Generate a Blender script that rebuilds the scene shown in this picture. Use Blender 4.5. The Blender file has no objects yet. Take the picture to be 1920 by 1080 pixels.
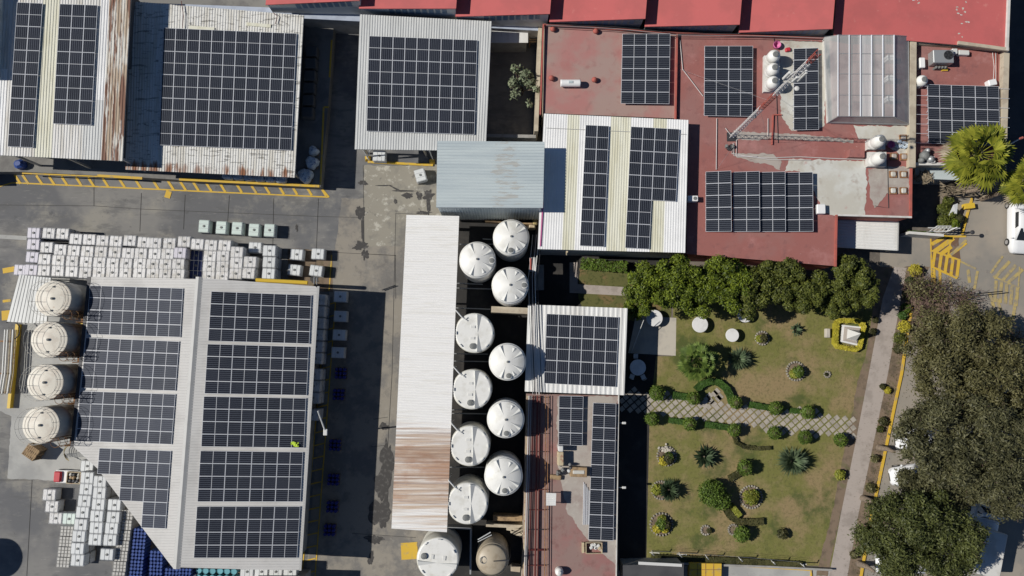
import bpy, math, random
import numpy as np
from mathutils import Vector, Matrix
R = math.radians
rng = random.Random(7)
nrng = np.random.default_rng(11)
scene = bpy.context.scene
col = scene.collection

# ------------------------------------------------------------------ camera
F_PX, H_CAM = 1450.0, 72.5                 # focal length in 1920-pixel units, height above the yard
cam_d = bpy.data.cameras.new('camera'); cam = bpy.data.objects.new('camera', cam_d); col.objects.link(cam)
cam_d.sensor_width = 36.0; cam_d.lens = 36.0 * F_PX / 1920.0
cam_d.clip_start = 0.5; cam_d.clip_end = 2000
down_cam = Vector((948 - 960, 540 - 668, -F_PX)).normalized()      # straight down as the lens sees it
q = down_cam.rotation_difference(Vector((0, 0, -1)))
cam.rotation_mode = 'QUATERNION'; cam.rotation_quaternion = q
cam.location = (0, 0, H_CAM)
scene.camera = cam
CAMM = q.to_matrix()
# ------------------------------------------------------------------ daylight
SUN_EL = 41.8; SUN_DIR = Vector((1.0, -0.03, 0)).normalized() * math.cos(R(SUN_EL)) + Vector((0, 0, -math.sin(R(SUN_EL))))
w = bpy.data.worlds.new('World'); scene.world = w; w.use_nodes = True
wn = w.node_tree.nodes; wl = w.node_tree.links
sky = wn.new('ShaderNodeTexSky'); sky.sky_type = 'NISHITA'; sky.sun_disc = False
sky.sun_elevation = R(SUN_EL); sky.sun_rotation = R(-88); sky.altitude = 2200; sky.air_density = 1.0; sky.dust_density = 0.2; sky.ozone_density = 4.0
bg = wn['Background']; bg.inputs['Strength'].default_value = 0.06
wl.new(sky.outputs[0], bg.inputs[0])
sd = bpy.data.lights.new('sun', 'SUN'); sd.energy = 4.9; sd.angle = R(0.5); sd.color = (1.0, 0.955, 0.88)
so = bpy.data.objects.new('sun', sd); col.objects.link(so)
so.rotation_mode = 'QUATERNION'; so.rotation_quaternion = Vector((0, 0, -1)).rotation_difference(SUN_DIR)
so.location = (-60, 0, 60)
scene.view_settings.view_transform = 'Standard'; scene.view_settings.look = 'None'
scene.view_settings.exposure = -0.18; scene.view_settings.gamma = 1.0
scene.render.engine = 'CYCLES'
scene.cycles.max_bounces = 5; scene.cycles.diffuse_bounces = 2; scene.cycles.glossy_bounces = 2
scene.cycles.transparent_max_bounces = 8

def at(px, py, z=0.0):
    """a point of the place at height z, read off the survey photograph (1920 x 1080)"""
    d = CAMM @ Vector((px - 960, 540 - py, -F_PX))
    t = (z - H_CAM) / d.z
    return Vector((d.x * t, d.y * t, z))

# ------------------------------------------------------------------ materials
def rgb(c): return (c[0], c[1], c[2], 1.0)
def _in(nt, sock, v):
    if isinstance(v, (int, float)): sock.default_value = v
    else: nt.links.new(v, sock)
def mth(nt, op, a, b=None, clamp=False):
    n = nt.nodes.new('ShaderNodeMath'); n.operation = op; n.use_clamp = clamp
    _in(nt, n.inputs[0], a)
    if b is not None: _in(nt, n.inputs[1], b)
    return n.outputs[0]
def ramp(nt, x, lo, hi):
    n = nt.nodes.new('ShaderNodeMapRange'); n.interpolation_type = 'SMOOTHSTEP'
    _in(nt, n.inputs['Value'], x); n.inputs['From Min'].default_value = lo; n.inputs['From Max'].default_value = hi
    return n.outputs['Result']
def mixc(nt, f, a, b, mode='MIX'):
    n = nt.nodes.new('ShaderNodeMix'); n.data_type = 'RGBA'; n.blend_type = mode
    _in(nt, n.inputs[0], f)
    for k, v in ((6, a), (7, b)):
        if isinstance(v, tuple): n.inputs[k].default_value = rgb(v)
        else: nt.links.new(v, n.inputs[k])
    return n.outputs[2]
def coords(nt, src, st, off=0.0, rand=False):
    if src == 'pos': v = nt.nodes.new('ShaderNodeNewGeometry').outputs['Position']
    elif src == 'uv': v = nt.nodes.new('ShaderNodeTexCoord').outputs['UV']
    else: v = nt.nodes.new('ShaderNodeTexCoord').outputs['Object']
    m = nt.nodes.new('ShaderNodeMapping'); nt.links.new(v, m.inputs[0])
    m.inputs['Scale'].default_value = st; m.inputs['Location'].default_value = (off, off * 1.7, off * .3)
    if rand:
        oi = nt.nodes.new('ShaderNodeObjectInfo'); s = mth(nt, 'MULTIPLY', oi.outputs['Random'], 97.0)
        a = nt.nodes.new('ShaderNodeVectorMath'); a.operation = 'ADD'
        nt.links.new(m.outputs[0], a.inputs[0]); nt.links.new(s, a.inputs[1]); return a.outputs[0]
    return m.outputs[0]
def noise(nt, vec, scale, detail=4, rough=.6, dist=0.0):
    n = nt.nodes.new('ShaderNodeTexNoise'); nt.links.new(vec, n.inputs['Vector'])
    n.inputs['Scale'].default_value = scale; n.inputs['Detail'].default_value = detail
    n.inputs['Roughness'].default_value = rough; n.inputs['Distortion'].default_value = dist
    return n.outputs['Fac']
def mat(name, base, rough=.8, metal=0.0, layers=(), bump=None, spec=.4, alpha=None, vary=0.0, island=None, transm=0.0, emit=None):
    """layers: dict(c, s, lo, hi, st, src, amt, d, off, band=(axis, a, b, soft), rand)"""
    m = bpy.data.materials.new(name); m.use_nodes = True; nt = m.node_tree
    b = nt.nodes['Principled BSDF']
    colr = nt.nodes.new('ShaderNodeRGB').outputs[0]; colr.default_value = rgb(base)
    if island:
        g = nt.nodes.new('ShaderNodeNewGeometry').outputs['Random Per Island']
        colr = mixc(nt, g, colr, island)
    for i, L in enumerate(layers):
        v = coords(nt, L.get('src', 'pos'), L.get('st', (1, 1, 1)), L.get('off', i * 13.1), L.get('rand', False))
        f = noise(nt, v, L.get('s', 1.0), L.get('d', 4), L.get('r', .6), L.get('dist', 0))
        if 'band' in L:
            ax, a0, a1, soft = L['band']
            uv = nt.nodes.new('ShaderNodeTexCoord').outputs['UV']; sp = nt.nodes.new('ShaderNodeSeparateXYZ'); nt.links.new(uv, sp.inputs[0])
            c = sp.outputs[ax]
            bnd = mth(nt, 'MULTIPLY', ramp(nt, c, a0 - soft, a0 + soft), mth(nt, 'SUBTRACT', 1.0, ramp(nt, c, a1 - soft, a1 + soft)))
            f = mth(nt, 'SUBTRACT', f, mth(nt, 'MULTIPLY', mth(nt, 'SUBTRACT', 1.0, bnd), L.get('cut', .6)))
        f = ramp(nt, f, L.get('lo', .4), L.get('hi', .6))
        f = mth(nt, 'MULTIPLY', f, L.get('amt', 1.0))
        colr = mixc(nt, f, colr, L['c'], L.get('mode', 'MIX'))
    if vary:
        oi = nt.nodes.new('ShaderNodeObjectInfo')
        k = mth(nt, 'SUBTRACT', 1.0, mth(nt, 'MULTIPLY', oi.outputs['Random'], vary))
        hs = nt.nodes.new('ShaderNodeHueSaturation'); nt.links.new(colr, hs.inputs['Color']); nt.links.new(k, hs.inputs['Value'])
        colr = hs.outputs[0]
    nt.links.new(colr, b.inputs['Base Color'])
    b.inputs['Roughness'].default_value = rough; b.inputs['Metallic'].default_value = metal
    b.inputs['Specular IOR Level'].default_value = spec
    if alpha is not None: b.inputs['Alpha'].default_value = alpha
    if transm: b.inputs['Transmission Weight'].default_value = transm
    if bump:
        v = coords(nt, 'pos', bump[3] if len(bump) > 3 else (1, 1, 1))
        h = noise(nt, v, bump[0], 5, .65)
        bp = nt.nodes.new('ShaderNodeBump'); nt.links.new(h, bp.inputs['Height'])
        bp.inputs['Strength'].default_value = bump[1]; bp.inputs['Distance'].default_value = bump[2]
        nt.links.new(bp.outputs[0], b.inputs['Normal'])
    return m

def panel_mat(name, base, dust, rough, spec=.4):
    m = bpy.data.materials.new(name); m.use_nodes = True; nt = m.node_tree; b = nt.nodes['Principled BSDF']
    uv = nt.nodes.new('ShaderNodeTexCoord').outputs['UV']; sp = nt.nodes.new('ShaderNodeSeparateXYZ'); nt.links.new(uv, sp.inputs[0])
    u, v = sp.outputs[0], sp.outputs[1]
    def lines(c, n, wd):
        fr = mth(nt, 'FRACT', mth(nt, 'ADD', mth(nt, 'MULTIPLY', c, float(n)), .5))
        return mth(nt, 'LESS_THAN', mth(nt, 'ABSOLUTE', mth(nt, 'SUBTRACT', fr, .5)), wd)
    mid = mth(nt, 'LESS_THAN', mth(nt, 'ABSOLUTE', mth(nt, 'SUBTRACT', u, .5)), .010)
    lv = lines(v, 6, .050); lu = lines(u, 24, .035)
    oi = nt.nodes.new('ShaderNodeObjectInfo').outputs['Random']
    c0 = mixc(nt, oi, base, tuple(x * 1.45 for x in base))
    pv = coords(nt, 'pos', (1, 1, 1)); d = ramp(nt, noise(nt, pv, .5, 4), .35, .75)
    c0 = mixc(nt, mth(nt, 'MULTIPLY', d, .35), c0, dust)
    c1 = mixc(nt, mth(nt, 'MULTIPLY', mth(nt, 'MAXIMUM', lv, mth(nt, 'MULTIPLY', lu, .4)), .7), c0, (.26, .29, .34))
    c2 = mixc(nt, mid, c1, (.55, .56, .58))
    nt.links.new(c2, b.inputs['Base Color']); b.inputs['Roughness'].default_value = rough
    b.inputs['Specular IOR Level'].default_value = spec
    return m

D = dict
M = {}
DIRT = (.14, .12, .10); RUST = (.24, .095, .04)
M['ground'] = mat('bare_ground', (.17, .145, .12), .95, layers=[D(c=(.10, .09, .08), s=.3, lo=.4, hi=.65), D(c=(.22, .19, .16), s=2.5, lo=.5, hi=.7, amt=.6)], bump=(6, .3, .02))
M['yard'] = mat('yard_concrete', (.22, .215, .205), .9, layers=[
    D(c=(.135, .137, .143), s=.11, lo=.42, hi=.56), D(c=(.29, .275, .24), s=.22, lo=.50, hi=.66, amt=.8, d=7, r=.65), D(c=(.12, .12, .122), s=.35, lo=.52, hi=.62, amt=.6, d=9, r=.7, st=(.6, 1.5, 1), off=7),
    D(c=(.12, .12, .12), s=.9, lo=.52, hi=.72, st=(.4, 1.8, 1), amt=.7, d=7), D(c=(.31, .30, .28), s=1.6, lo=.56, hi=.72, st=(.6, 2, 1), amt=.55, d=9, r=.72), D(c=(.09, .09, .09), s=.8, lo=.61, hi=.67, amt=.55, d=9, r=.7)], bump=(9, .25, .01))
M['lane'] = mat('lane_concrete', (.28, .255, .215), .9, layers=[
    D(c=(.18, .172, .16), s=.25, lo=.45, hi=.58, d=8, r=.65), D(c=(.15, .14, .13), s=.8, lo=.53, hi=.68, amt=.7, d=9, r=.7), D(c=(.33, .31, .27), s=2, lo=.55, hi=.72, amt=.4)], bump=(9, .25, .01))
M['worn'] = mat('worn_concrete', (.29, .27, .225), .95, layers=[
    D(c=(.46, .44, .38), s=1.1, lo=.53, hi=.62, d=9, r=.7), D(c=(.20, .19, .17), s=.45, lo=.5, hi=.68), D(c=(.12, .115, .11), s=.8, lo=.62, hi=.68, d=9, r=.7, amt=.8)], bump=(7, .5, .02))
M['oil'] = mat('oil_stain', (.055, .052, .05), .75, layers=[D(c=(.10, .095, .09), s=3, lo=.5, hi=.65)])
M['pad'] = mat('pale_concrete_pad', (.42, .42, .40), .9, layers=[D(c=(.33, .33, .32), s=.35, lo=.4, hi=.65), D(c=(.26, .25, .23), s=1.5, lo=.58, hi=.75, amt=.5)], bump=(8, .2, .01))
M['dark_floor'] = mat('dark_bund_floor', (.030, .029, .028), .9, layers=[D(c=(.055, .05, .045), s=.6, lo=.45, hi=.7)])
M['asphalt'] = mat('drive_asphalt', (.31, .275, .23), .9, layers=[D(c=(.25, .232, .205), s=.2, lo=.4, hi=.6), D(c=(.36, .30, .24), s=.5, lo=.55, hi=.75, amt=.5), D(c=(.17, .16, .15), s=1.3, lo=.58, hi=.75, amt=.5, d=8)], bump=(14, .3, .008))
M['street'] = mat('street_asphalt', (.075, .075, .078), .9, layers=[D(c=(.055, .055, .06), s=.4, lo=.4, hi=.6)])
M['walk'] = mat('garden_walk_concrete', (.40, .35, .315), .9, layers=[D(c=(.31, .27, .24), s=.7, lo=.45, hi=.65), D(c=(.22, .19, .16), s=3.5, lo=.58, hi=.7, st=(1, 2.4, 1), amt=.8, d=8)], bump=(10, .2, .01))
M['soil'] = mat('bare_soil', (.21, .155, .11), .95, layers=[D(c=(.13, .10, .07), s=1.2, lo=.45, hi=.65, d=8), D(c=(.12, .13, .05), s=.8, lo=.55, hi=.7, amt=.5)], bump=(8, .5, .03))
M['grass'] = mat('dry_lawn', (.178, .176, .050), .95, layers=[
    D(c=(.29, .215, .11), s=.13, lo=.47, hi=.60, d=7, r=.65), D(c=(.07, .095, .024), s=.2, lo=.54, hi=.66, amt=.85, d=7, r=.65), D(c=(.27, .22, .10), s=.9, lo=.48, hi=.66, amt=.6, d=9, r=.7),
    D(c=(.09, .088, .03), s=4, lo=.46, hi=.7, amt=.7, d=9, r=.75)], bump=(18, .9, .05))
M['shadegrass'] = mat('shaded_lawn', (.12, .12, .04), .95, layers=[D(c=(.19, .135, .06), s=.5, lo=.5, hi=.65), D(c=(.06, .07, .02), s=3, lo=.5, hi=.7)], bump=(18, .8, .05))  # darker copy of the lawn, shade of the court put into its colour
M['paver'] = mat('diamond_paver', (.40, .36, .31), .9, layers=[D(c=(.31, .28, .24), s=1.3, lo=.45, hi=.6)], bump=(12, .2, .01))
M['patio'] = mat('patio_slab', (.50, .46, .39), .85, layers=[D(c=(.42, .39, .34), s=1, lo=.45, hi=.65)])
M['joint'] = mat('expansion_joint', (.06, .058, .055), .95)
M['yellow'] = mat('yellow_paint', (.62, .40, .045), .7, layers=[D(c=(.38, .30, .16), s=2.2, lo=.52, hi=.66, d=8, amt=.7)])
M['yellowfade'] = mat('faded_yellow_paint', (.44, .34, .13), .8, layers=[D(c=(.25, .22, .18), s=1.6, lo=.42, hi=.62, d=9, r=.7, amt=.9)])
M['brownpaint'] = mat('brown_road_paint', (.16, .095, .06), .85, layers=[D(c=(.20, .17, .15), s=1.5, lo=.5, hi=.65, amt=.7)])
M['yellowsteel'] = mat('yellow_steel', (.66, .45, .05), .5)
M['white_sheet'] = mat('white_metal_sheet', (.74, .74, .72), .45, layers=[D(c=(.60, .59, .56), s=.5, lo=.45, hi=.7, st=(1.5, .3, 1)), D(c=(.45, .42, .36), s=2.0, lo=.63, hi=.76, st=(3, .4, 1), amt=.5)])
M['bright_sheet'] = mat('bright_white_sheet', (.82, .82, .81), .4, layers=[D(c=(.74, .74, .73), s=.4, lo=.4, hi=.7)])
M['cream_sheet'] = mat('cream_fibre_sheet', (.70, .69, .57), .5, layers=[D(c=(.61, .59, .45), s=.8, lo=.42, hi=.65, st=(2, .3, 1))])
M['aged_sheet'] = mat('aged_galvanised_sheet', (.70, .69, .66), .5, layers=[
    D(c=(.56, .54, .49), s=.8, lo=.42, hi=.66, st=(2.5, .25, 1)), D(c=(.36, .30, .22), s=1.2, lo=.6, hi=.75, st=(4, .3, 1), amt=.6)])
M['rusty_sheet'] = mat('rusting_sheet', (.66, .64, .58), .65, layers=[
    D(c=(.42, .33, .24), s=.9, lo=.45, hi=.55, st=(2.2, .22, 1), d=8), D(c=(.20, .10, .065), s=.9, lo=.50, hi=.56, st=(2.4, .2, 1), off=4.4, d=9, r=.65)])
M['grey_sheet'] = mat('grey_galvanised_sheet', (.60, .61, .60), .5, .05, layers=[D(c=(.52, .53, .52), s=.6, lo=.4, hi=.7, st=(2, .3, 1)), D(c=(.34, .33, .30), s=1.5, lo=.62, hi=.75, st=(3, .3, 1), amt=.5)])
M['blue_sheet'] = mat('blue_grey_sheet', (.50, .56, .57), .5, .0, layers=[
    D(c=(.44, .50, .52), s=.5, lo=.4, hi=.65, st=(.3, 3, 1)), D(c=(.36, .29, .22), s=1.3, lo=.50, hi=.56, st=(.45, 2.6, 1), d=9, r=.72, band=(0, .50, .80, .08), cut=.2, amt=.4)])
M['old_sheet'] = mat('old_stained_sheet', (.70, .695, .66), .55, layers=[
    D(c=(.58, .56, .50), s=.8, lo=.42, hi=.66, st=(2.5, .25, 1)),
    D(c=(.13, .12, .10), s=1.1, lo=.56, hi=.62, st=(.7, 3.8, 1), d=8, dist=1.2, amt=.65),
    D(c=RUST, s=7, lo=.42, hi=.6, st=(3.2, .5, 1), src='uv', band=(1, .91, 1.1, .07), cut=.55, d=8)])
M['rust_end_sheet'] = mat('white_sheet_rusting_at_one_end', (.80, .79, .77), .5, layers=[
    D(c=(.70, .68, .63), s=1.3, lo=.5, hi=.65, st=(.25, 3, 1), amt=.5),
    D(c=(.52, .38, .27), s=1.1, lo=.28, hi=.58, st=(.12, 5.0, 1), band=(1, .66, 1.0, .10), cut=.5, d=8, amt=.85),
    D(c=(.40, .20, .11), s=.35, lo=.40, hi=.62, st=(.7, 1.6, 1), band=(1, .72, .93, .05), cut=.5, d=9, amt=.6), D(c=(.22, .12, .08), s=1.0, lo=.42, hi=.60, st=(.08, 6.0, 1), band=(1, .64, .95, .08), cut=.5, d=8, amt=.55)])
M['jroof'] = mat('warehouse_white_roof', (.60, .59, .57), .8, spec=.15, layers=[D(c=(.52, .51, .49), s=.35, lo=.42, hi=.68), D(c=(.42, .41, .39), s=1.5, lo=.62, hi=.78, st=(.4, 3, 1), amt=.6)])
M['flash'] = mat('roof_flashing', (.42, .42, .41), .5, layers=[D(c=(.38, .38, .37), s=1, lo=.5, hi=.7)])
M['redroof'] = mat('red_waterproofing', (.31, .120, .105), .85, layers=[
    D(c=(.30, .15, .135), s=.16, lo=.42, hi=.62), D(c=(.42, .20, .185), s=.5, lo=.50, hi=.70, amt=.7, d=9, r=.7), D(c=(.22, .095, .09), s=1.3, lo=.52, hi=.68, amt=.7, d=9, r=.7),
    D(c=(.55, .36, .33), s=2.6, lo=.66, hi=.75, amt=.6, d=8)], bump=(5, .25, .02))
M['redgrey'] = mat('faded_red_waterproofing', (.40, .185, .17), .9, layers=[D(c=(.36, .25, .22), s=.16, lo=.42, hi=.58), D(c=(.30, .16, .145), s=1.1, lo=.55, hi=.7, amt=.6), D(c=(.36, .15, .135), s=.6, lo=.52, hi=.7, amt=.5)], bump=(5, .25, .02))
M['redbrown'] = mat('brownish_red_waterproofing', (.30, .14, .13), .9, layers=[D(c=(.27, .18, .16), s=.2, lo=.42, hi=.58), D(c=(.20, .10, .09), s=1.1, lo=.5, hi=.68, amt=.7, d=9, r=.7)], bump=(5, .25, .02))
M['redawn'] = mat('bright_red_membrane', (.52, .125, .120), .8, layers=[D(c=(.45, .115, .11), s=.4, lo=.4, hi=.65), D(c=(.60, .24, .21), s=1.6, lo=.62, hi=.76, amt=.6, d=8)], bump=(4, .2, .02))
M['redkerb'] = mat('red_parapet_paint', (.42, .11, .085), .8, layers=[D(c=(.32, .10, .08), s=1.5, lo=.45, hi=.65)])
M['patch'] = mat('pale_sealant_coat', (.50, .48, .42), .9, layers=[D(c=(.58, .58, .54), s=.4, lo=.45, hi=.65), D(c=(.36, .31, .26), s=.9, lo=.55, hi=.7, amt=.7, d=8), D(c=(.45, .26, .23), s=1.2, lo=.62, hi=.72, amt=.6, d=8)])
M['patchgrey'] = mat('grey_roof_coat', (.40, .36, .32), .9, layers=[D(c=(.33, .27, .24), s=.6, lo=.45, hi=.65), D(c=(.48, .45, .40), s=1.6, lo=.55, hi=.7, amt=.6, d=8)])
M['wall'] = mat('beige_wall_render', (.50, .44, .34), .9, layers=[D(c=(.40, .34, .26), s=.8, lo=.45, hi=.65), D(c=(.30, .24, .18), s=2.2, lo=.6, hi=.75, amt=.6)])
M['whitewall'] = mat('white_wall_render', (.62, .61, .58), .85, layers=[D(c=(.52, .50, .46), s=.8, lo=.45, hi=.65)])
M['greywall'] = mat('grey_block_wall', (.34, .33, .31), .9, layers=[D(c=(.27, .26, .24), s=.9, lo=.45, hi=.65)])
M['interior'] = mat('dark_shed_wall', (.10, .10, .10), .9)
M['shaft'] = mat('roof_fascia', (.32, .32, .31), .7)
M['dock'] = mat('dock_concrete', (.22, .215, .20), .9, layers=[D(c=(.16, .155, .15), s=.6, lo=.45, hi=.65)])
M['alu'] = mat('aluminium_frame', (.64, .66, .70), .6, .0, spec=.2)
M['galv'] = mat('galvanised_steel', (.45, .46, .46), .45, .5)
M['steel'] = mat('painted_steel_white', (.62, .62, .60), .5)
M['darksteel'] = mat('dark_steel', (.06, .06, .065), .5, .3)
M['ruststeel'] = mat('rusty_brown_steel', (.22, .11, .055), .75, layers=[D(c=(.36, .19, .07), s=4, lo=.45, hi=.65)])
M['redpipe'] = mat('dark_red_pipe', (.13, .03, .025), .6)
M['mastred'] = mat('mast_red', (.38, .07, .05), .6, layers=[D(c=(.45, .18, .14), s=3, lo=.5, hi=.7)])
M['mastwhite'] = mat('mast_white', (.66, .64, .62), .6)
M['cell'] = panel_mat('solar_cells', (.013, .0145, .021), (.032, .035, .043), .22)
M['cell_glare'] = panel_mat('glare_grey_solar_cells', (.034, .038, .052), (.08, .087, .10), .5, .06)  # greyer cells: sun glare on the left slope put into the colour
M['poly'] = mat('white_polyethylene', (.76, .755, .72), .42, layers=[D(c=(.66, .65, .60), s=1.2, lo=.45, hi=.7), D(c=(.52, .48, .38), s=2.2, lo=.63, hi=.78, amt=.4)])
M['polywarm'] = mat('aged_polyethylene', (.62, .61, .55), .5, layers=[D(c=(.52, .50, .42), s=1.0, lo=.45, hi=.7)])
M['tantank'] = mat('tan_fibreglass', (.42, .36, .27), .45, layers=[D(c=(.34, .28, .20), s=1.4, lo=.45, hi=.65)])
M['tankpaint'] = mat('tank_white_paint', (.68, .64, .55), .5, layers=[D(c=(.56, .50, .42), s=1.2, lo=.45, hi=.62, amt=.7), D(c=(.40, .27, .17), s=3, lo=.62, hi=.72, amt=.6, d=8)])
M['tankshell'] = mat('tank_shell_paint', (.52, .49, .43), .35, .1, layers=[D(c=(.44, .34, .22), s=.6, lo=.5, hi=.7, st=(1, 1, .3), amt=.7)])
M['lid'] = mat('dark_lid', (.17, .175, .17), .6, layers=[D(c=(.22, .23, .22), s=9, lo=.5, hi=.65)])
M['gusset'] = mat('tank_gusset_grey', (.66, .66, .63), .5)
M['pane'] = mat('blue_grey_window_pane', (.16, .22, .30), .3)  # translucent panes, blue-grey in their own colour
M['railpale'] = mat('pale_rail', (.62, .58, .50), .6)
M['tote'] = mat('tote_bottle', (.76, .755, .75), .45, vary=.15, layers=[D(c=(.36, .35, .35), s=5.0, lo=.59, hi=.64, src='obj', rand=True, d=3, st=(1.4, .8, .5), amt=.8), D(c=(.58, .56, .52), s=1.3, lo=.45, hi=.7, src='obj', rand=True)])
M['tote_clean'] = mat('clean_tote_bottle', (.70, .72, .72), .4, vary=.1)
M['tote_green'] = mat('green_tint_tote_bottle', (.64, .74, .69), .4, vary=.1)
M['tote_blue'] = mat('dark_blue_tote_cover', (.035, .055, .17), .5, vary=.2)
M['tote_lilac'] = mat('lilac_tote_bottle', (.62, .60, .66), .5)
M['cage'] = mat('tote_cage', (.58, .59, .60), .5, .1)
M['pallet'] = mat('pallet_wood', (.30, .22, .14), .85, vary=.3, layers=[D(c=(.20, .15, .10), s=5, lo=.45, hi=.65)])
M['wood'] = mat('weathered_timber', (.36, .25, .14), .85, layers=[D(c=(.22, .15, .09), s=3, lo=.45, hi=.65)])
M['bag'] = mat('wrapped_bags', (.42, .50, .58), .5, layers=[D(c=(.62, .68, .72), s=3, lo=.45, hi=.6), D(c=(.15, .20, .32), s=4, lo=.55, hi=.65)], bump=(5, .8, .1))
M['bluedrum'] = mat('blue_drum', (.040, .085, .30), .4, vary=.3)
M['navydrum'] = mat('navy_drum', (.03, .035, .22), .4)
M['tealdrum'] = mat('teal_drum', (.16, .42, .48), .4, vary=.2)
M['whitecan'] = mat('white_jerrycan', (.52, .51, .48), .5, vary=.15)
M['pinkish'] = mat('pink_plastic', (.55, .13, .30), .5)
M['red'] = mat('red_paint', (.50, .035, .05), .45)
M['white'] = mat('white_paint', (.80, .80, .79), .4)
M['carwhite'] = mat('white_car_paint', (.76, .77, .78), .22, spec=.6)
M['glass'] = mat('dark_window_glass', (.02, .025, .03), .08, spec=.7)
M['tyre'] = mat('tyre_rubber', (.025, .025, .025), .85)
M['rim'] = mat('wheel_rim', (.55, .55, .56), .3, .6)
M['lamp'] = mat('headlight_lens', (.65, .66, .68), .12, spec=.7)
M['black'] = mat('black_plastic', (.02, .02, .02), .6)
M['hose'] = mat('black_hose', (.03, .028, .025), .7)
M['beige'] = mat('beige_cardboard', (.50, .42, .28), .85, layers=[D(c=(.36, .22, .15), s=3, lo=.5, hi=.65)])
M['hivis'] = mat('hi_vis_cloth', (.45, .62, .05), .8)
M['cable'] = mat('white_cable', (.60, .56, .54), .7)
M['stone'] = mat('bed_edging_stone', (.36, .33, .28), .9, vary=.25, layers=[D(c=(.24, .22, .18), s=6, lo=.45, hi=.6)])
M['cloth'] = mat('white_table_top', (.74, .74, .73), .5, layers=[D(c=(.66, .66, .65), s=2, lo=.45, hi=.65)])
M['polycarb'] = mat('polycarbonate_sheet', (.58, .60, .59), .28, alpha=.48, layers=[D(c=(.78, .78, .76), s=.35, lo=.5, hi=.66, st=(3, .15, 1)), D(c=(.36, .40, .42), s=.25, lo=.5, hi=.7, off=31)])
M['polymilky'] = mat('milky_polycarbonate_sheet', (.74, .75, .74), .3, alpha=.66, layers=[D(c=(.60, .62, .62), s=.5, lo=.45, hi=.65, st=(3, .2, 1))])
M['polyskirt_shade'] = mat('polycarbonate_skirt_shade', (.34, .32, .33), .35, alpha=.85, layers=[D(c=(.42, .40, .40), s=.8, lo=.45, hi=.65)])  # darker copy for skirts off the sun side, shade put into the colour
def leafm(name, a, b, rough=.55):
    return mat(name, a, rough, island=b, spec=.25, layers=[D(c=tuple(x * .45 for x in a), s=.9, lo=.48, hi=.66, amt=.6, d=3)])
M['leaf_laurel'] = leafm('laurel_leaves', (.030, .052, .006), (.170, .215, .018))
M['leaf_olive'] = leafm('olive_leaves', (.032, .045, .008), (.140, .155, .028))
M['leaf_dusty'] = leafm('dusty_feathery_leaves', (.042, .044, .020), (.135, .130, .062))
M['leaf_brown'] = leafm('brownish_feathery_leaves', (.052, .050, .020), (.160, .148, .062))
M['leaf_greenf'] = leafm('green_feathery_leaves', (.034, .044, .012), (.112, .125, .036))
M['lavender_sheet'] = mat('pale_lavender_sheet', (.42, .47, .56), .5, layers=[D(c=(.34, .38, .46), s=.6, lo=.45, hi=.65)])
M['leaf_pale'] = leafm('pale_grey_leaves', (.12, .15, .08), (.30, .34, .22))
M['leaf_hedge'] = leafm('clipped_hedge_leaves', (.026, .062, .010), (.060, .120, .022))
M['leaf_bush'] = leafm('round_bush_leaves', (.045, .085, .010), (.130, .190, .030))
M['leaf_yellow'] = leafm('yellow_green_leaves', (.26, .23, .02), (.50, .43, .05))
M['leaf_lime'] = leafm('lime_leaves', (.12, .15, .015), (.30, .30, .05))
M['leaf_dark'] = leafm('dark_low_leaves', (.030, .035, .012), (.085, .080, .030))
M['blade'] = leafm('yucca_blades', (.055, .090, .045), (.17, .22, .12))
M['blade_dark'] = leafm('dark_yucca_blades', (.025, .045, .020), (.075, .11, .055))
M['frond'] = leafm('palm_fronds', (.085, .11, .010), (.30, .30, .035))
M['frond_dark'] = leafm('garden_palm_fronds', (.045, .085, .014), (.16, .22, .045))
M['deadfrond'] = leafm('dead_fronds', (.16, .13, .09), (.34, .28, .20))
M['twig'] = mat('dry_twigs', (.20, .13, .11), .9)
M['bark'] = mat('tree_bark', (.13, .10, .075), .95, layers=[D(c=(.20, .16, .12), s=5, lo=.45, hi=.6)])
M['palmbark'] = mat('palm_bark', (.24, .19, .14), .95, layers=[D(c=(.13, .10, .08), s=6, st=(1, 1, 3), lo=.45, hi=.6)])
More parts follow.
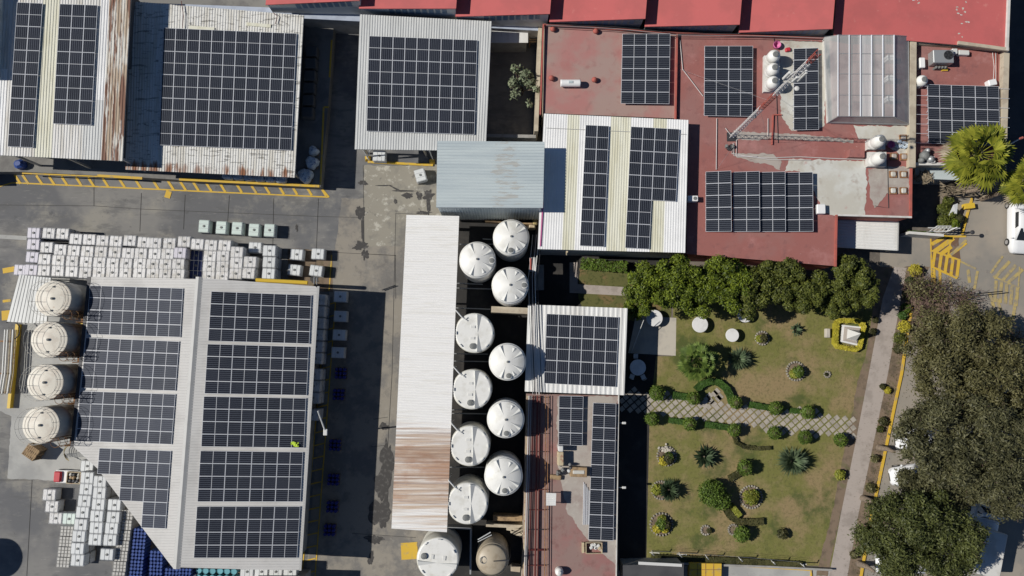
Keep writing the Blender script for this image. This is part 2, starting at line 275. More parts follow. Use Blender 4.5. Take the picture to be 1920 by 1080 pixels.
# ------------------------------------------------------------------ mesh helpers
class MB:
    def __init__(s): s.v = []; s.f = []; s.m = []; s.uv = []
    def face(s, pts, m=0, uv=None):
        n = len(s.v); s.v.extend([Vector(p) for p in pts]); s.f.append(tuple(range(n, n + len(pts)))); s.m.append(m)
        s.uv.append(uv if uv else [(0, 0)] * len(pts))
    def idx(s, verts, faces, m=0, uvs=None):
        n = len(s.v); s.v.extend([Vector(p) for p in verts])
        for i, f in enumerate(faces):
            s.f.append(tuple(n + k for k in f)); s.m.append(m if isinstance(m, int) else m[i])
            s.uv.append(uvs[i] if uvs else [(0, 0)] * len(f))
    def prism(s, poly, z0, z1, m=0, mtop=None):
        """poly: list of Vectors (xy), extruded z0..z1"""
        n = len(poly)
        a = sum(poly[i].x * poly[(i + 1) % n].y - poly[(i + 1) % n].x * poly[i].y for i in range(n))
        p = list(poly) if a > 0 else list(reversed(poly))
        vs = [Vector((q.x, q.y, z0)) for q in p] + [Vector((q.x, q.y, z1)) for q in p]
        fs = [tuple(reversed(range(n))), tuple(range(n, 2 * n))] + [(i, (i + 1) % n, n + (i + 1) % n, n + i) for i in range(n)]
        s.idx(vs, fs, [m, m if mtop is None else mtop] + [m] * n)
    def box(s, c, size, rz=0.0, m=0, top=1.0):
        """c = centre of the base; top = taper of the upper face"""
        hx, hy = size[0] / 2, size[1] / 2; ca, sa = math.cos(rz), math.sin(rz)
        def P(x, y, z): return Vector((c[0] + x * ca - y * sa, c[1] + x * sa + y * ca, c[2] + z))
        vs = [P(-hx, -hy, 0), P(hx, -hy, 0), P(hx, hy, 0), P(-hx, hy, 0)] + [P(-hx * top, -hy * top, size[2]), P(hx * top, -hy * top, size[2]), P(hx * top, hy * top, size[2]), P(-hx * top, hy * top, size[2])]
        s.idx(vs, [(3, 2, 1, 0), (4, 5, 6, 7), (0, 1, 5, 4), (1, 2, 6, 5), (2, 3, 7, 6), (3, 0, 4, 7)], m)
    def rbox(s, c, size, r=.06, rz=0.0, m=0):
        """box with chamfered vertical and top edges"""
        hx, hy, h = size[0] / 2, size[1] / 2, size[2]; ca, sa = math.cos(rz), math.sin(rz)
        def P(x, y, z): return Vector((c[0] + x * ca - y * sa, c[1] + x * sa + y * ca, c[2] + z))
        def ring(a, b, z, k): return [P(x, y, z) for x, y in ((-a + k, -b), (a - k, -b), (a, -b + k), (a, b - k), (a - k, b), (-a + k, b), (-a, b - k), (-a, -b + k))]
        rs = [ring(hx, hy, 0, r), ring(hx, hy, h - r, r), ring(hx - r, hy - r, h, r * .6)]
        vs = sum(rs, []); fs = [tuple(reversed(range(8))), tuple(range(16, 24))]
        for k in range(2):
            for i in range(8): fs.append((k * 8 + i, k * 8 + (i + 1) % 8, k * 8 + 8 + (i + 1) % 8, k * 8 + 8 + i))
        s.idx(vs, fs, m)
    def tube(s, pts, r, n=6, m=0, r2=None):
        pts = [Vector(p) for p in pts]; L = len(pts); vs = []
        for i, p in enumerate(pts):
            d = (pts[min(i + 1, L - 1)] - pts[max(i - 1, 0)]).normalized()
            a = d.cross(Vector((0, 0, 1)))
            if a.length < .05: a = d.cross(Vector((1, 0, 0)))
            a.normalize(); b = d.cross(a)
            rr = r if r2 is None else r + (r2 - r) * i / (L - 1)
            for k in range(n):
                t = 2 * math.pi * k / n; vs.append(p + (a * math.cos(t) + b * math.sin(t)) * rr)
        fs = [(i * n + k, i * n + (k + 1) % n, (i + 1) * n + (k + 1) % n, (i + 1) * n + k) for i in range(L - 1) for k in range(n)]
        fs += [tuple(reversed(range(n))), tuple(range((L - 1) * n, L * n))]
        s.idx(vs, fs, m)
    def bar(s, a, b, wd=.06, m=0): s.tube([a, b], wd * .7, 4, m)
    def lathe(s, c, prof, n=40, m=0, ph=0.0):
        vs = []; fs = []
        for (r, z) in prof:
            for k in range(n):
                t = 2 * math.pi * k / n + ph; vs.append(Vector((c[0] + r * math.cos(t), c[1] + r * math.sin(t), c[2] + z)))
        for i in range(len(prof) - 1):
            for k in range(n): fs.append((i * n + k, i * n + (k + 1) % n, (i + 1) * n + (k + 1) % n, (i + 1) * n + k))
        fs.append(tuple(reversed(range(n)))); fs.append(tuple(range((len(prof) - 1) * n, len(prof) * n)))
        s.idx(vs, fs, m)
    def ring(s, c, R0, r=.03, n=36, k=5, m=0, a0=0, a1=360):
        full = (a1 - a0) >= 359.9
        pts = [Vector((c[0] + R0 * math.cos(R(a0 + (a1 - a0) * i / n)), c[1] + R0 * math.sin(R(a0 + (a1 - a0) * i / n)), c[2])) for i in range(n + 1)]
        s.tube(pts, r, k, m)
    def build(s, name, mats, parent=None, smooth=False, origin=None):
        if not isinstance(mats, (list, tuple)): mats = [mats]
        if parent is not None: o0 = parent_world(parent)
        elif origin is not None: o0 = Vector(origin)
        else:
            xs = [v.x for v in s.v]; ys = [v.y for v in s.v]; zs = [v.z for v in s.v]
            o0 = Vector(((min(xs) + max(xs)) / 2, (min(ys) + max(ys)) / 2, min(zs)))
        me = bpy.data.meshes.new(name)
        me.from_pydata([tuple(v - o0) for v in s.v], [], s.f)
        for m_ in mats: me.materials.append(M[m_] if isinstance(m_, str) else m_)
        me.polygons.foreach_set('material_index', s.m)
        uvl = me.uv_layers.new(name='UVMap'); flat = []
        for u in s.uv:
            for a in u: flat.extend(a)
        uvl.data.foreach_set('uv', flat)
        if smooth: me.polygons.foreach_set('use_smooth', [True] * len(me.polygons))
        me.update()
        ob = bpy.data.objects.new(name, me); col.objects.link(ob)
        if parent is not None: ob.parent = parent
        else: ob.location = o0
        if smooth == 'auto':
            me.polygons.foreach_set('use_smooth', [False] * len(me.polygons))
        return ob
WPOS = {}
def parent_world(p):
    v = Vector((0, 0, 0))
    while p is not None: v = v + p.location; p = p.parent
    return v
def tag(o, label=None, cat=None, group=None, kind=None):
    if label: o['label'] = label
    if cat: o['category'] = cat
    if group: o['group'] = group
    if kind: o['kind'] = kind
    return o
def thing(name, label, cat, loc, group=None, rz=0.0):
    o = bpy.data.objects.new(name, None); col.objects.link(o); o.location = loc; o.rotation_euler = (0, 0, rz)
    o.empty_display_size = .3
    return tag(o, label, cat, group)
def kids(o): return [c for c in bpy.data.objects if c.parent == o]
def snapshot(o): return [(c, snapshot(c)) for c in kids(o)]
def copy_tree(o, snap, parent=None):
    c = o.copy(); col.objects.link(c)
    if parent is not None: c.parent = parent
    for ch, sn in snap: copy_tree(ch, sn, c)
    return c
def struct(o): o['kind'] = 'structure'; return o
def quadpx(pts, z): return [at(x, y, z) for x, y in pts]
def sheet(name, poly, z, mt, parent=None):
    """flat ground sheet from a px polygon"""
    if mt in ('soil', 'worn', 'shadegrass') or name in ('lane', 'tank_pad'):
        r_ = random.Random(int(poly[0][0])); out = []; v = 0.0
        for i in range(len(poly)):
            a, b = poly[i], poly[(i + 1) % len(poly)]; L = math.hypot(b[0] - a[0], b[1] - a[1]); n = max(1, int(L / 4)); nx, ny = -(b[1] - a[1]) / L, (b[0] - a[0]) / L
            for k in range(n): v = v * .6 + r_.uniform(-1, 1) * 1.0; t = k / n; out.append((a[0] + (b[0] - a[0]) * t + nx * v, a[1] + (b[1] - a[1]) * t + ny * v))
        poly = out
    mb = MB(); P = [at(x, y, z) for x, y in poly]
    a = sum(P[i].x * P[(i + 1) % len(P)].y - P[(i + 1) % len(P)].x * P[i].y for i in range(len(P)))
    if a < 0: P.reverse()
    mb.face(P, 0, [(p.x, p.y) for p in P]); return mb.build(name, mt, parent)
def lerp(a, b, t): return a + (b - a) * t
def bil(q, u, v): return lerp(lerp(q[0], q[1], u), lerp(q[3], q[2], u), v)
def corr(mb, q, pitch=.25, amp=.035, axis='u', ubr=None, vbr=None, matfn=None):
    """corrugated sheet over the quad TL,TR,BR,BL; ribs run along v for axis 'u', along u for axis 'v'"""
    Lu = (q[1] - q[0]).length; Lv = (q[3] - q[0]).length
    n = max(2, int(round((Lu if axis == 'u' else Lv) / pitch)))
    prof = [(0, 0), (.42, 0), (.52, 1), (.90, 1)]
    ts = []
    for i in range(n):
        for t, h in prof: ts.append(((i + t) / n, h * amp))
    ts.append((1.0, 0.0))
    other = sorted(set([0, 1] + list((vbr if axis == 'u' else ubr) or [])))
    up = (q[1] - q[0]).cross(q[3] - q[0]); up = up if up.z > 0 else -up; up.normalize()
    vs = []; fs = []; ms = []; uvs = []; K = len(other)
    for t, h in ts:
        for o in other:
            u, v = (t, o) if axis == 'u' else (o, t)
            vs.append(bil(q, u, v) + up * h)
    for i in range(len(ts) - 1):
        for j in range(K - 1):
            a, b, c, d = i * K + j, (i + 1) * K + j, (i + 1) * K + j + 1, i * K + j + 1
            tm = (ts[i][0] + ts[i + 1][0]) / 2; om = (other[j] + other[j + 1]) / 2
            u, v = (tm, om) if axis == 'u' else (om, tm)
            mi = matfn(u, v) if matfn else 0
            cs = [(ts[i][0], other[j]), (ts[i + 1][0], other[j]), (ts[i + 1][0], other[j + 1]), (ts[i][0], other[j + 1])]
            if axis == 'v': cs = [(c2, c1) for c1, c2 in cs]
            f = (a, b, c, d)
            nrm = (vs[b] - vs[a]).cross(vs[c] - vs[a])
            if nrm.z < 0: f = (d, c, b, a); cs = cs[::-1]
            fs.append(f); ms.append(mi); uvs.append(cs)
    mb.idx(vs, fs, ms, uvs)
def slab_under(mb, q, t=.14, m=0, gap=.004, inset=.0):
    P = [p - Vector((0, 0, gap)) for p in q]; Q = [p - Vector((0, 0, t)) for p in P]
    if (P[1] - P[0]).cross(P[2] - P[0]).z < 0: P = P[::-1]; Q = Q[::-1]
    mb.idx(P + Q, [(0, 1, 2, 3), (7, 6, 5, 4), (0, 4, 5, 1), (1, 5, 6, 2), (2, 6, 7, 3), (3, 7, 4, 0)], m)
def inset_poly(P, d):
    c = sum(P, Vector((0, 0, 0))) / len(P); out = []
    for p in P:
        r = Vector((p.x - c.x, p.y - c.y, 0)); L = r.length; out.append(p - r * (d * 1.3 / L))
    return out
# ================================================================== GROUND
g = MB(); g.face([(-260, -260, 0), (260, -260, 0), (260, 260, 0), (-260, 260, 0)]); struct(g.build('ground', 'ground'))
struct(sheet('yard', [(-700, -500), (1011, -500), (1004, 470), (990, 1500), (-700, 1600)], .004, 'yard'))
struct(sheet('lane', [(640, 372), (1005, 372), (1000, 900), (990, 1300), (540, 1300), (575, 1060), (618, 545)], .008, 'lane'))
struct(sheet('worn_slab', [(682, 310), (825, 310), (830, 420), (762, 420), (757, 462), (682, 462)], .012, 'worn'))
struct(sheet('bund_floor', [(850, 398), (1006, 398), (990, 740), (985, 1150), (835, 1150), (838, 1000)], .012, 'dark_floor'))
struct(sheet('tank_pad', [(-40, 742), (36, 738), (42, 600), (95, 520), (172, 524), (190, 800), (190, 905), (14, 897), (22, 780), (-2, 770)], .008, 'pad'))
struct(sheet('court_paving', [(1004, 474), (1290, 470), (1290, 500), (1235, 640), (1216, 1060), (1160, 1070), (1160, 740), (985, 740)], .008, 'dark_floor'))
struct(sheet('lawn', [(1262, 560), (1640, 560), (1618, 700), (1560, 1062), (1212, 1050), (1218, 780), (1230, 668), (1262, 668)], .012, 'grass'))
struct(sheet('court_lawn', [(1086, 502), (1290, 507), (1290, 558), (1258, 562), (1258, 606), (1100, 598), (1086, 560)], .012, 'shadegrass'))
struct(sheet('court_path', [(1068, 492), (1083, 492), (1083, 533), (1200, 540), (1200, 556), (1068, 549)], .016, 'walk'))
struct(sheet('patio', [(1192, 592), (1268, 596), (1267, 667), (1178, 662)], .016, 'patio'))
struct(sheet('planting_strip', [(1640, 500), (1745, 500), (1712, 560), (1688, 700), (1634, 1000), (1610, 1120), (1560, 1120), (1612, 700)], .008, 'soil'))
struct(sheet('garden_walk', [(1676, 500), (1700, 502), (1684, 590), (1665, 700), (1638, 830), (1610, 962), (1580, 1130), (1545, 1130), (1577, 962), (1604, 830), (1629, 700), (1655, 560)], .016, 'walk'))
struct(sheet('worn_edge', [(1640, 620), (1655, 560), (1629, 700), (1604, 830), (1577, 962), (1552, 1080), (1530, 1080), (1560, 962), (1592, 800), (1612, 700)], .014, 'soil'))
struct(sheet('driveway', [(1650, 462), (1690, 440), (1745, 440), (1800, 345), (1820, 300), (2100, 300), (2300, 1400), (1600, 1400), (1622, 1060), (1655, 885), (1682, 755), (1697, 690), (1712, 560), (1735, 502), (1650, 500)], .006, 'asphalt'))
struct(sheet('side_street', [(1890, -400), (2400, -400), (2400, 345), (1800, 345), (1820, 320), (1888, 318)], .010, 'street'))
struct(sheet('lower_court', [(1150, 1058), (1560, 1066), (1560, 1400), (1150, 1400)], .008, 'pad'))
struct(sheet('brown_margin', [(1712, 540), (1760, 530), (1790, 600), (1740, 640), (1705, 640)], .010, 'soil'))
# expansion joints of the yard, one sheet
jb = MB()
def strip(mb, a, b, wd, z, m=0):
    a = at(*a, z); b = at(*b, z); d = (b - a).normalized(); n = Vector((-d.y, d.x, 0)) * wd / 2
    P = [a - n, b - n, b + n, a + n]
    if (P[1] - P[0]).cross(P[2] - P[0]).z < 0: P.reverse()
    mb.face(P, m)
for a, b in [((265, 362), (262, 434)), ((347, 365), (344, 430)), ((430, 366), (425, 440)), ((513, 372), (508, 640)), ((597, 372), (590, 540)), ((681, 310), (683, 476)), ((176, 386), (265, 392)), ((265, 392), (600, 406)),
             ((600, 406), (683, 408)), ((741, 478), (742, 560)), ((742, 400), (735, 700)), ((735, 700), (718, 985)), ((560, 470), (742, 479)), ((683, 476), (742, 479)), ((-30, 384), (176, 386)), ((727, 782), (700, 786)),
             ((176, 300), (176, 386)), ((722, 835), (695, 838)), ((660, 1000), (780, 1008)), ((-20, 900), (60, 900)), ((60, 900), (50, 1080)), ((742, 400), (800, 402))]:
    strip(jb, a, b, .04, .020)
struct(jb.build('yard_joints', 'joint'))
# oil and water stains
def blob(cx, cy, rx, ry, z, seed, n=26, jag=.35, rot=0):
    r_ = random.Random(seed); P = []
    ph = [(r_.uniform(.3, 1) / (m + 1) ** .6, r_.random() * 6.28, m) for m in (1, 2, 3, 5, 7, 11)]; n = max(n, 40) if n > 12 else n
    for i in range(n):
        t = 2 * math.pi * i / n; k = max(.25, 1 + jag * sum(a * math.sin(m * t + f) for a, f, m in ph) + jag * .25 * (r_.random() - .5))
        x = rx * k * math.cos(t); y = ry * k * math.sin(t)
        P.append((cx + x * math.cos(rot) - y * math.sin(rot), cy + x * math.sin(rot) + y * math.cos(rot)))
    return P
ob_ = MB()
def addblob(mb, *a, **k):
    P = [at(x, y, a[4]) for x, y in blob(*a, **k)]
    P.reverse(); mb.face(P)
addblob(ob_, 676, 398, 8, 13, .024, 1); addblob(ob_, 680, 425, 2.5, 26, .025, 2); addblob(ob_, 677, 462, 14, 7, .026, 3, jag=.6); addblob(ob_, 684, 476, 6, 9, .027, 4, jag=.6)
addblob(ob_, 682, 343, 9, 4, .024, 5); addblob(ob_, 767, 366, 8, 6, .024, 6, jag=.6); addblob(ob_, 785, 366, 5, 8, .025, 7, jag=.6); addblob(ob_, 804, 365, 10, 9, .024, 8, jag=.6); addblob(ob_, 803, 388, 4, 14, .025, 9, jag=.5)
addblob(ob_, 740, 353, 12, 1.6, .024, 10, rot=.5); addblob(ob_, 720, 348, 14, 1.3, .025, 11); addblob(ob_, 742, 378, 3, 5, .024, 12); addblob(ob_, 760, 358, 25, 1.4, .023, 13)
addblob(ob_, 722, 800, 9, 6, .024, 14, jag=.6); addblob(ob_, 725, 850, 10, 30, .025, 15, jag=.5); addblob(ob_, 718, 910, 14, 34, .026, 16, jag=.45); addblob(ob_, 716, 960, 17, 30, .027, 17, jag=.45)
addblob(ob_, 704, 1012, 14, 9, .024, 18, jag=.6); addblob(ob_, 697, 1045, 5, 12, .025, 19, jag=.6); addblob(ob_, 557, 428, 2.5, 6, .024, 20, jag=.5); addblob(ob_, 592, 520, 9, 10, .024, 21, jag=.5); addblob(ob_, 790, 398, 12, 3, .026, 22, jag=.6)
struct(ob_.build('oil_stains', 'oil'))
# brown-stained ground around the small totes
struct(sheet('rust_tinted_slab', [(540, 466), (622, 470), (624, 548), (560, 545), (540, 520)], .013, 'soil'))
# yellow ground markings
yb = MB()
for x in (27, 42, 68, 91, 115, 142, 165, 192, 223, 253, 286, 314, 337, 361, 385, 411, 442, 469, 494, 521, 546, 573, 600):
    y0 = 328 + (x - 42) * .037; y1 = y0 + 17 + x * .003
    strip(yb, (x, y0), (x + 11.5, y1), .22, .030)
strip(yb, (-10, 352), (22, 343), .12, .034); strip(yb, (22, 342.5), (317, 356), .13, .035); strip(yb, (314, 356), (615, 369.5), .13, .036); strip(yb, (600, 349), (617, 370), .14, .033)
strip(yb, (317, 358), (313, 371), .55, .037)
strip(yb, (622, 478), (617, 545), .10, .03)
strip(yb, (3, 592), (25, 590), .9, .03); strip(yb, (5, 508), (28, 504), .5, .03); strip(yb, (5, 565), (20, 563), .25, .03)
# the walkway ladder beside the big warehouse
for x0, y0, x1, y1 in ((612, 572, 565, 1090), (629, 567, 590, 1090)): strip(yb, (x0, y0), (x1, y1), .11, .040)
for i in range(22):
    y = 572 + i * 24; xl = 612 - (y - 572) * .0907; strip(yb, (xl, y), (xl + 17 + i * .3, y - 5), .11, .044)
strip(yb, (752, 1034), (783, 1032), 1.5, .03); 
struct(yb.build('yard_markings', 'yellow'))
# driveway hatching
db = MB(); dbf = MB(); bb = MB()
bb2 = [(1747, 446), (1783, 440), (1800, 448), (1776, 480), (1748, 470)]
struct(sheet('speed_hump_paint', [(1746, 445), (1800, 441), (1797, 452), (1801, 486), (1795, 524), (1747, 500)], .020, 'brownpaint'))
strip(db, (1745, 440), (1747, 530), .14, .046); strip(db, (1747, 444), (1812, 443), .2, .047); strip(db, (1747, 470), (1801, 488), .18, .048); strip(db, (1747, 500), (1795, 522), .2, .049)
strip(db, (1747, 458), (1775, 442), .35, .050); strip(db, (1752, 472), (1788, 446), .45, .051); strip(db, (1765, 476), (1784, 462), .4, .052); strip(db, (1784, 444), (1777, 482), .18, .045); strip(db, (1777, 482), (1812, 455), .3, .043)
for x in (1753, 1765, 1776, 1787, 1798): strip(db, (x, 473 + (x - 1753) * .33), (x - 4, 500 + (x - 1753) * .45), .30, .053)
for x in (1751, 1762): strip(db, (x, 505), (x + 1, 534), .28, .054)
strip(dbf, (1812, 450), (1783, 478), .25, .046); strip(dbf, (1801, 490), (1830, 504), .18, .047); strip(dbf, (1833, 508), (1827, 542), .25, .048); strip(dbf, (1815, 505), (1818, 530), .3, .046); strip(dbf, (1780, 520), (1786, 545), .2, .05)
strip(dbf, (1893, 490), (1864, 522), .3, .046); strip(dbf, (1905, 497), (1876, 530), .3, .047); strip(dbf, (1918, 505), (1888, 532), .3, .048); strip(dbf, (1862, 518), (1912, 540), .16, .049); strip(dbf, (1880, 480), (1858, 512), .22, .05)
for x in (1868, 1878, 1888, 1898, 1908): strip(dbf, (x, 526 + (x - 1868) * .3), (x - 3, 566 + (x - 1868) * .2), .3, .052)
strip(dbf, (1855, 548), (1868, 590), .3, .046); strip(dbf, (1868, 560), (1880, 590), .3, .047); strip(dbf, (1905, 560), (1899, 600), .3, .048); strip(dbf, (1912, 500), (1908, 560), .15, .051)
struct(db.build('hatch_marking', 'yellow')); struct(dbf.build('faded_hatch_marking', 'yellowfade'))

# kerbs: real steps
def kerb(name, pts, wd, h, mt, label, cat='kerb', group=None):
    mb = MB(); P = [at(x, y, 0) for x, y in pts]
    L = []; Rr = []
    for i, p in enumerate(P):
        d = (P[min(i + 1, len(P) - 1)] - P[max(i - 1, 0)]); d.z = 0; d.normalize(); n = Vector((-d.y, d.x, 0)) * wd / 2
        L.append(p + n); Rr.append(p - n)
    for i in range(len(P) - 1):
        a, b, c, d = L[i], Rr[i], Rr[i + 1], L[i + 1]; up = Vector((0, 0, h))
        mb.idx([a, b, c, d, a + up, b + up, c + up, d + up], [(4, 5, 6, 7), (0, 1, 5, 4), (2, 3, 7, 6), (1, 2, 6, 5), (3, 0, 4, 7)])
    o = mb.build(name, mt); tag(o, label, cat, group); return o
kerb('kerb', [(1709, 575), (1697, 650), (1690, 700), (1678, 755), (1661, 837), (1651, 885), (1635, 960), (1617, 1060), (1606, 1130)], .22, .13, 'yellow', 'long yellow painted kerb between the planting strip and the tree-shaded parking')
kerb('kerb', [(1822, 372), (1812, 405), (1803, 440)], .2, .13, 'yellow', 'short yellow kerb beside the planted island at the top of the driveway')
kerb('kerb', [(-20, 443), (52, 447)], .38, .16, 'pad', 'pale concrete kerb running to the left edge above the tote block')
# loading docks
dk = MB(); dk.prism(quadpx([(-200, -60), (633, -60), (615, 200), (601, 351), (334, 337), (268, 333), (38, 322), (-200, 322)], 1.1), 0.0, 1.1)
dock = dk.build('loading_dock', 'dock'); tag(dock, 'raised concrete loading dock with yellow edges under the two top left shed roofs', 'loading dock')
def strip3(mb, pts, wd, z0, h, m=0):
    for a, b in zip(pts[:-1], pts[1:]):
        A = at(*a, z0); B = at(*b, z0); d = (B - A).normalized(); n = Vector((-d.y, d.x, 0)) * wd / 2
        mb.prism([A - n, B - n, B + n, A + n], z0, z0 + h, m)
de = MB(); strip3(de, [(336, 336), (599, 349)], .26, 1.104, .05); strip3(de, [(601, 346), (607, 201)], .16, 1.104, .05); strip3(de, [(607, 201), (616, 201)], .16, 1.11, .05); strip3(de, [(618, 145), (622, 75)], .16, 1.104, .05)
de.build('dock_edge', 'yellow', dock)
de = MB(); strip3(de, [(183, 329.5), (267, 334.5)], .24, 1.104, .06); strip3(de, [(42, 325), (183, 331)], .12, 1.104, .06)
de.build('dock_edge', 'yellow', dock)

# ================================================================== BUILDINGS
def house(name, label, foot_px, z, wall='whitewall', inset=.25, cat='building', wall_top=None):
    P = quadpx(foot_px, z); c = sum(P, Vector((0, 0, 0))) / len(P)
    root = thing(name, label, cat, (c.x, c.y, 0))
    if wall:
        Q = inset_poly(P, inset) if inset else P
        mb = MB(); mb.prism([Vector((p.x, p.y, 0)) for p in Q], 0.0, (wall_top or z - .16))
        mb.build('wall', wall, root)
    return root, P
def roofcorr(root, px4, zs, mats, pitch=.25, amp=.04, axis='u', vbr=None, ubr=None, matfn=None, under='shaft', name='roof'):
    q = [at(p[0], p[1], zz) for p, zz in zip(px4, zs)]
    mb = MB(); corr(mb, q, pitch, amp, axis, ubr, vbr, matfn); slab_under(mb, q, .10, len(mats)); mb.build(name, list(mats) + [under], root)
    return q
def posts(root, pts, z, r=.09, mt='galv'):
    for x, y in pts:
        p = at(x, y, z); mb = MB(); mb.box((p.x, p.y, 0), (r * 2, r * 2, z - .12)); mb.build('post', mt, root)

# A: shed with rusting edge, top left corner
A4 = [(-70, -46), (247, -34), (230, 302), (-90, 287)]
rA, _ = house('shed', 'aged white corrugated shed roof with a rusty right edge in the top left corner', [(-70, -46), (247, -34), (238, 120), (-80, 110)], 6.3, 'interior', .6)
def mA(u, v):
    x = -70 + 317 * u
    if x < 24: return 2 if v > .52 else 0
    if 84 < x < 116: return 1
    if 190 < x < 207: return 2 if v < .67 else 3
    if x >= 207: return 4
    if x > 170 and v > .8: return 3
    return 0
roofcorr(rA, A4, [6.3] * 4, ['aged_sheet', 'cream_sheet', 'bright_sheet', 'grey_sheet', 'rusty_sheet'], .25, .032, 'u', vbr=[.52, .67, .8], matfn=mA)
posts(rA, [(8, 283), (110, 288), (222, 294)], 6.3)
mb = MB()
for a, b in (((20, 284), (60, 291)), ((110, 288), (180, 296)), ((180, 288), (225, 296))):
    mb = MB(); mb.tube([at(*a, 6.0), at(b[0], b[1], 1.3)], .05, 5); mb.build('brace', 'galv', rA)
# the taller block beyond the frame edge that shades the corner of the roof
rX, PX = house('building', 'edge of the taller neighbouring block shading the corner at the far top left', [(-330, -60), (-9, -60), (-17, 140), (-330, 140)], 7.6, 'whitewall', 0)
rX2, _ = house('building', 'edge of the lower neighbouring block shading the left end of the dock', [(-330, 270), (-40, 270), (-40, 338), (-330, 338)], 2.1, 'greywall', 0)
rX3, _ = house('building', 'unseen low block added below the bottom edge to carry on the warehouse shade', [(470, 1092), (560, 1092), (556, 1250), (462, 1250)], 4.2, 'greywall', 0)  # unseen block, added so that the warehouse shadow runs on downwards
# B
B4 = [(243, 2), (570, 29), (553, 333), (235, 318)]
rB, _ = house('shed', 'stained white corrugated shed roof carrying the large eleven column solar array', [(243, 2), (570, 29), (566, 90), (240, 90)], 4.1, 'interior', .5)
roofcorr(rB, B4, [4.1] * 4, ['old_sheet'], .245, .034, 'u', vbr=[.2, .4, .6, .8])
posts(rB, [(260, 305), (400, 312), (545, 320)], 4.1)
mb = MB(); p = at(243, 20, 3.68); strip3(mb, [(355, 51), (402, 55)], .3, 4.16, .03); mb.build('roof_strip', 'cream_sheet', rB)
mb = MB(); strip3(mb, [(462, 45), (508, 49)], .3, 4.16, .03); mb.build('roof_strip', 'cream_sheet', rB)
mb = MB(); mb.tube([at(340, 2, 4.3), at(344, 30, 4.3), at(342, 52, 4.3)], .03, 5); mb.tube([at(512, 24, 4.3), at(520, 30, 4.3), at(516, 45, 4.3)], .03, 5); mb.build('conduit', 'redpipe', rB)
# C
C4 = [(675, 27), (922, 40), (911, 283), (665, 280)]
rC, _ = house('shed', 'clean pale grey corrugated shed roof with a nine column solar array beside the dark alley', [(675, 27), (922, 40), (918, 130), (670, 130)], 4.7, 'interior', .5)
roofcorr(rC, C4, [4.7] * 4, ['grey_sheet'], .235, .032, 'u')
posts(rC, [(672, 262), (790, 268), (902, 272)], 4.7)
mb = MB()
for a, b in (((672, 265), (692, 300)), ((700, 266), (688, 298)), ((800, 270), (812, 300))): mb = MB(); mb.tube([at(*a, 4.4), at(b[0], b[1], .3)], .06, 5); mb.build('brace', 'steel', rC)
mb = MB(); strip3(mb, [(690, 304), (812, 310)], .22, 0.02, .14); mb.build('shed_kerb', 'yellow', rC)
for (x, y) in ((690, 298), (810, 304)):
    mb = MB(); p = at(x, y, 0); mb.box((p.x, p.y, 0), (.55, .5, .5), .1, top=.6); mb.build('post_base', 'yellow', rC)
# D tall blue-grey shed
D4 = [(820, 264), (1021, 266), (1018, 390), (818, 389)]
rD, PD = house('shed', 'tall blue-grey metal shed roof with rust flecks, just above the round tanks', D4, 7.3, None)
roofcorr(rD, D4, [7.3] * 4, ['blue_sheet'], .26, .04, 'v', ubr=[.25, .5, .75])
Q = inset_poly(PD, .12); mb = MB()
def corrwall(mb, a, b, z0, z1, pitch=.25, amp=.05, m=0):
    L = (b - a).length; n = int(L / pitch); d = (b - a).normalized(); nn = Vector((d.y, -d.x, 0)); pts = []
    for i in range(n):
        for t, h in ((0, 0), (.42, 0), (.52, 1), (.9, 1)): pts.append(a + d * (L * (i + t) / n) + nn * h * amp)
    pts.append(b.copy())
    for p, q_ in zip(pts[:-1], pts[1:]): mb.face([(p.x, p.y, z0), (q_.x, q_.y, z0), (q_.x, q_.y, z1), (p.x, p.y, z1)], m)
corrwall(mb, Q[3], Q[2], 1.4, 7.18); corrwall(mb, Q[0], Q[3], 1.4, 7.18); corrwall(mb, Q[2], Q[1], 0.2, 7.18); corrwall(mb, Q[1], Q[0], .2, 7.18)
mb.build('wall', 'blue_sheet', rD)
mb = MB(); mb.prism([Vector((p.x, p.y, 0)) for p in inset_poly(PD, .3)], 0, 1.6); mb.build('base_wall', 'greywall', rD)
# E white and cream sheeted roof
E4 = [(1020, 213), (1291, 225), (1285, 474), (1008, 467)]
rE, _ = house('building', 'white and cream striped corrugated roof carrying two narrow solar arrays, middle of the site', E4, 5.5, 'greywall', .25)
def mE(u, v):
    x = 1014 + 275 * u
    return 1 if (1060 < x < 1082 or 1141 < x < 1180 or 1222 < x < 1248) else 0
roofcorr(rE, E4, [5.5] * 4, ['bright_sheet', 'cream_sheet'], .22, .018, 'u', matfn=mE)
mb = MB(); strip3(mb, [(1024, 240), (1286, 252)], .04, 5.56, .03); mb.build('roof_seam', 'flash', rE)
mb = MB(); strip3(mb, [(1018, 380), (1013, 462)], .09, 5.56, .06); mb.build('barge_trim', 'pinkish', rE)
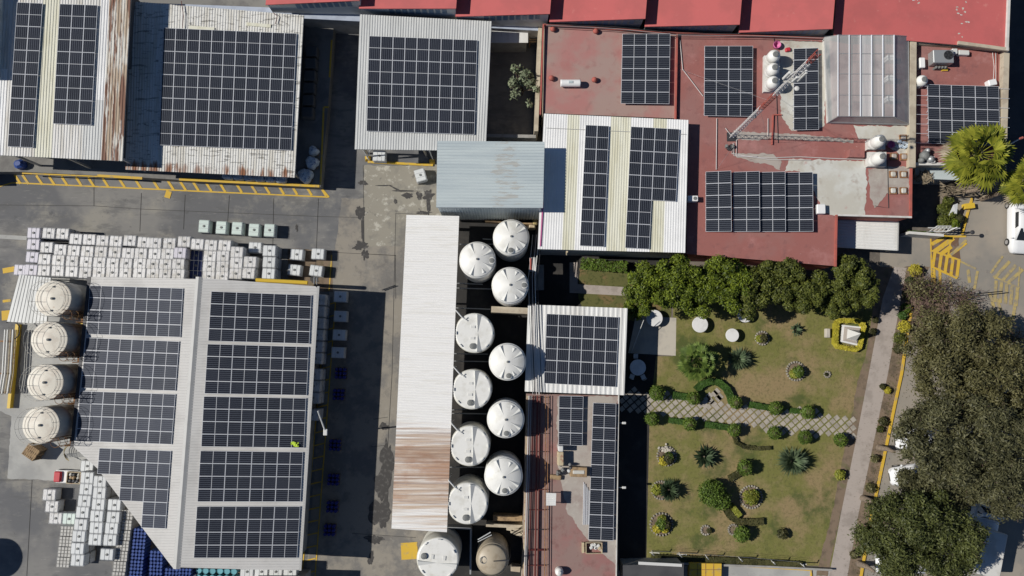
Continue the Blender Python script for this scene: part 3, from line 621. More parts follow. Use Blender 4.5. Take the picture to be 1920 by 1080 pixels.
# F red flat roof (left part, right part) -- one building, two roof levels
F_L = [(1021, 48), (1270, 64), (1268, 222), (1018, 212)]
F_R = [(1270, 64), (1548, 71), (1712, 74), (1708, 408), (1569, 404), (1567, 499), (1287, 476), (1291, 225), (1270, 224)]
c0 = at(1400, 250, 0); rF = thing('building', 'large flat red roofed building with mast, rooftop tanks and many solar arrays', 'building', (c0.x, c0.y, 0))
mb = MB(); mb.prism(quadpx(F_L, 4.3), 0, 4.29); mb.build('wall', 'wall', rF)
mb = MB(); mb.prism(inset_poly(quadpx(F_R, 4.3), .05), 0, 4.27); mb.build('wall', 'redkerb', rF)
def ragged(px, amp, step, seed):
    r_ = random.Random(seed); out = []; v = 0.0
    for i in range(len(px)):
        a, b = px[i], px[(i + 1) % len(px)]; L = math.hypot(b[0] - a[0], b[1] - a[1]); n = max(1, int(L / step)); nx, ny = -(b[1] - a[1]) / L, (b[0] - a[0]) / L
        for k in range(n): v = v * .55 + r_.uniform(-1, 1) * amp; t = k / n; out.append((a[0] + (b[0] - a[0]) * t + nx * v, a[1] + (b[1] - a[1]) * t + ny * v))
    return out
def flat(name, px, z, mt, parent, th=.0):
    if name == 'roof_patch': px = ragged(px, 1.5, 3.5, int(px[0][0]))
    P = quadpx(px, z); mb = MB()
    if th: mb.prism(P, z - th, z)
    else:
        a = sum(P[i].x * P[(i + 1) % len(P)].y - P[(i + 1) % len(P)].x * P[i].y for i in range(len(P)))
        if a < 0: P.reverse()
        mb.face(P)
    return mb.build(name, mt, parent)
flat('roof', F_L, 4.33, 'redgrey', rF, .04); flat('roof', F_R, 4.33, 'redroof', rF, .04)
flat('roof_patch', [(1470, 320), (1480, 299), (1622, 301), (1626, 340), (1622, 404), (1560, 404), (1545, 396), (1527, 360), (1500, 322)], 4.345, 'patch', rF)
flat('roof_patch', [(1600, 236), (1705, 236), (1705, 300), (1645, 262), (1610, 262)], 4.345, 'patch', rF)
flat('roof_patch', [(1463, 76), (1550, 78), (1546, 236), (1540, 240), (1484, 246), (1465, 215), (1462, 150)], 4.345, 'patch', rF)
flat('roof_patch', [(1628, 318), (1664, 312), (1706, 312), (1704, 364), (1664, 362), (1640, 390), (1630, 362)], 4.345, 'patchgrey', rF)
flat('roof_patch', [(1375, 246), (1475, 250), (1600, 262), (1600, 268), (1475, 262), (1375, 262)], 4.345, 'patchgrey', rF)
flat('roof_patch', [(1372, 286), (1450, 288), (1466, 300), (1462, 320), (1450, 312), (1380, 296)], 4.345, 'patchgrey', rF)
# parapets
def parapet(pts, z0, h, wd, mt, root, name='parapet'):
    mb = MB()
    for a, b in zip(pts[:-1], pts[1:]):
        A = at(*a, z0 + h); B = at(*b, z0 + h); d = (B - A).normalized(); n = Vector((-d.y, d.x, 0)) * wd / 2; e = d * wd * .5
        mb.prism([A - n - e, B - n + e, B + n + e, A + n - e], z0, z0 + h + rng.random() * .004)
    return mb.build(name, mt, root)
parapet([(1019, 46), (1016, 120), (1013, 213)], 4.33, .35, .14, 'redkerb', rF)
parapet([(1270, 64), (1267, 222)], 4.33, .35, .12, 'redkerb', rF)
parapet([(1021, 46), (1270, 62), (1545, 71)], 4.33, .22, .16, 'redkerb', rF)
parapet([(1711, 76), (1708, 407)], 4.33, .14, .2, 'redkerb', rF); parapet([(1708, 407), (1570, 403)], 4.33, .16, .16, 'whitewall', rF)
parapet([(1569, 404), (1567, 498)], 4.33, .18, .16, 'redkerb', rF); parapet([(1465, 215), (1450, 215), (1448, 270)], 4.33, .16, .1, 'redkerb', rF)
flat('plinth', [(1433, 104), (1462, 104), (1462, 172), (1432, 172)], 4.75, 'whitewall', rF, .42)
flat('plinth', [(1627, 262), (1660, 262), (1660, 280), (1627, 280)], 4.85, 'whitewall', rF, .52)
flat('plinth', [(1627, 285), (1662, 285), (1662, 312), (1627, 312)], 4.85, 'whitewall', rF, .52)
flat('vent_box', [(1594, 279), (1621, 280), (1621, 295), (1592, 294)], 4.95, 'redroof', rF, .62)
flat('parapet', [(1545, 66), (1716, 70), (1716, 77), (1545, 73)], 4.5, 'wall', rF, .18)
# little skylight domes on the red roof
for i, (x, y, tx) in enumerate([(1675, 326.5, 'upper left'), (1694.6, 327, 'upper right'), (1675, 357.4, 'lower left'), (1694.6, 357.4, 'lower right')]):
    p = at(x, y, 4.5); s_ = MB(); s_.box((p.x, p.y, 4.345), (.62, .62, .16)); dome = s_.build('skylight_kerb', 'ruststeel', rF)
    s_ = MB(); s_.rbox((p.x, p.y, 4.505), (.46, .46, .12), .08); s_.build('dome', 'patch', dome)
for (x, y) in ((1695.4, 294), (1676.6, 293), (1694, 258.6)):
    p = at(x, y, 4.5); s_ = MB(); s_.box((p.x, p.y, 4.345), (.62, .62, .16)); dome = s_.build('skylight_kerb', 'ruststeel', rF)
    s_ = MB(); s_.rbox((p.x, p.y, 4.505), (.46, .46, .12), .08); s_.build('dome', 'patchgrey', dome)
for (x, y) in ((1036.5, 55), (1117, 59), (1034, 147), (1114.5, 150)):
    p = at(x, y, 4.5); s_ = MB(); s_.lathe((p.x, p.y, 4.33), [(.10, 0), (.10, .22), (.27, .24), (.22, .36), (.10, .44), (.01, .46)], 14); s_.build('roof_vent', 'redkerb', rF, True)
# roof conduits and seams on the red roof
mb = MB()
for pts in ([(1381, 262), (1381, 293), (1440, 296), (1500, 294), (1560, 297), (1622, 299)], [(1375, 268), (1372, 288), (1440, 299), (1520, 300)], [(1440, 222), (1440, 256)], [(1344, 222), (1343, 318)], [(1275, 75), (1280, 130), (1318, 180)], [(1372, 256), (1360, 240)], [(1376, 270), (1376, 292), (1420, 293)]):
    mb = MB(); mb.tube([at(x, y, 4.42) for x, y in pts], .035, 5); mb.build('conduit', 'cable', rF)
mb = MB()
for pts in ([(1455, 150), (1459, 268)], [(1664, 300), (1666, 390), (1640, 386)], [(1450, 60), (1452, 80)]): mb = MB(); mb.tube([at(x, y, 4.39) for x, y in pts], .025, 5); mb.build('conduit', 'darksteel', rF)
for k, off in enumerate((0, 3.5, 7)):
    mb = MB(); mb.tube([at(1024, 45 + off * .6, 4.75), at(1150, 50 + off, 4.65), at(1270, 62 + off, 4.75), at(1420, 64 + off, 4.65), at(1545, 68 + off, 4.75)], .03, 5); mb.build('cable_run', 'darksteel' if k != 1 else 'galv', rF)

# canopy
c4 = [(1570, 404), (1684, 408), (1682, 470), (1569, 464)]
rQ, _ = house('canopy', 'small ribbed white canopy roof over the walkway below the red roof', c4, 2.0, None)
roofcorr(rQ, [(1570, 400), (1684, 406), (1682, 470), (1569, 464)], [2.0] * 4, ['white_sheet'], .26, .035, 'v', ubr=[.3, .6])
posts(rQ, [(1680, 466), (1680, 410), (1573, 460)], 2.0, .05)
mb = MB(); strip3(mb, [(1683.5, 408), (1682, 470)], .12, 1.95, .12); mb.build('gutter', 'flash', rQ)
# G long white tank shelter roof
G4 = [(762, 403), (861, 405), (838, 998), (734, 991)]
rG, PG = house('shelter', 'long narrow white shelter roof rusting towards its lower end, left of the round tanks', G4, 5.0, None)
roofcorr(rG, G4, [4.9, 5.0, 5.0, 4.9], ['rust_end_sheet'], .22, .03, 'v', ubr=[.2, .4, .6, .8])
posts(rG, [(772, 412), (768, 560), (758, 720), (748, 860), (742, 980), (852, 412), (842, 720), (834, 980)], 4.9)
# H
H4 = [(990, 571), (1177, 578), (1171, 741), (984, 734)]
rH, _ = house('building', 'white standing seam roof with a six column solar array below the green courtyard', H4, 3.1, 'greywall', .2)
roofcorr(rH, H4, [3.1] * 4, ['white_sheet'], .42, .03, 'u')
# I red flat roof below
I4 = [(987, 738), (1160, 742), (1155, 1110), (978, 1110)]
rI, _ = house('building', 'narrow flat faded red roof with a long single column solar array and rows of pipes', I4, 2.6, 'wall', 0, wall_top=2.58)
flat('roof', I4, 2.62, 'redbrown', rI, .035)
flat('roof_patch', [(1045, 742), (1157, 744), (1155, 1060), (1100, 1010), (1064, 960), (1046, 870), (1044, 800)], 2.632, 'patchgrey', rI)
parapet([(1160, 742), (1155, 1110)], 2.6, .12, .1, 'whitewall', rI)
# J big warehouse, low gable
ZE, ZR = 4.6, 5.8
J_ridge = [(373, 521), (331, 1066)]
def Zj(px, py):
    xl = 170 - (py - 518) * .095; xr = 373 - (py - 521) * .0770; xe = 596 - (py - 537) * .0625
    if px < xr: t = max(0, min(1, (px - xl) / (xr - xl))); return ZE + (ZR - ZE) * t
    t = max(0, min(1, (px - xr) / (xe - xr))); return ZR + (ZE - ZR) * t
cJ = at(370, 790, 0); rJ = thing('warehouse', 'big white gabled warehouse roof covered with solar arrays, its lower left corner cut diagonally', 'warehouse', (cJ.x, cJ.y, 0))
mb = MB(); foot = [(171, 519), (373, 521), (596, 537), (562, 1070), (326, 1067), (318, 1057), (182, 878), (138, 838)]
mb.prism(inset_poly([at(x, y, Zj(x, y)) for x, y in foot], .7), 0, 4.3); mb.build('wall', 'greywall', rJ)
def roofpoly(px, z_, name, mt, rib=True):
    """tilted roof plane with ribs across, clipped to a px polygon by strips"""
    mb = MB()
    ys = sorted(set([p[1] for p in px])); y0, y1 = ys[0], ys[-1]; n = int((y1 - y0) / 5.2)
    def xs_at(y):
        out = []
        for i in range(len(px)):
            (xa, ya), (xb, yb) = px[i], px[(i + 1) % len(px)]
            if (ya <= y < yb) or (yb <= y < ya): out.append(xa + (xb - xa) * (y - ya) / (yb - ya))
        return (min(out), max(out)) if out else None
    prev = None
    for i in range(n):
        for t, h in ((0.0, 0), (.78, 0), (.86, 1), (.96, 1)):
            y = y0 + (y1 - y0) * (i + t) / n; e = xs_at(min(max(y, y0 + .01), y1 - .01))
            if not e: continue
            row = (at(e[0], y, Zj(e[0], y) + .03 * h), at(e[1], y, Zj(e[1], y) + .03 * h))
            if prev:
                a, b = prev; c, d = row; mb.face([c, d, b, a], 0)
            prev = row
    e = xs_at(y1 - .01); row = (at(e[0], y1, Zj(e[0], y1)), at(e[1], y1, Zj(e[1], y1))); mb.face([row[0], row[1], prev[1], prev[0]], 0)
    P = [at(x, y, Zj(x, y) - .02) for x, y in px]; Q = [p - Vector((0, 0, .14)) for p in P]; k = len(P)
    for i in range(k): mb.face([P[i], P[(i + 1) % k], Q[(i + 1) % k], Q[i]], 1)
    return mb.build(name, [mt, 'shaft'], rJ)
roofpoly([(171, 519), (372, 521), (331, 1066), (326, 1067), (318, 1057), (182, 878), (160, 858), (138, 838)], 0, 'roof', 'jroof')
roofpoly([(374, 521), (596, 537), (562, 1069), (333, 1066)], 0, 'roof', 'jroof')
mb = MB(); A_ = at(373, 519, ZR + .04); B_ = at(330.5, 1067, ZR + .04); d = (B_ - A_).normalized(); nn = Vector((-d.y, d.x, 0)) * .30
mb.idx([A_ - nn - Vector((0, 0, .07)), A_ + Vector((0, 0, .05)), A_ + nn - Vector((0, 0, .07)), B_ - nn - Vector((0, 0, .07)), B_ + Vector((0, 0, .05)), B_ + nn - Vector((0, 0, .07))], [(0, 1, 4, 3), (1, 2, 5, 4)])
mb.build('ridge_cap', 'flash', rJ)
mb = MB(); strip3(mb, [(597.5, 537), (563.5, 1069)], .2, 4.45, .16); mb.build('gutter', 'flash', rJ)
mb = MB(); strip3(mb, [(168.5, 519), (136, 838)], .28, 4.48, .12); mb.build('gutter', 'darksteel', rJ)
mb = MB(); strip3(mb, [(372, 521), (597, 538.5)], .05, 4.7, .2) if False else None
mb = MB(); mb.tube([at(480, 525, 3.9), at(577, 530, 3.9)], .18, 8); mb.build('yellow_pipe', 'yellowsteel', rJ)
mb = MB(); mb.tube([at(589, 532, 4.7), at(589, 520, 5.6)], .05, 5); mb.tube([at(594, 533, 4.7), at(594, 521, 5.6)], .05, 5); mb.build('roof_post', 'galv', rJ)
# K sawtooth red row
edges = [(140, -30), (320, -18), (499, -6), (674, 1), (855, 16), (1031, 26), (1210, 35), (1387, 46), (1561, 54)]
ords = ['first', 'second', 'third', 'fourth', 'fifth', 'sixth', 'seventh', 'eighth']
for i in range(len(edges) - 1):
    (xa, ya), (xb, yb) = edges[i], edges[i + 1]
    zl, zr = 5.0, 6.25
    q = [at(xa + 16, ya - 170, zl), at(xb + 14, yb - 170, zr), at(xb, yb, zr), at(xa - 1.2, ya + 15, zl)]
    if i == 2: lb = 'small sliver of sloping red roof at the left end of the red row'
    else: lb = 'sloping red roof bay, %s in the red row along the top edge' % (['', '', '', 'second from the left', 'third from the left', 'fourth from the left', 'fifth from the left', 'sixth from the left'][i])
    if i < 2: continue
    c = (q[2] + q[3]) / 2; rk = thing('red_roof_building', lb, 'building', (c.x, c.y, 0), 'red sawtooth roof bays')
    mb = MB(); slab_under(mb, [p + Vector((0, 0, .004)) for p in q], .12, 0); mb.build('roof', 'redawn', rk)
    P = inset_poly(q, .12); mb = MB()
    for a, b in zip(P, P[1:] + P[:1]):
        mb.face([(a.x, a.y, 0), (b.x, b.y, 0), (b.x, b.y, b.z - .12), (a.x, a.y, a.z - .12)])
    mb.build('wall', 'greywall' if i > 4 else 'whitewall', rk)
    # ribbon of panes under the eave
    for k in range(9):
        a = lerp(P[3], P[2], .30 + k * .07); b = lerp(P[3], P[2], .30 + k * .07 + .05); zt = a.z - .3
        n = Vector((0.02, -1, 0)) * .03
        mb = MB(); mb.face([(a.x + n.x, a.y + n.y, zt - .9), (b.x + n.x, b.y + n.y, zt - .9), (b.x + n.x, b.y + n.y, zt), (a.x + n.x, a.y + n.y, zt)]); mb.build('window', 'pane', rk)
K9 = [(1577, -120), (1896, -120), (1888, 92), (1700, 76), (1563, 66)]
rk, _ = house('red_roof_building', 'wide flat bright red roof with pale flakes in the top right corner', K9, 5.0, 'wall', .1)
flat('roof', K9, 5.02, 'redawn', rk, .05)
parapet([(1897, -120), (1889, 92)], 5.0, .25, .22, 'whitewall', rk); parapet([(1800, 80), (1889, 92)], 5.0, .22, .3, 'wall', rk)
mb = MB()
for s in range(16):
    x = rng.choice([1718, 1730, 1798, 1805, 1810, 1820]) + rng.uniform(-6, 6); y = rng.uniform(0, 72) if x > 1760 else rng.uniform(-4, 6)
    addblob(mb, x, y, rng.uniform(1, 3.2), rng.uniform(1, 2), 5.026 + s * .0006, 100 + s, n=9, jag=.5)
mb.build('flaking_patch', 'patch', rk)
# narrow pale roof strip along the foot of the red row
for k, (pa, pb, wd, zz) in enumerate([((246, 12), (560, 24), 1.1, 3.2), ((560, 24), (676, 30), .9, 3.1), ((916, 42), (1020, 48), .9, 3.1)]):
    q = [at(pa[0], pa[1] - 8, zz), at(pb[0], pb[1] - 8, zz), at(pb[0], pb[1] + 10, zz), at(pa[0], pa[1] + 10, zz)]
    c = (q[2] + q[3]) / 2; rs = thing('lean_to_roof', ['long narrow pale lean-to roof behind the large stained shed', 'narrow pale lean-to roof at the top of the dark alley', 'narrow pale lean-to roof at the top of the small tree yard'][k], 'roof', (c.x, c.y, 0))
    mb = MB(); slab_under(mb, q, .1); mb.build('roof', 'lavender_sheet', rs)
    mb = MB(); mb.prism([Vector((p.x, p.y, 0)) for p in inset_poly(q, .1)], 0, zz - .11); mb.build('wall', 'greywall', rs)
# lower white lean-to roof in the tree yard
q4 = [(905, 56), (990, 57), (990, 80), (905, 80)]
rs, _ = house('lean_to_roof', 'white lean-to roof beside the timber rack at the top of the small tree yard', q4, 2.4, 'greywall', .1, 'roof')
flat('roof', q4, 2.42, 'white_sheet', rs, .06)
# timber rack
p = at(1003, 68, 1.5); rt = thing('timber_rack', 'slatted brown timber rack against the wall at the top of the small tree yard', 'rack', (p.x, p.y, 0))
for k in range(5):
    mb = MB(); mb.box((p.x, p.y + .45 - k * .22, 1.2), (1.1, .12, .08)); mb.build('slat', 'wood', rt)
mb = MB()
for sx in (-1, 1):
    for sy in (-1, 1): mb.box((p.x + sx * .48, p.y + sy * .5, 0), (.07, .07, 1.4))
mb.build('frame', 'ruststeel', rt)
# yard wall beside the tree yard
mb = MB(); strip3(mb, [(1011, 50), (1003, 264)], .35, 0, 3.2); w1 = mb.build('wall', 'wall'); tag(w1, 'long beige yard wall between the small tree yard and the red roof', 'wall')
mb = MB(); strip3(mb, [(905, 266), (1003, 268)], .3, 0, 2.2); w1 = mb.build('wall', 'greywall'); tag(w1, 'grey wall closing the lower side of the small tree yard', 'wall')
# M right building with recessed red roof
M4 = [(1714, 80), (1888, 92), (1882, 306), (1712, 306)]
rM, _ = house('building', 'small walled red terrace roof at the right with a three column solar array', M4, 4.6, 'wall', .05, wall_top=4.1)
flat('roof', M4, 4.13, 'redroof', rM, .025)
parapet([(1713, 78), (1711, 308)], 4.13, .75, .55, 'wall', rM); parapet([(1888, 90), (1882, 306)], 4.13, .6, .5, 'wall', rM); parapet([(1716, 80), (1886, 92)], 4.13, .4, .2, 'wall', rM); parapet([(1714, 307), (1882, 308)], 4.13, .25, .25, 'whitewall', rM)
# porch roofs under it
q4 = [(1716, 312), (1800, 314), (1800, 338), (1716, 334)]
rs, _ = house('porch_roof', 'blue-shaded porch roof under the palm below the walled terrace', q4, 2.6, 'greywall', .3, 'roof'); flat('roof', q4, 2.62, 'blue_sheet', rs, .08)  # blue sheet colour paints in the bluish shade over the porch
# L polycarbonate roof
rL = thing('glazed_roof_structure', 'translucent white ribbed polycarbonate roof structure standing on the red roof', 'greenhouse', tuple(at(1625, 146, 4.34)))
z0, z1 = 4.36, 6.1
top = [at(1571, 66, z1), at(1676, 66, z1), at(1676, 219, z1 - .1), at(1571, 218, z1 - .1)]
bot = [at(1546, 70, z0 + .5), at(1703, 68, z0 + .5), at(1705, 233, z0 + .4), at(1553, 229, z0 + .4)]
ribsx = [1571, 1592, 1613, 1634, 1655, 1676]
for k in range(5):
    u0, u1 = k / 5, (k + 1) / 5
    mb = MB(); mb.face([bil(top, u0, 0), bil(top, u0, 1), bil(top, u1, 1), bil(top, u1, 0)][::1]); mb.build('polycarbonate_panel', 'polymilky' if k == 2 else 'polycarb', rL)
for a, b, mt in ((0, 1, 'polyskirt_shade'), (1, 2, 'polyskirt_shade'), (2, 3, 'polyskirt_shade'), (3, 0, 'polycarb')):  # left skirt keeps the lit tone, the others the shaded one
    mb = MB(); mb.face([top[a], top[b], bot[b], bot[a]]); mb.build('skirt_panel', mt, rL)
    mb = MB(); f0, f1 = bot[a], bot[b]; mb.face([f0, f1, (f1.x, f1.y, z0 - .02), (f0.x, f0.y, z0 - .02)]); mb.build('base_wall', 'whitewall', rL)
for k in range(6):
    u = k / 5; mb = MB(); mb.tube([bil(top, u, -.0) + Vector((0, 0, .05)), bil(top, u, 1) + Vector((0, 0, .05))], .055, 5); mb.build('rib', 'alu', rL)
mb = MB()
for v in (0, .23, .48, .74, 1): mb.tube([bil(top, 0, v) + Vector((0, 0, .02)), bil(top, 1, v) + Vector((0, 0, .02))], .03, 5)
for a in range(4): mb.tube([top[a], bot[a]], .04, 5); mb.tube([bot[a], bot[(a + 1) % 4]], .04, 5)
mb.build('frame', 'galv', rL)
for k in range(3):
    p = at(1665, 112 + k * 38, 4.6); mb = MB(); mb.rbox((p.x, p.y, 4.36), (.8, .5, .9), .1); o = mb.build('crate', 'white'); tag(o, ['white box under the clear roof, nearest its top', 'white box in the middle under the clear roof', 'white box under the clear roof, nearest its bottom'][k], 'box', 'boxes under the clear roof')
# lean-to beside the left tanks
q4 = [(36, 515), (96, 521), (88, 608), (13, 603)]
rs, _ = house('lean_to_roof', 'grey corrugated lean-to roof left of the topmost cone tank', q4, 2.8, None, cat='roof')
roofcorr(rs, q4, [2.8] * 4, ['grey_sheet'], .27, .035, 'u'); posts(rs, [(38, 518), (90, 604), (18, 600), (92, 524)], 2.8, .06)
# bottom right office roof and yellow play deck
q4 = [(1168, 1060), (1282, 1056), (1282, 1140), (1168, 1140)]
rs, _ = house('building', 'dark blue-grey roof at the bottom edge beside the garden fence', q4, 2.6, 'greywall', .1); flat('roof', q4, 2.62, 'street', rs, .06)
parapet([(1200, 1056), (1276, 1060)], 2.6, .12, .25, 'steel', rs)
q4 = [(1293, 1056), (1353, 1057), (1352, 1100), (1292, 1100)]
o_ = MB(); o_.prism(quadpx(q4, .8), .1, .8); o = o_.build('yellow_deck', 'yellow'); tag(o, 'yellow panelled deck at the bottom edge of the garden', 'deck')
mb = MB()
for t in (.25, .5, .75): strip3(mb, [(1293 + 60 * t, 1056), (1293 + 60 * t, 1100)], .04, .804, .02)
strip3(mb, [(1293, 1068), (1352, 1068)], .04, .806, .02); mb.build('deck_joint', 'ruststeel', o)
p = at(1269, 1075, 1.2); ld = thing('ladder_frame', 'orange steel ladder frame lying at the bottom edge of the garden', 'ladder', (p.x, p.y, .01))
for x in (1258, 1281): mb = MB(); mb.bar(at(x, 1062, .5), at(x, 1100, .5), .09); mb.build('rail', 'ruststeel', ld)
for k in range(3): mb = MB(); mb.bar(at(1258, 1068 + k * 10, .52), at(1281, 1068 + k * 10, .52), .07); mb.build('rung', 'ruststeel', ld)
kerb('kerb', [(1355, 1058), (1440, 1063), (1520, 1068), (1522, 1110)], .2, .13, 'yellow', 'yellow kerb around the pale court at the bottom right of the garden')
mb = MB(); strip3(mb, [(1205, 1052), (1300, 1055), (1440, 1060), (1556, 1066)], .18, 0, .55); w1 = mb.build('low_wall', 'greywall'); tag(w1, 'low dark wall along the bottom edge of the garden', 'wall')
mb = MB(); strip3(mb, [(1688, 441), (1752, 446)], .25, 0, 1.6); w1 = mb.build('wall', 'whitewall'); tag(w1, 'short white wall between the canopy and the entrance gate', 'wall')
# ================================================================== SOLAR ARRAYS
def array(label, c4, nx, ny, z, land=False, lift=.14, mask=None, dusty=False, legs=False, group=None, tilt=0.0):  # dusty: takes the cells that have glare put into their colour
    """c4 px corners TL,TR,BR,BL; land: long side of a panel runs across; z: height or function(px,py)"""
    zf = z if callable(z) else (lambda x, y: z)
    c3 = [at(x, y, zf(x, y) + lift) for x, y in c4]
    if tilt: c3[1] += Vector((0, 0, tilt)); c3[2] += Vector((0, 0, tilt))
    c = sum(c3, Vector((0, 0, 0))) / 4
    zb = min(p.z for p in c3) - lift
    root = thing('solar_array', label, 'solar panels', (c.x, c.y, zb), group or 'rooftop solar arrays')
    N = (c3[1] - c3[0]).cross(c3[3] - c3[0]); N = N if N.z > 0 else -N; N.normalize()
    g_ = .007; fr = .024
    for j in range(ny):
        for i in range(nx):
            if mask and not mask(i, j): continue
            q = [bil(c3, (i + a) / nx, (j + b) / ny) for a, b in ((0, 0), (1, 0), (1, 1), (0, 1))]
            ex = (q[1] - q[0]).normalized(); ey = (q[3] - q[0]).normalized()
            q = [q[0] + ex * g_ + ey * g_, q[1] - ex * g_ + ey * g_, q[2] - ex * g_ - ey * g_, q[3] + ex * g_ - ey * g_]
            inn = [q[0] + ex * fr + ey * fr, q[1] - ex * fr + ey * fr, q[2] - ex * fr - ey * fr, q[3] + ex * fr - ey * fr]
            lo = [p - N * .035 for p in q]
            uv = [(0, 0), (1, 0), (1, 1), (0, 1)] if land else [(0, 0), (0, 1), (1, 1), (1, 0)]
            mb = MB(); vs = q + inn + lo
            fs = [(4, 7, 6, 5), (0, 4, 5, 1), (1, 5, 6, 2), (2, 6, 7, 3), (3, 7, 4, 0), (0, 1, 9, 8), (1, 2, 10, 9), (2, 3, 11, 10), (3, 0, 8, 11), (8, 9, 10, 11)]
            us = [[uv[0], uv[3], uv[2], uv[1]]] + [[(0, 0)] * 4] * 9
            mb.idx(vs, fs, [0] + [1] * 9, us)
            mb.build('solar_panel', ['cell_glare' if dusty else 'cell', 'alu'], root)
    # mounting rails and feet
    for j in range(ny if land else ny):
        for b in (.22, .78):
            us_ = [i for i in range(nx) if (not mask or mask(i, j))]
            if not us_: continue
            mb = MB(); v = (j + b) / ny
            mb.tube([bil(c3, min(us_) / nx, v) - N * .07, bil(c3, (max(us_) + 1) / nx, v) - N * .07], .028, 4)
            if legs:
                for u in (min(us_) / nx + .02, (max(us_) + 1) / nx - .02):
                    a = bil(c3, u, v) - N * .08; mb.tube([a, Vector((a.x, a.y, zb))], .025, 4)
            mb.build('mounting_rail', 'alu', root)
    return root
W_ = 'solar array '
array('solar array two panels wide and six tall, far left on the rusty shed', [(32, 4), (80, 6), (62, 277), (14, 275)], 2, 6, 6.34)
array('solar array three panels wide and five tall on the rusty-edged shed', [(112, 7), (183, 9.5), (171, 235), (99, 232)], 3, 5, 6.34)
array('large solar array eleven panels wide, shaded at its left edge, on the stained shed', [(307, 52), (556, 62.5), (546, 282), (298, 272)], 11, 5, 4.14)
array('solar array nine panels wide and four tall on the clean pale grey shed', [(692, 67), (895, 75), (889.5, 252.5), (687, 246)], 9, 4, 4.74)
array('tall narrow two panel wide solar array on the left of the white and cream roof', [(1098, 234), (1142, 236), (1133, 463), (1087, 461)], 2, 5, 5.54)
array('L-shaped solar array on the right of the white and cream roof', [(1183, 237), (1274, 242), (1263, 470), (1172, 465)], 4, 5, 5.54, mask=lambda i, j: j < 3 or i < 2)
array('solar array two by six panels on the red roof beside the white gas cylinder', [(1167, 63.5), (1257, 63), (1255, 195), (1164, 194)], 2, 6, 4.36, True, .45, legs=True)
array('solar array two by six panels left of the three rooftop water tanks', [(1321, 86), (1412, 86), (1411, 218.5), (1320, 217)], 2, 6, 4.36, True, .42, legs=True)
array('single column solar array of seven panels under the lattice mast, left of the clear roof', [(1488, 91), (1534.5, 89.5), (1535.5, 243), (1488, 244)], 1, 7, 4.36, True, .45, legs=True)
for k, (xa, xb) in enumerate(((1323, 1369), (1375, 1422), (1424.5, 1470), (1473, 1521.5))):
    array(['leftmost', 'second from left', 'third from left', 'rightmost'][k] + ' of the four tilted solar racks at the bottom of the red roof', [(xa, 322 + k * .4), (xb, 321.5 + k * .8), (xb + 1, 435), (xa, 434.5)], 1, 5, 4.36, True, .22, legs=True, group='four tilted solar racks on the red roof', tilt=.32)
array('solar array three by five panels on the walled terrace, its corner hidden by the palm', [(1739, 158), (1873, 162), (1875, 273), (1741, 269)], 3, 5, 4.2, True, .5, legs=True)
array('solar array six panels wide and three tall on the standing seam roof', [(1025, 588), (1160, 594.5), (1155, 726), (1020, 719)], 6, 3, 3.14, lift=.12)
array('short solar array of four panels on the narrow faded red roof', [(1048, 742), (1094, 743), (1092, 836), (1047, 834)], 1, 4, 2.65, True, .4, legs=True)
array('long one column solar array of eleven panels on the narrow faded red roof', [(1112, 755), (1155.5, 757), (1150, 1014), (1103, 1012)], 1, 11, 2.65, True, .3, legs=True)
for k, c4 in enumerate([[(396, 546), (584, 553.3), (580, 644.7), (390, 639.5)], [(389, 644.7), (579, 650), (575, 741.5), (383.3, 738)], [(382, 743), (574, 746.5), (570, 840), (377, 837.5)],
                        [(375.8, 845), (568.3, 847.5), (563.6, 941), (370, 941)], [(369, 949.6), (563, 949.6), (557, 1046.4), (363, 1046.4)]]):
    array(['top', 'second', 'third', 'fourth', 'bottom'][k] + ' sixteen panel solar block on the right half of the big warehouse roof', c4, 4, 4, Zj, True, .12, group='solar blocks on the right half of the warehouse')
for k, c4 in enumerate([[(168.5, 535), (343.3, 540.5), (338, 632.5), (161.7, 626.5)], [(160.8, 633), (336, 640), (329, 733), (151.7, 727.5)], [(150, 733), (329, 739), (321.7, 833.5), (142.5, 827)]]):
    array(['top', 'middle', 'lower'][k] + ' glare-greyed sixteen panel solar block on the left half of the big warehouse roof', c4, 4, 4, Zj, True, .12, dusty=True, group='solar blocks on the left half of the warehouse')
array('stepped solar array narrowing downwards at the diagonal corner of the big warehouse roof', [(186, 840), (320.8, 845.5), (310, 991.5), (174.5, 986)], 3, 6, Zj, True, .12, mask=lambda i, j: i >= j // 2, dusty=True)
# bright cloth on the panels
mb = MB(); p = at(553, 833, Zj(553, 833) + .2); r_ = random.Random(3)
gr = [[Vector((p.x + (i - 3) * .11, p.y + (j - 1.5) * .13 + .05 * math.sin(i), p.z + .06 * r_.random() + .04)) for i in range(7)] for j in range(4)]
for j in range(3):
    for i in range(6):
        if (i + j) % 7 != 6 and not (j == 0 and i < 2): mb.face([gr[j][i], gr[j][i + 1], gr[j + 1][i + 1], gr[j + 1][i]])
o = mb.build('crumpled_cloth', 'hivis'); tag(o, 'crumpled bright yellow-green cloth lying on the lower right panel of the third warehouse block', 'cloth')

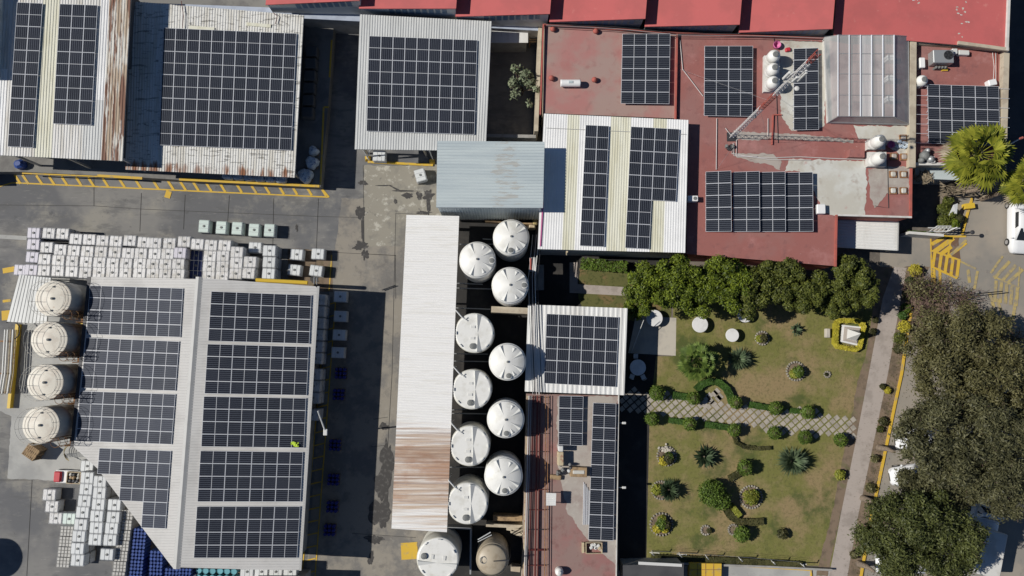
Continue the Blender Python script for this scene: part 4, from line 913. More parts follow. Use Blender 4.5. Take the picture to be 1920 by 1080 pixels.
# ================================================================== TANKS
def px_r(r, z): return r / 20.0 * (1 - z / H_CAM)
TH = 4.9
def cone_tank(x, y, r, label, hatch=(0, 24), h=TH):
    z = h; c = at(x, y, z); Rr = px_r(r, z); b = Vector((c.x, c.y, .02)); t = thing('water_tank', label, 'tank', b, 'round white storage tanks')
    mb = MB(); mb.lathe(b, [(Rr * .985, 0), (Rr, .3), (Rr * 1.0, h * .33), (Rr * .985, h * .34), (Rr * 1.0, h * .36), (Rr, h * .66), (Rr * .985, h * .67), (Rr, h * .69), (Rr, h - .12), (Rr * .97, h - .02)], 48); mb.build('tank_body', 'poly', t, True)
    mb = MB(); mb.lathe(b, [(Rr * .965, h - .03), (Rr * .90, h + .06), (Rr * .5, h + .30), (Rr * .09, h + .46), (.02, h + .48)], 48); mb.build('tank_top', 'poly', t, True)
    def top(rr): return h + .06 + (Rr * .90 - rr) / (Rr * .81) * .40
    for k, a in enumerate((115, 30, -30, -112, 178, 62, -62)):
        a = R(a); dr = Vector((math.cos(a), math.sin(a), 0)); pr = Vector((-dr.y, dr.x, 0))
        ro, ri, wd, hh = (Rr * .90, Rr * .22, .27, .22) if k < 4 else (Rr * .80, Rr * .42, .26, .13)
        if k == 4: continue
        A = b + dr * ri; A.z = b.z + top(ri) + .01; B = b + dr * ro
        B1 = B + pr * wd; B1.z = b.z + top(ro) - .03; B2 = B - pr * wd; B2.z = B1.z; T = B.copy(); T.z = b.z + top(ro) + hh
        mb = MB(); mb.idx([A, B1, B2, T], [(0, 1, 3), (0, 3, 2), (1, 2, 3), (0, 2, 1)]); mb.build('gusset', 'gusset', t)
    mb = MB(); mb.lathe((b.x, b.y, b.z + h + .44), [(.10, 0), (.10, .12), (.04, .14)], 14); mb.build('vent', 'lid', t)
    hx, hy = hatch; P = at(x + hx, y + hy, z); pr_ = (Vector((P.x, P.y, 0)) - Vector((b.x, b.y, 0))).length
    mb = MB(); mb.lathe((P.x, P.y, b.z + top(min(pr_, Rr * .85)) - .06), [(.30, 0), (.30, .14)], 20); hb = mb.build('manhole', 'gusset', t)
    mb = MB(); mb.lathe((P.x, P.y, b.z + top(min(pr_, Rr * .85)) + .085), [(.22, 0), (.22, .05), (.08, .08)], 20); mb.build('manhole_lid', 'lid', hb)
    return t
def flat_tank(x, y, r, label, h=TH, rot=0, mt='poly', ladder=True):
    c = at(x, y, h); Rr = px_r(r, h); b = Vector((c.x, c.y, .02)); t = thing('storage_tank', label, 'tank', b, 'round white storage tanks')
    mb = MB(); mb.lathe(b, [(Rr * .985, 0), (Rr, .3), (Rr, h * .5), (Rr * .99, h * .51), (Rr, h * .52), (Rr, h - .12), (Rr * .97, h - .02)], 48); mb.build('tank_body', 'polywarm', t, True)
    mb = MB(); mb.lathe(b, [(Rr * .965, h - .03), (Rr * .90, h + .03), (.02, h + .05)], 48); mb.build('tank_top', mt, t)
    ca, sa = math.cos(rot), math.sin(rot)
    def P(u, v, z): return Vector((b.x + (u * ca - v * sa) * Rr, b.y + (u * sa + v * ca) * Rr, b.z + h + z))
    # raised centre rib: two long tapering wedges meeting at the middle
    for s in (1, -1):
        A = P(.17, 0, .06); B1 = P(.12, .94 * s, .02); B2 = P(.38, .88 * s, .02); T = P(.14, .92 * s, .26)
        mb = MB(); mb.idx([A, B1, B2, T], [(0, 1, 3), (0, 3, 2), (1, 2, 3), (0, 2, 1)] if s > 0 else [(0, 3, 1), (0, 2, 3), (1, 3, 2), (0, 1, 2)]); mb.build('gusset', 'gusset', t)
    p = P(-.09, -.66, .05); mb = MB(); mb.lathe(p, [(.26, 0), (.26, .14), (.10, .18)], 18); mb.build('manhole_lid', 'lid', t)
    for (u, v) in ((-.07, .30), (-.09, -.26)): 
        p = P(u, v, .055); mb = MB(); mb.box(p, (.36, .22, .05), rot); mb.build('label_plate', 'gusset', t)
    for (u, v) in ((-.42, .72), (.68, .60), (-.66, -.62), (-.9, 0), (.9, 0), (.62, -.64)):
        p = P(u, v, .03); mb = MB(); mb.box(p, (.07, .28, .12), math.atan2(v, u) + rot); mb.build('lifting_lug', 'gusset', t)
    if ladder:
        p0 = P(-.62, .78, .1); p1 = P(-.92, 1.12, .18); mb = MB(); mb.tube([p0, p1], .07, 5); mb.tube([P(-.62, .78, .1), P(-.35, .60, .1)], .05, 5); mb.tube([p1, p1 - Vector((0, 0, 3.8))], .05, 5); mb.build('inlet_pipe', 'steel', t)
    return t
cone_tank(958.5, 444.7, 34.6, 'cone-topped round tank nearest the tall blue-grey shed', (-1, 25))
cone_tank(895, 487, 34.8, 'cone-topped round tank hard against the long white shelter, second tank down', (27, 2))
cone_tank(956.6, 535, 35, 'cone-topped round tank just above the beige beam, third tank down', (26, 0))
cone_tank(951.7, 678.3, 35, 'cone-topped round tank casting its shadow on the standing seam roof', (2, 26))
cone_tank(948.3, 786, 35, 'cone-topped round tank, second from the bottom of the right row', (1, 26))
cone_tank(944.2, 893, 35.6, 'bottommost cone-topped round tank of the right row', (2, 26))
flat_tank(889.4, 624.3, 37.4, 'flat-topped round tank with a folded seam, topmost of the flat ones')
flat_tank(885, 730, 37.2, 'flat-topped round tank with a yellowish strip, second of the flat ones')
flat_tank(881, 836, 37.4, 'flat-topped round tank with a grey fold line, third of the flat ones')
flat_tank(876.6, 944, 38, 'flat-topped round tank at the foot of the long white shelter')
flat_tank(821, 1048, 39, 'big flat-topped tank with two dark hatches at the bottom edge of the photo', rot=R(-95), ladder=False)
# tan tank
c = at(923.3, 1050, 4.4); Rr = px_r(30, 4.4); b = Vector((c.x, c.y, .02)); t = thing('storage_tank', 'small tan dome-topped tank at the bottom edge, beside the big flat white one', 'tank', b)
mb = MB(); mb.lathe(b, [(Rr * .98, 0), (Rr, .4), (Rr, 4.1), (Rr * .97, 4.25)], 40); mb.build('tank_body', 'tantank', t, True)
mb = MB(); mb.lathe(b, [(Rr * .97, 4.24), (Rr * .8, 4.42), (Rr * .4, 4.62), (.03, 4.70)], 40); mb.build('dome', 'tantank', t, True)
mb = MB(); mb.ring((b.x - .75, b.y + .05, 4.62), .28, .04, 16); mb.build('manhole', 'lid', t)
mb = MB(); mb.tube([b + Vector((.1, 0, 4.75)), b + Vector((1.4, .05, 4.75)), b + Vector((1.52, .05, 3.5)), b + Vector((1.52, .05, 0))], .045, 5); mb.build('pipe', 'darksteel', t)
mb = MB(); mb.tube([at(896, 1012, 4.0), at(920, 998, 4.0)], .06, 5); mb.tube([at(896, 1016, 4.0), at(922, 1003, 4.0)], .05, 5); mb.build('access_ladder', 'galv', t)
# bund: low walls, beams and pipes in the tank yard
def lowwall(pts, wd, h, mt, label, cat='wall', name='bund_wall'):
    mb = MB(); strip3(mb, pts, wd, 0, h); o = mb.build(name, mt); tag(o, label, cat); return o
lowwall([(922, 583), (989, 586)], .55, 2.6, 'wall', 'pale beige beam wall crossing the tank yard below the third cone tank', 'beam', 'beam')
lowwall([(912, 978), (979, 981)], .28, 1.5, 'wall', 'upper pale timber-coloured beam at the lower end of the tank yard', 'beam', 'beam')
lowwall([(925, 966), (979, 967)], .5, 1.2, 'wood', 'brown slatted beam below the last cone tank', 'beam', 'beam')
lowwall([(838, 984), (884, 986), (883, 1070)], .14, 1.2, 'galv', 'thin grey bund wall around the two bottom tanks')
lowwall([(950, 985), (981, 990), (981, 1000), (958, 990)], .3, 1.3, 'wall', 'pale concrete corner block beside the tan tank', 'block', 'corner_block')
lowwall([(958, 1060), (975, 1062)], .5, 1.0, 'wall', 'small pale block right of the tan tank at the bottom edge', 'block', 'corner_block')
pipes = [((850, 577), (920, 580)), ((856, 540), (922, 542)), ((856, 531), (905, 533)), ((850, 663), (915, 664)), ((850, 677), (917, 678)), ((846, 769), (905, 764)), ((846, 775), (912, 776)), ((842, 876), (908, 876)), ((862, 458), (925, 458)), ((905, 448), (922, 449))]
pr = thing('pipework', 'thin pale pipes running across the black floor between the round tanks', 'pipes', tuple(at(885, 640, 0)))
for a, b_ in pipes: mb = MB(); mb.tube([at(a[0], a[1], .6), at(b_[0], b_[1], .6)], .05, 5); mb.build('pipe', 'galv', pr)
# D wall clutter
lowwall([(910, 417), (998, 423)], .16, 1.0, 'wood', 'brown plank lying against the foot of the tall blue-grey shed', 'plank', 'plank')
p = at(998, 424, .6); mb = MB(); mb.rbox((p.x, p.y, .02), (.6, .7, .8), .1); o = mb.build('crate', 'beige'); tag(o, 'small tan crate at the right foot of the tall blue-grey shed', 'crate')
p = at(1003, 414, .6); mb = MB(); mb.rbox((p.x, p.y, .02), (.45, .9, 1.1), .1); o = mb.build('bin', 'yellowfade'); tag(o, 'narrow yellow bin at the right foot of the tall blue-grey shed', 'bin')

# left group of painted steel tanks with rails and ladders
for k, (x, y, r, lb) in enumerate([(100, 560, 33.6, 'painted steel tank with railing, topmost of the left group, beside the lean-to'), (92.5, 637, 33.8, 'painted steel tank with a dark ringed top, second down in the left group'),
                                   (85, 717, 33.4, 'painted steel tank with rust streaks, third down in the left group'), (77, 797, 34, 'bottommost painted steel tank of the left group, above the pallet stack')]):
    h = 5.9; c = at(x, y, h); Rr = px_r(r, h); b = Vector((c.x, c.y, .02)); t = thing('steel_tank', lb, 'tank', b, 'painted steel tanks left of the warehouse')
    mb = MB(); mb.lathe(b, [(Rr, 0), (Rr, h * .33), (Rr * 1.012, h * .34), (Rr, h * .35), (Rr, h * .66), (Rr * 1.012, h * .67), (Rr, h * .68), (Rr, h - .06), (Rr * .985, h - .03)], 48); mb.build('tank_body', 'tankshell', t, True)
    mb = MB(); mb.lathe(b, [(Rr * 1.0, h - .05), (Rr * 1.0, h - .01), (Rr * .96, h + .01), (.05, h + .15)], 48); mb.build('tank_top', 'tankpaint', t)
    mb = MB(); mb.ring(b + Vector((0, 0, h + .05)), Rr * .70, .02, 40, 4); mb.ring(b + Vector((0, 0, h + .03)), Rr * .86, .018, 40, 4); mb.build('top_ring', 'railpale', t)
    mb = MB(); mb.lathe(b + Vector((0, 0, h + .16)), [(.11, 0), (.11, .12), (.04, .15)], 12); mb.build('vent', 'lid', t)
    for (u, v) in ((.02, .66), (-.05, -.66)): mb = MB(); mb.lathe(b + Vector((u * Rr, v * Rr, h + .07)), [(.07, 0), (.07, .1), (.03, .12)], 10); mb.build('nozzle', 'lid', t)
    mb = MB()
    for zz in (.55, 1.05): mb.ring(b + Vector((0, 0, h + zz)), Rr * 1.0, .016, 40, 4)
    for q_ in range(10): a = R(q_ * 36 + 10); d_ = Vector((math.cos(a), math.sin(a), 0)) * Rr * 1.0; mb.tube([b + d_ + Vector((0, 0, h - .05)), b + d_ + Vector((0, 0, h + 1.05))], .015, 4)
    mb.build('railing', 'railpale', t)
    # caged ladder on the lower right side
    ld = MB(); a = R(-42); dd = Vector((math.cos(a), math.sin(a), 0)); pp = Vector((-dd.y, dd.x, 0)); base = b + dd * (Rr + .22)
    for s in (-.22, .22): ld.tube([base + pp * s, base + pp * s + Vector((0, 0, h + 1.1))], .03, 4)
    for q_ in range(19): ld.tube([base - pp * .22 + Vector((0, 0, .3 + q_ * .32)), base + pp * .22 + Vector((0, 0, .3 + q_ * .32))], .018, 4)
    for q_ in range(5): ld.ring(base + dd * .35 + Vector((0, 0, 2.2 + q_ * 1.05)), .4, .025, 14, 4)
    for s in (-40, 0, 40): e = base + dd * .35 + Vector((math.cos(a + R(s)), math.sin(a + R(s)), 0)) * .4; ld.tube([e + Vector((0, 0, 2.2)), e + Vector((0, 0, h + .6))], .02, 4)
    ld.build('caged_ladder', 'ruststeel', t)
    pf = MB(); pc = b + Vector((Rr * .95, -Rr * .98, 0)); pf.box((pc.x + .5, pc.y - .1, 3.2), (1.9, .7, .08)); 
    for sx in (-.4, 1.4):
        for sy in (-.42, .22): pf.box((pc.x + sx, pc.y + sy, 0), (.09, .09, 4.1))
    for zz in (3.7, 4.1): pf.tube([(pc.x - .4, pc.y - .42, zz), (pc.x + 1.4, pc.y - .42, zz)], .03, 4); pf.tube([(pc.x - .4, pc.y + .22, zz), (pc.x + 1.4, pc.y + .22, zz)], .03, 4)
    pf.build('platform', 'ruststeel', t)
# off-frame tank whose shadow falls into the corner
b = Vector((-45.6 - 1.12 * 7, -18.0, .02)); t = thing('steel_tank', 'tall tank standing beyond the lower left edge that throws the dark round shadow', 'tank', b)
mb = MB(); mb.lathe(b, [(1.75, 0), (1.75, 7.0), (1.6, 7.1)], 40); mb.build('tank_body', 'tankshell', t, True)
mb = MB(); mb.lathe(b + Vector((0, 0, 7.1)), [(1.6, 0), (.9, .25), (.1, .3)], 40); mb.build('tank_top', 'tankpaint', t, True)

# white pipes and yellow beam at the far left
pr = thing('pipe_rack', 'bundle of long pale pipes beside the yellow beam at the far left', 'pipes', tuple(at(18, 680, 0)))
for k in range(5):
    mb = MB(); mb.tube([at(10 + k * 5, 618, .9), at(5 + k * 5, 700, .9), at(-1 + k * 5, 738, .9)], .085 if k in (0, 1, 3) else .05, 7); mb.build('pipe', 'steel' if k in (0, 1, 3) else 'beige', pr)
for y in (640, 700, 735):
    mb = MB(); mb.box((at(16 - (y - 640) * .08, y, 0).x, at(16, y, 0).y, 0), (1.5, .12, .78)); mb.build('support', 'ruststeel', pr)
mb = MB(); strip3(mb, [(38, 608), (22, 765)], .28, 0, .5); o = mb.build('barrier_beam', 'yellowsteel'); tag(o, 'long yellow barrier beam beside the pale pipes at the far left', 'barrier')
mb = MB(); mb.ring((at(20, 620, 1).x, at(20, 620, 1).y, 1.0), .85, .05, 24, 5, 0, -60, 120); o = mb.build('hose', 'hose'); tag(o, 'black curved hose at the top of the pale pipes', 'hose')
mb = MB(); strip3(mb, [(157, 608), (172, 609)], .16, 0, 1.0) 
o = mb.build('barrier_beam', 'yellowsteel'); tag(o, 'short yellow beam between the first two painted steel tanks', 'barrier')

# ================================================================== TOTES
def make_tote(matname):
    t = thing('tote', '', 'tote', (0, 0, 0))
    mb = MB()
    for y in (-.42, 0, .42): mb.box((0, y, 0), (1.2, .10, .09))
    mb.box((0, 0, .092), (1.2, 1.0, .03)); mb.build('pallet', 'pallet', t)
    mb = MB(); mb.rbox((0, 0, .124), (1.175, .975, .87), .07); mb.build('container', matname, t)
    mb = MB(); mb.lathe((0, 0, .994), [(.11, 0), (.11, .05), (.09, .06)], 12); mb.build('cap', 'lid', t)
    mb = MB(); r = .014
    for z in (.18, .45, .72, .985):
        mb.tube([(-.59, -.49, z), (.59, -.49, z), (.59, .49, z), (-.59, .49, z), (-.59, -.49, z)], r, 4)
    for i in range(6):
        x = -.59 + i * .236
        for y in (-.49, .49): mb.tube([(x, y, .12), (x, y, .985)], r, 4)
    for i in range(1, 5):
        y = -.49 + i * .196
        for x in (-.59, .59): mb.tube([(x, y, .12), (x, y, .985)], r, 4)
    for x in (-.2, .2): mb.tube([(x, -.49, 1.0), (x, .49, 1.0)], .02, 4)
    mb.build('cage', 'cage', t)
    return t
TP = {}
TS = {}
for k in ('tote', 'tote_clean', 'tote_green', 'tote_blue', 'tote_lilac'):
    TP[k] = make_tote(k); TS[k] = snapshot(TP[k])
USED = set()
def tote(px, py, lvl, label, kind='tote', rz=0.0, group='caged liquid totes', long_x=True):
    zt = (lvl + 1) * 1.02; p = at(px, py, zt)
    if kind in USED: o = copy_tree(TP[kind], TS[kind])
    else: USED.add(kind); o = TP[kind]
    o.location = (p.x, p.y, .006 + lvl * 1.02); o.rotation_euler = (0, 0, R(-2.5) + rz + (0 if long_x else R(90)))
    tag(o, label, 'tote', group); return o
rowpos = {
 'top row': [(62.7, 436.6), (91, 437), (117, 438), (142, 448), (167, 449), (192, 451), (217, 452), (243, 451), (269.5, 454), (291, 455.5), (317.6, 456), (345, 453), (370, 457.6), (395.5, 459.6), (421, 460), (444, 472.5)],
 'second row': [(62, 458), (87, 463.7), (113, 468), (138, 470), (163.6, 471), (189, 472), (215, 473), (240, 474.5), (264, 475), (290, 476), (314, 476), (337, 474), (366, 477), (393.5, 480), (418, 480), (443, 493)],
 'third row': [(60, 482), (83, 486), (109, 488), (135, 489.5), (161, 491), (186, 492), (211, 493.5), (236, 493.5), (262, 493.8), (286, 495), (310, 495.3), (334, 495), (365, 496), (392, 499.6), (417, 499.6), (468.7, 491)],
 'bottom row': [(58, 506), (82, 507), (108, 508), (134, 509), (159.6, 511.5), (185, 511), (210, 511), (235, 512), (261, 512), (286, 513), (309, 514), (334, 514.5), (364, 515), (391, 518), (416, 518), (441.6, 513), (466, 512)]}
onum = ['leftmost', 'second', 'third', 'fourth', 'fifth', 'sixth', 'seventh', 'eighth', 'ninth', 'tenth', 'eleventh', 'twelfth', 'thirteenth', 'fourteenth', 'fifteenth', 'sixteenth', 'seventeenth']
for rn, L in rowpos.items():
    for i, (x, y) in enumerate(L):
        blue = 360 < x < 368 and rn != 'top row'
        kd = 'tote_blue' if blue else ('tote_lilac' if (i == 0 or (rn == 'second row' and i == 11)) else 'tote')
        desc = 'dark blue tote' if blue else ('lilac tinted tote' if kd == 'tote_lilac' else 'dusty white tote')
        pos = (onum[i] if i == 0 else onum[i] + ' from left') + ' in the ' + rn + ' of the packed block'
        lv = 0 if blue else 1
        if blue: y += 2; x += 2
        rz_ = rng.uniform(-.02, .02)
        o = tote(x, y, lv, desc + ', ' + pos, kd, rz_, 'totes packed two high above the warehouse')
        if lv:
            o2 = tote(x, y, 0, 'lower tote beneath the ' + pos.replace('from left in', 'from left in').replace('packed block', 'tote block'), 'tote', 0, 'lower totes of the packed block'); o2.location.x = o.location.x; o2.location.y = o.location.y; o2.rotation_euler = o.rotation_euler
tote(37.6, 506, 0, 'lone pinkish-white tote just left of the packed block', 'tote_lilac')
for k, (x, y) in enumerate([(382, 424), (414.5, 426.4), (444.3, 427.8), (476, 431), (505, 431.5)]):
    tote(x, y, 0, 'green tinted tote, %s of five in a line above the tote block' % ['leftmost', 'second from left', 'middle', 'second from right', 'rightmost'][k], 'tote_green', 0, 'five green-tinted totes in a line', False)
tote(478, 464, 0, 'clean white tote alone at the upper right corner of the packed block', 'tote_clean')
for k, (x, y) in enumerate([(505, 470), (504.6, 491.5), (503.5, 513)]):
    o = tote(x, y, 1, 'clean white top tote of the ' + ['upper', 'middle', 'lower'][k] + ' stack beside the packed block', 'tote_clean')
    o2 = tote(x, y, 0, 'bottom tote of the ' + ['upper', 'middle', 'lower'][k] + ' stack beside the packed block', 'tote_clean'); o2.location.x = o.location.x; o2.location.y = o.location.y
for x, y, lb, rz_ in [(556, 477, 'upper left', .03), (596, 476, 'upper right', 0), (551.7, 506, 'lower left', .06), (592.4, 507.4, 'lower right', .08)]:
    tote(x, y, 0, 'clean white tote, %s of four standing apart on the brown slab' % lb, 'tote_clean', -rz_)
for k, (x, y) in enumerate([(638, 556), (638, 593), (635.7, 628), (633.4, 661)]):
    tote(x, y, 0, 'white tote in the warehouse shadow, %s of four in the column' % ['topmost', 'second', 'third', 'lowest'][k], 'tote_clean')
tote(711, 292, 0, 'white tote standing half under the clean pale grey shed', 'tote_clean', 0, None)
tote(788, 328, 0, 'tilted white tote alone on the worn slab left of the tall blue-grey shed', 'tote_clean', R(18), None, False)
for k in range(10):
    y = 562 + k * 22 + (8 if k > 5 else 0) + (10 if k > 8 else 0); x = 598 - (y - 560) * .062
    o = tote(x, y, 1, 'shaded upper tote under the warehouse eave, %s from the top' % onum[k].replace('leftmost', 'first'), 'tote', 0, 'totes along the shaded side of the warehouse')
    o2 = tote(x, y, 0, 'shaded lower tote under the warehouse eave, %s from the top' % onum[k].replace('leftmost', 'first'), 'tote', 0, 'lower totes along the shaded side'); o2.location.x = o.location.x; o2.location.y = o.location.y
# lower left stacks
LL = [('first column', [(163, 896), (161, 917.5), (158, 939.5), (154.5, 961), (151, 984), (147.5, 1006), (145, 1029), (145, 1051)]), ('second column', [(187, 903), (186, 924.5), (184, 946), (181, 968), (180, 990), (178, 1012)]), ('third column', [(214, 947), (212, 970), (209, 991), (206, 1013), (200, 1040)]), ('left column', [(92, 928), (97, 950), (104, 972)])]
for cn, L in LL:
    for i, (x, y) in enumerate(L):
        lv = 1 if cn != 'left column' else 0
        o = tote(x, y, lv, 'grey white tote, %s from top in the %s of lower left stacks' % (onum[i].replace('leftmost', 'first'), cn), 'tote_clean' if cn != 'left column' else 'tote', 0, 'totes in the lower left stacks')
        if lv: o2 = tote(x, y, 0, 'bottom tote, %s from top in the %s of lower left stacks' % (onum[i].replace('leftmost', 'first'), cn), 'tote', 0, 'bottom totes of the lower left stacks'); o2.location.x = o.location.x; o2.location.y = o.location.y
tote(163, 874, 0, 'pale tote at the top of the lower left stacks beside the loaded cart', 'tote_clean', 0, 'totes in the lower left stacks')
tote(129, 973, 0, 'pale greenish tote beside the left column of the lower left stacks', 'tote_green', 0, 'totes in the lower left stacks')
for k in range(4): tote(463 + k * 27, 1072, 1, 'tote at the bottom edge below the warehouse, %s' % (['leftmost of four', 'second of four from the left', 'third of four from the left', 'rightmost of four'][k]), 'tote_clean', 0, 'totes at the bottom edge')

# pallet loads of jerrycans and drums
def drumload(nx, ny, pitch, r, h, mt, seg=12, ph=0):
    t = thing('pallet_load', '', 'pallet load', (0, 0, 0)); mb = MB()
    W, H = nx * pitch, ny * pitch
    for y in (-H / 2 + .06, 0, H / 2 - .06): mb.box((0, y, 0), (W, .1, .09))
    mb.box((0, 0, .092), (W, H, .03)); mb.build('pallet', 'pallet', t)
    for i in range(nx):
        for j in range(ny):
            c = ((i - (nx - 1) / 2) * pitch, (j - (ny - 1) / 2) * pitch, .124); mb = MB()
            mb.lathe(c, [(r, 0), (r, h - .06), (r * .9, h), (r * .82, h), (r * .8, h - .02), (.03, h - .02)], seg, 0, ph)
            d = mb.build('drum', mt, t)
    return t
P1 = drumload(4, 3, .29, .195, 1.5, 'whitecan', 4, R(45)); S1 = snapshot(P1)
P2 = drumload(4, 3, .30, .149, 1.3, 'bluedrum'); S2 = snapshot(P2)
P3 = drumload(3, 3, .36, .15, .5, 'navydrum'); S3 = snapshot(P3)
P4 = drumload(3, 2, .62, .29, .9, 'tealdrum'); S4 = snapshot(P4)
def load(P, S, used, px, py, h, label, group, rz=R(-2.5)):
    p = at(px, py, h); o = copy_tree(P, S) if used[0] else P; used[0] = True
    o.location = (p.x, p.y, .006); o.rotation_euler = (0, 0, rz); tag(o, label, 'pallet load', group)
u1, u2, u3, u4 = [False], [False], [False], [False]
for k in range(4): load(P1, S1, u1, 125 - k * 2.4, 996 + k * 19.5, 1.6, 'pallet of white jerrycans, %s in the leftmost column at lower left' % ['topmost', 'second down', 'third down', 'lowest'][k], 'pallets of white jerrycans')
for k in range(7): load(P1, S1, u1, 237 - k * 2.6, 965 + k * 19.5, 1.6, 'pallet of white jerrycans, %s in the right column beside the blue drums' % (['topmost'] + [onum[i] + ' down' for i in range(1, 6)] + ['lowest'])[k], 'pallets of white jerrycans')
for k in range(5): load(P2, S2, u2, 262 - k * 2, 1000 + k * 20, 1.4, 'pallet of blue drums, %s in the left column below the diagonal eave' % ['topmost', 'second down', 'third down', 'fourth down', 'lowest'][k], 'pallets of blue drums')
for k in range(3): load(P2, S2, u2, 293 - k * 1, 1042 + k * 20, 1.4, 'pallet of blue drums, %s in the right column below the diagonal eave' % ['topmost', 'middle', 'lowest'][k], 'pallets of blue drums')
for k in range(2): load(P2, S2, u2, 321 + k * 25, 1075, 1.4, 'pallet of blue drums at the bottom edge, %s of two' % ['left', 'right'][k], 'pallets of blue drums')
load(P4, S4, u4, 385, 1077, 1.02, 'left pallet of teal drums at the bottom edge', 'pallets of teal drums'); load(P4, S4, u4, 425, 1078, 1.02, 'right pallet of teal drums at the bottom edge', 'pallets of teal drums')
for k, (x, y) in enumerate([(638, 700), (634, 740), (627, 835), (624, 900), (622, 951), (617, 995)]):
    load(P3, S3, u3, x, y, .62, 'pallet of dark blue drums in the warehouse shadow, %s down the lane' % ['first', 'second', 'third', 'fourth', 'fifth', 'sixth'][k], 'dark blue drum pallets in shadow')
# pallet stack
p = at(57, 848, 1.3); t = thing('pallet_stack', 'rotated stack of brown wooden pallets on the pale pad below the steel tanks', 'pallets', (p.x, p.y, .012), None, R(-34))
for k in range(9):
    mb = MB(); z = k * .145
    for y in (-.5, 0, .5):
        c = Vector((0, y, 0)); mb.box((parent_world(t).x, parent_world(t).y + y, .012 + z), (1.2, .1, .10))
    for i in range(7): mb.box((parent_world(t).x - .54 + i * .18, parent_world(t).y, .012 + z + .102), (.12, 1.1, .022))
    o = mb.build('pallet', 'wood', t); o.rotation_euler = (0, 0, rng.uniform(-.04, .04))
# utility cart
p = at(127, 895, .9); t = thing('utility_cart', 'small white utility cart with a red seat and a bed full of junk', 'cart', (p.x, p.y, .01), None, R(-3)); b = parent_world(t)
mb = MB(); mb.rbox(b + Vector((0, 0, .32)), (2.5, 1.15, .38), .08); mb.build('body', 'white', t)
mb = MB(); mb.rbox(b + Vector((-.95, 0, .702)), (.62, .95, .25), .08); mb.build('seat', 'red', t)
mb = MB()
for a in ((.6, .50, 1.25, .06), (.6, -.50, 1.25, .06)): mb.box(b + Vector((a[0], a[1], .702)), (a[2], a[3], .32))
mb.box(b + Vector((1.2, 0, .702)), (.06, .94, .32)); mb.box(b + Vector((-.02, 0, .702)), (.06, .94, .32)); mb.build('bed_sides', 'beige', t)
for sx in (-.85, .85):
    for sy in (-.5, .5): mb = MB(); mb.tube([b + Vector((sx, sy - .09, .3)), b + Vector((sx, sy + .09, .3))], .29, 16); mb.build('wheel', 'tyre', t)
for k in range(9):
    mb = MB(); mb.rbox(b + Vector((.25 + (k % 3) * .33, -.28 + (k // 3) * .28, .71)), (.3, .24, .18 + .2 * rng.random()), .06, rng.random()); o = mb.build('scrap_piece', rng.choice(['beige', 'darksteel', 'patch', 'wood', 'lid']), t)
# tangle of hoops and rods
t = thing('railing_offcuts', 'pile of pale bent railing hoops and rods below the lowest steel tank', 'scrap', tuple(at(135, 848, 0)))
for k in range(4): q_ = at(130 + k * 2, 846 + k, .3 + k * .1); mb = MB(); mb.ring((q_.x, q_.y, .3 + k * .12), .5 + .08 * k, .03, 20, 4, 0, 60, 250); mb.build('hoop', 'darksteel' if k < 2 else 'yellowfade', t)
for k in range(4): mb = MB(); mb.tube([at(118 + k * 4, 852 + k * 1.5, .25), at(168, 846 + k * 3, .25)], .03, 4); mb.build('rod', 'galv', t)

# wrapped bags on the dock
for k, (x, y, r, lb) in enumerate([(571, 327, 13.5, 'largest'), (583, 303, 12, 'middle'), (586, 281, 9, 'smallest')]):
    p = at(x, y, 2.0); r0 = px_r(r, 2.0); t = thing('wrapped_load', '%s of the three lumpy blue-white wrapped loads on the dock edge' % lb, 'wrapped load', (p.x, p.y, 1.104), 'wrapped loads on the dock')
    mb = MB(); mb.box((p.x, p.y, 1.106), (r0 * 1.8, r0 * 1.7, .12)); mb.build('pallet', 'pallet', t)
    mb = MB(); seg = 22; vs = []; rings = [(1.0, .13), (1.03, .45), (.95, .75), (.72, .95), (.35, 1.02)]
    r_ = random.Random(k)
    ph = [1 + .10 * math.sin(3 * 2 * math.pi * i / seg + k) + .07 * r_.uniform(-1, 1) for i in range(seg)]
    for rr, zz in rings:
        for i in range(seg): a = 2 * math.pi * i / seg; vs.append((p.x + r0 * rr * ph[i] * math.cos(a), p.y + r0 * rr * ph[i] * math.sin(a), 1.104 + zz + .06 * r_.random()))
    fs = [(i + j * seg, (i + 1) % seg + j * seg, (i + 1) % seg + (j + 1) * seg, i + (j + 1) * seg) for j in range(len(rings) - 1) for i in range(seg)] + [tuple(range((len(rings) - 1) * seg, len(rings) * seg))]
    mb.idx(vs, fs); mb.build('wrapping', 'bag', t)
for k in range(6):
    x = 585 - k * .6; x = 424 + k * 20; p = at(x, 331 + k * 1.3, 2.0)
    mb = MB(); mb.rbox((p.x, p.y + .3, 1.106), (.95, .9, .75), .14, rng.uniform(-.1, .1)); o = mb.build('wrapped_load', 'bag'); tag(o, 'wrapped load peeping from under the stained shed eave, %s from the left' % ['first', 'second', 'third', 'fourth', 'fifth', 'sixth'][k], 'wrapped load', 'loads under the stained shed eave')
# shaded crates along the dock by the alley
for k in range(6):
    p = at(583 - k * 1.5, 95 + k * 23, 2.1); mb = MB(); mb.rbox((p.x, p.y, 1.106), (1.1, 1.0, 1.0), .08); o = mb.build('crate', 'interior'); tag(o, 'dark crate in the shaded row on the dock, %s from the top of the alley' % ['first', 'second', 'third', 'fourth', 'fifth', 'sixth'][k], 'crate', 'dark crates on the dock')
p = at(32, 306, 1.9); mb = MB(); mb.rbox((p.x, p.y, 1.106), (.9, .8, .75), .2, .3); o = mb.build('barrel_cover', 'bluedrum'); tag(o, 'bright blue tarp bundle under the rusty-edged shed eave', 'tarp')

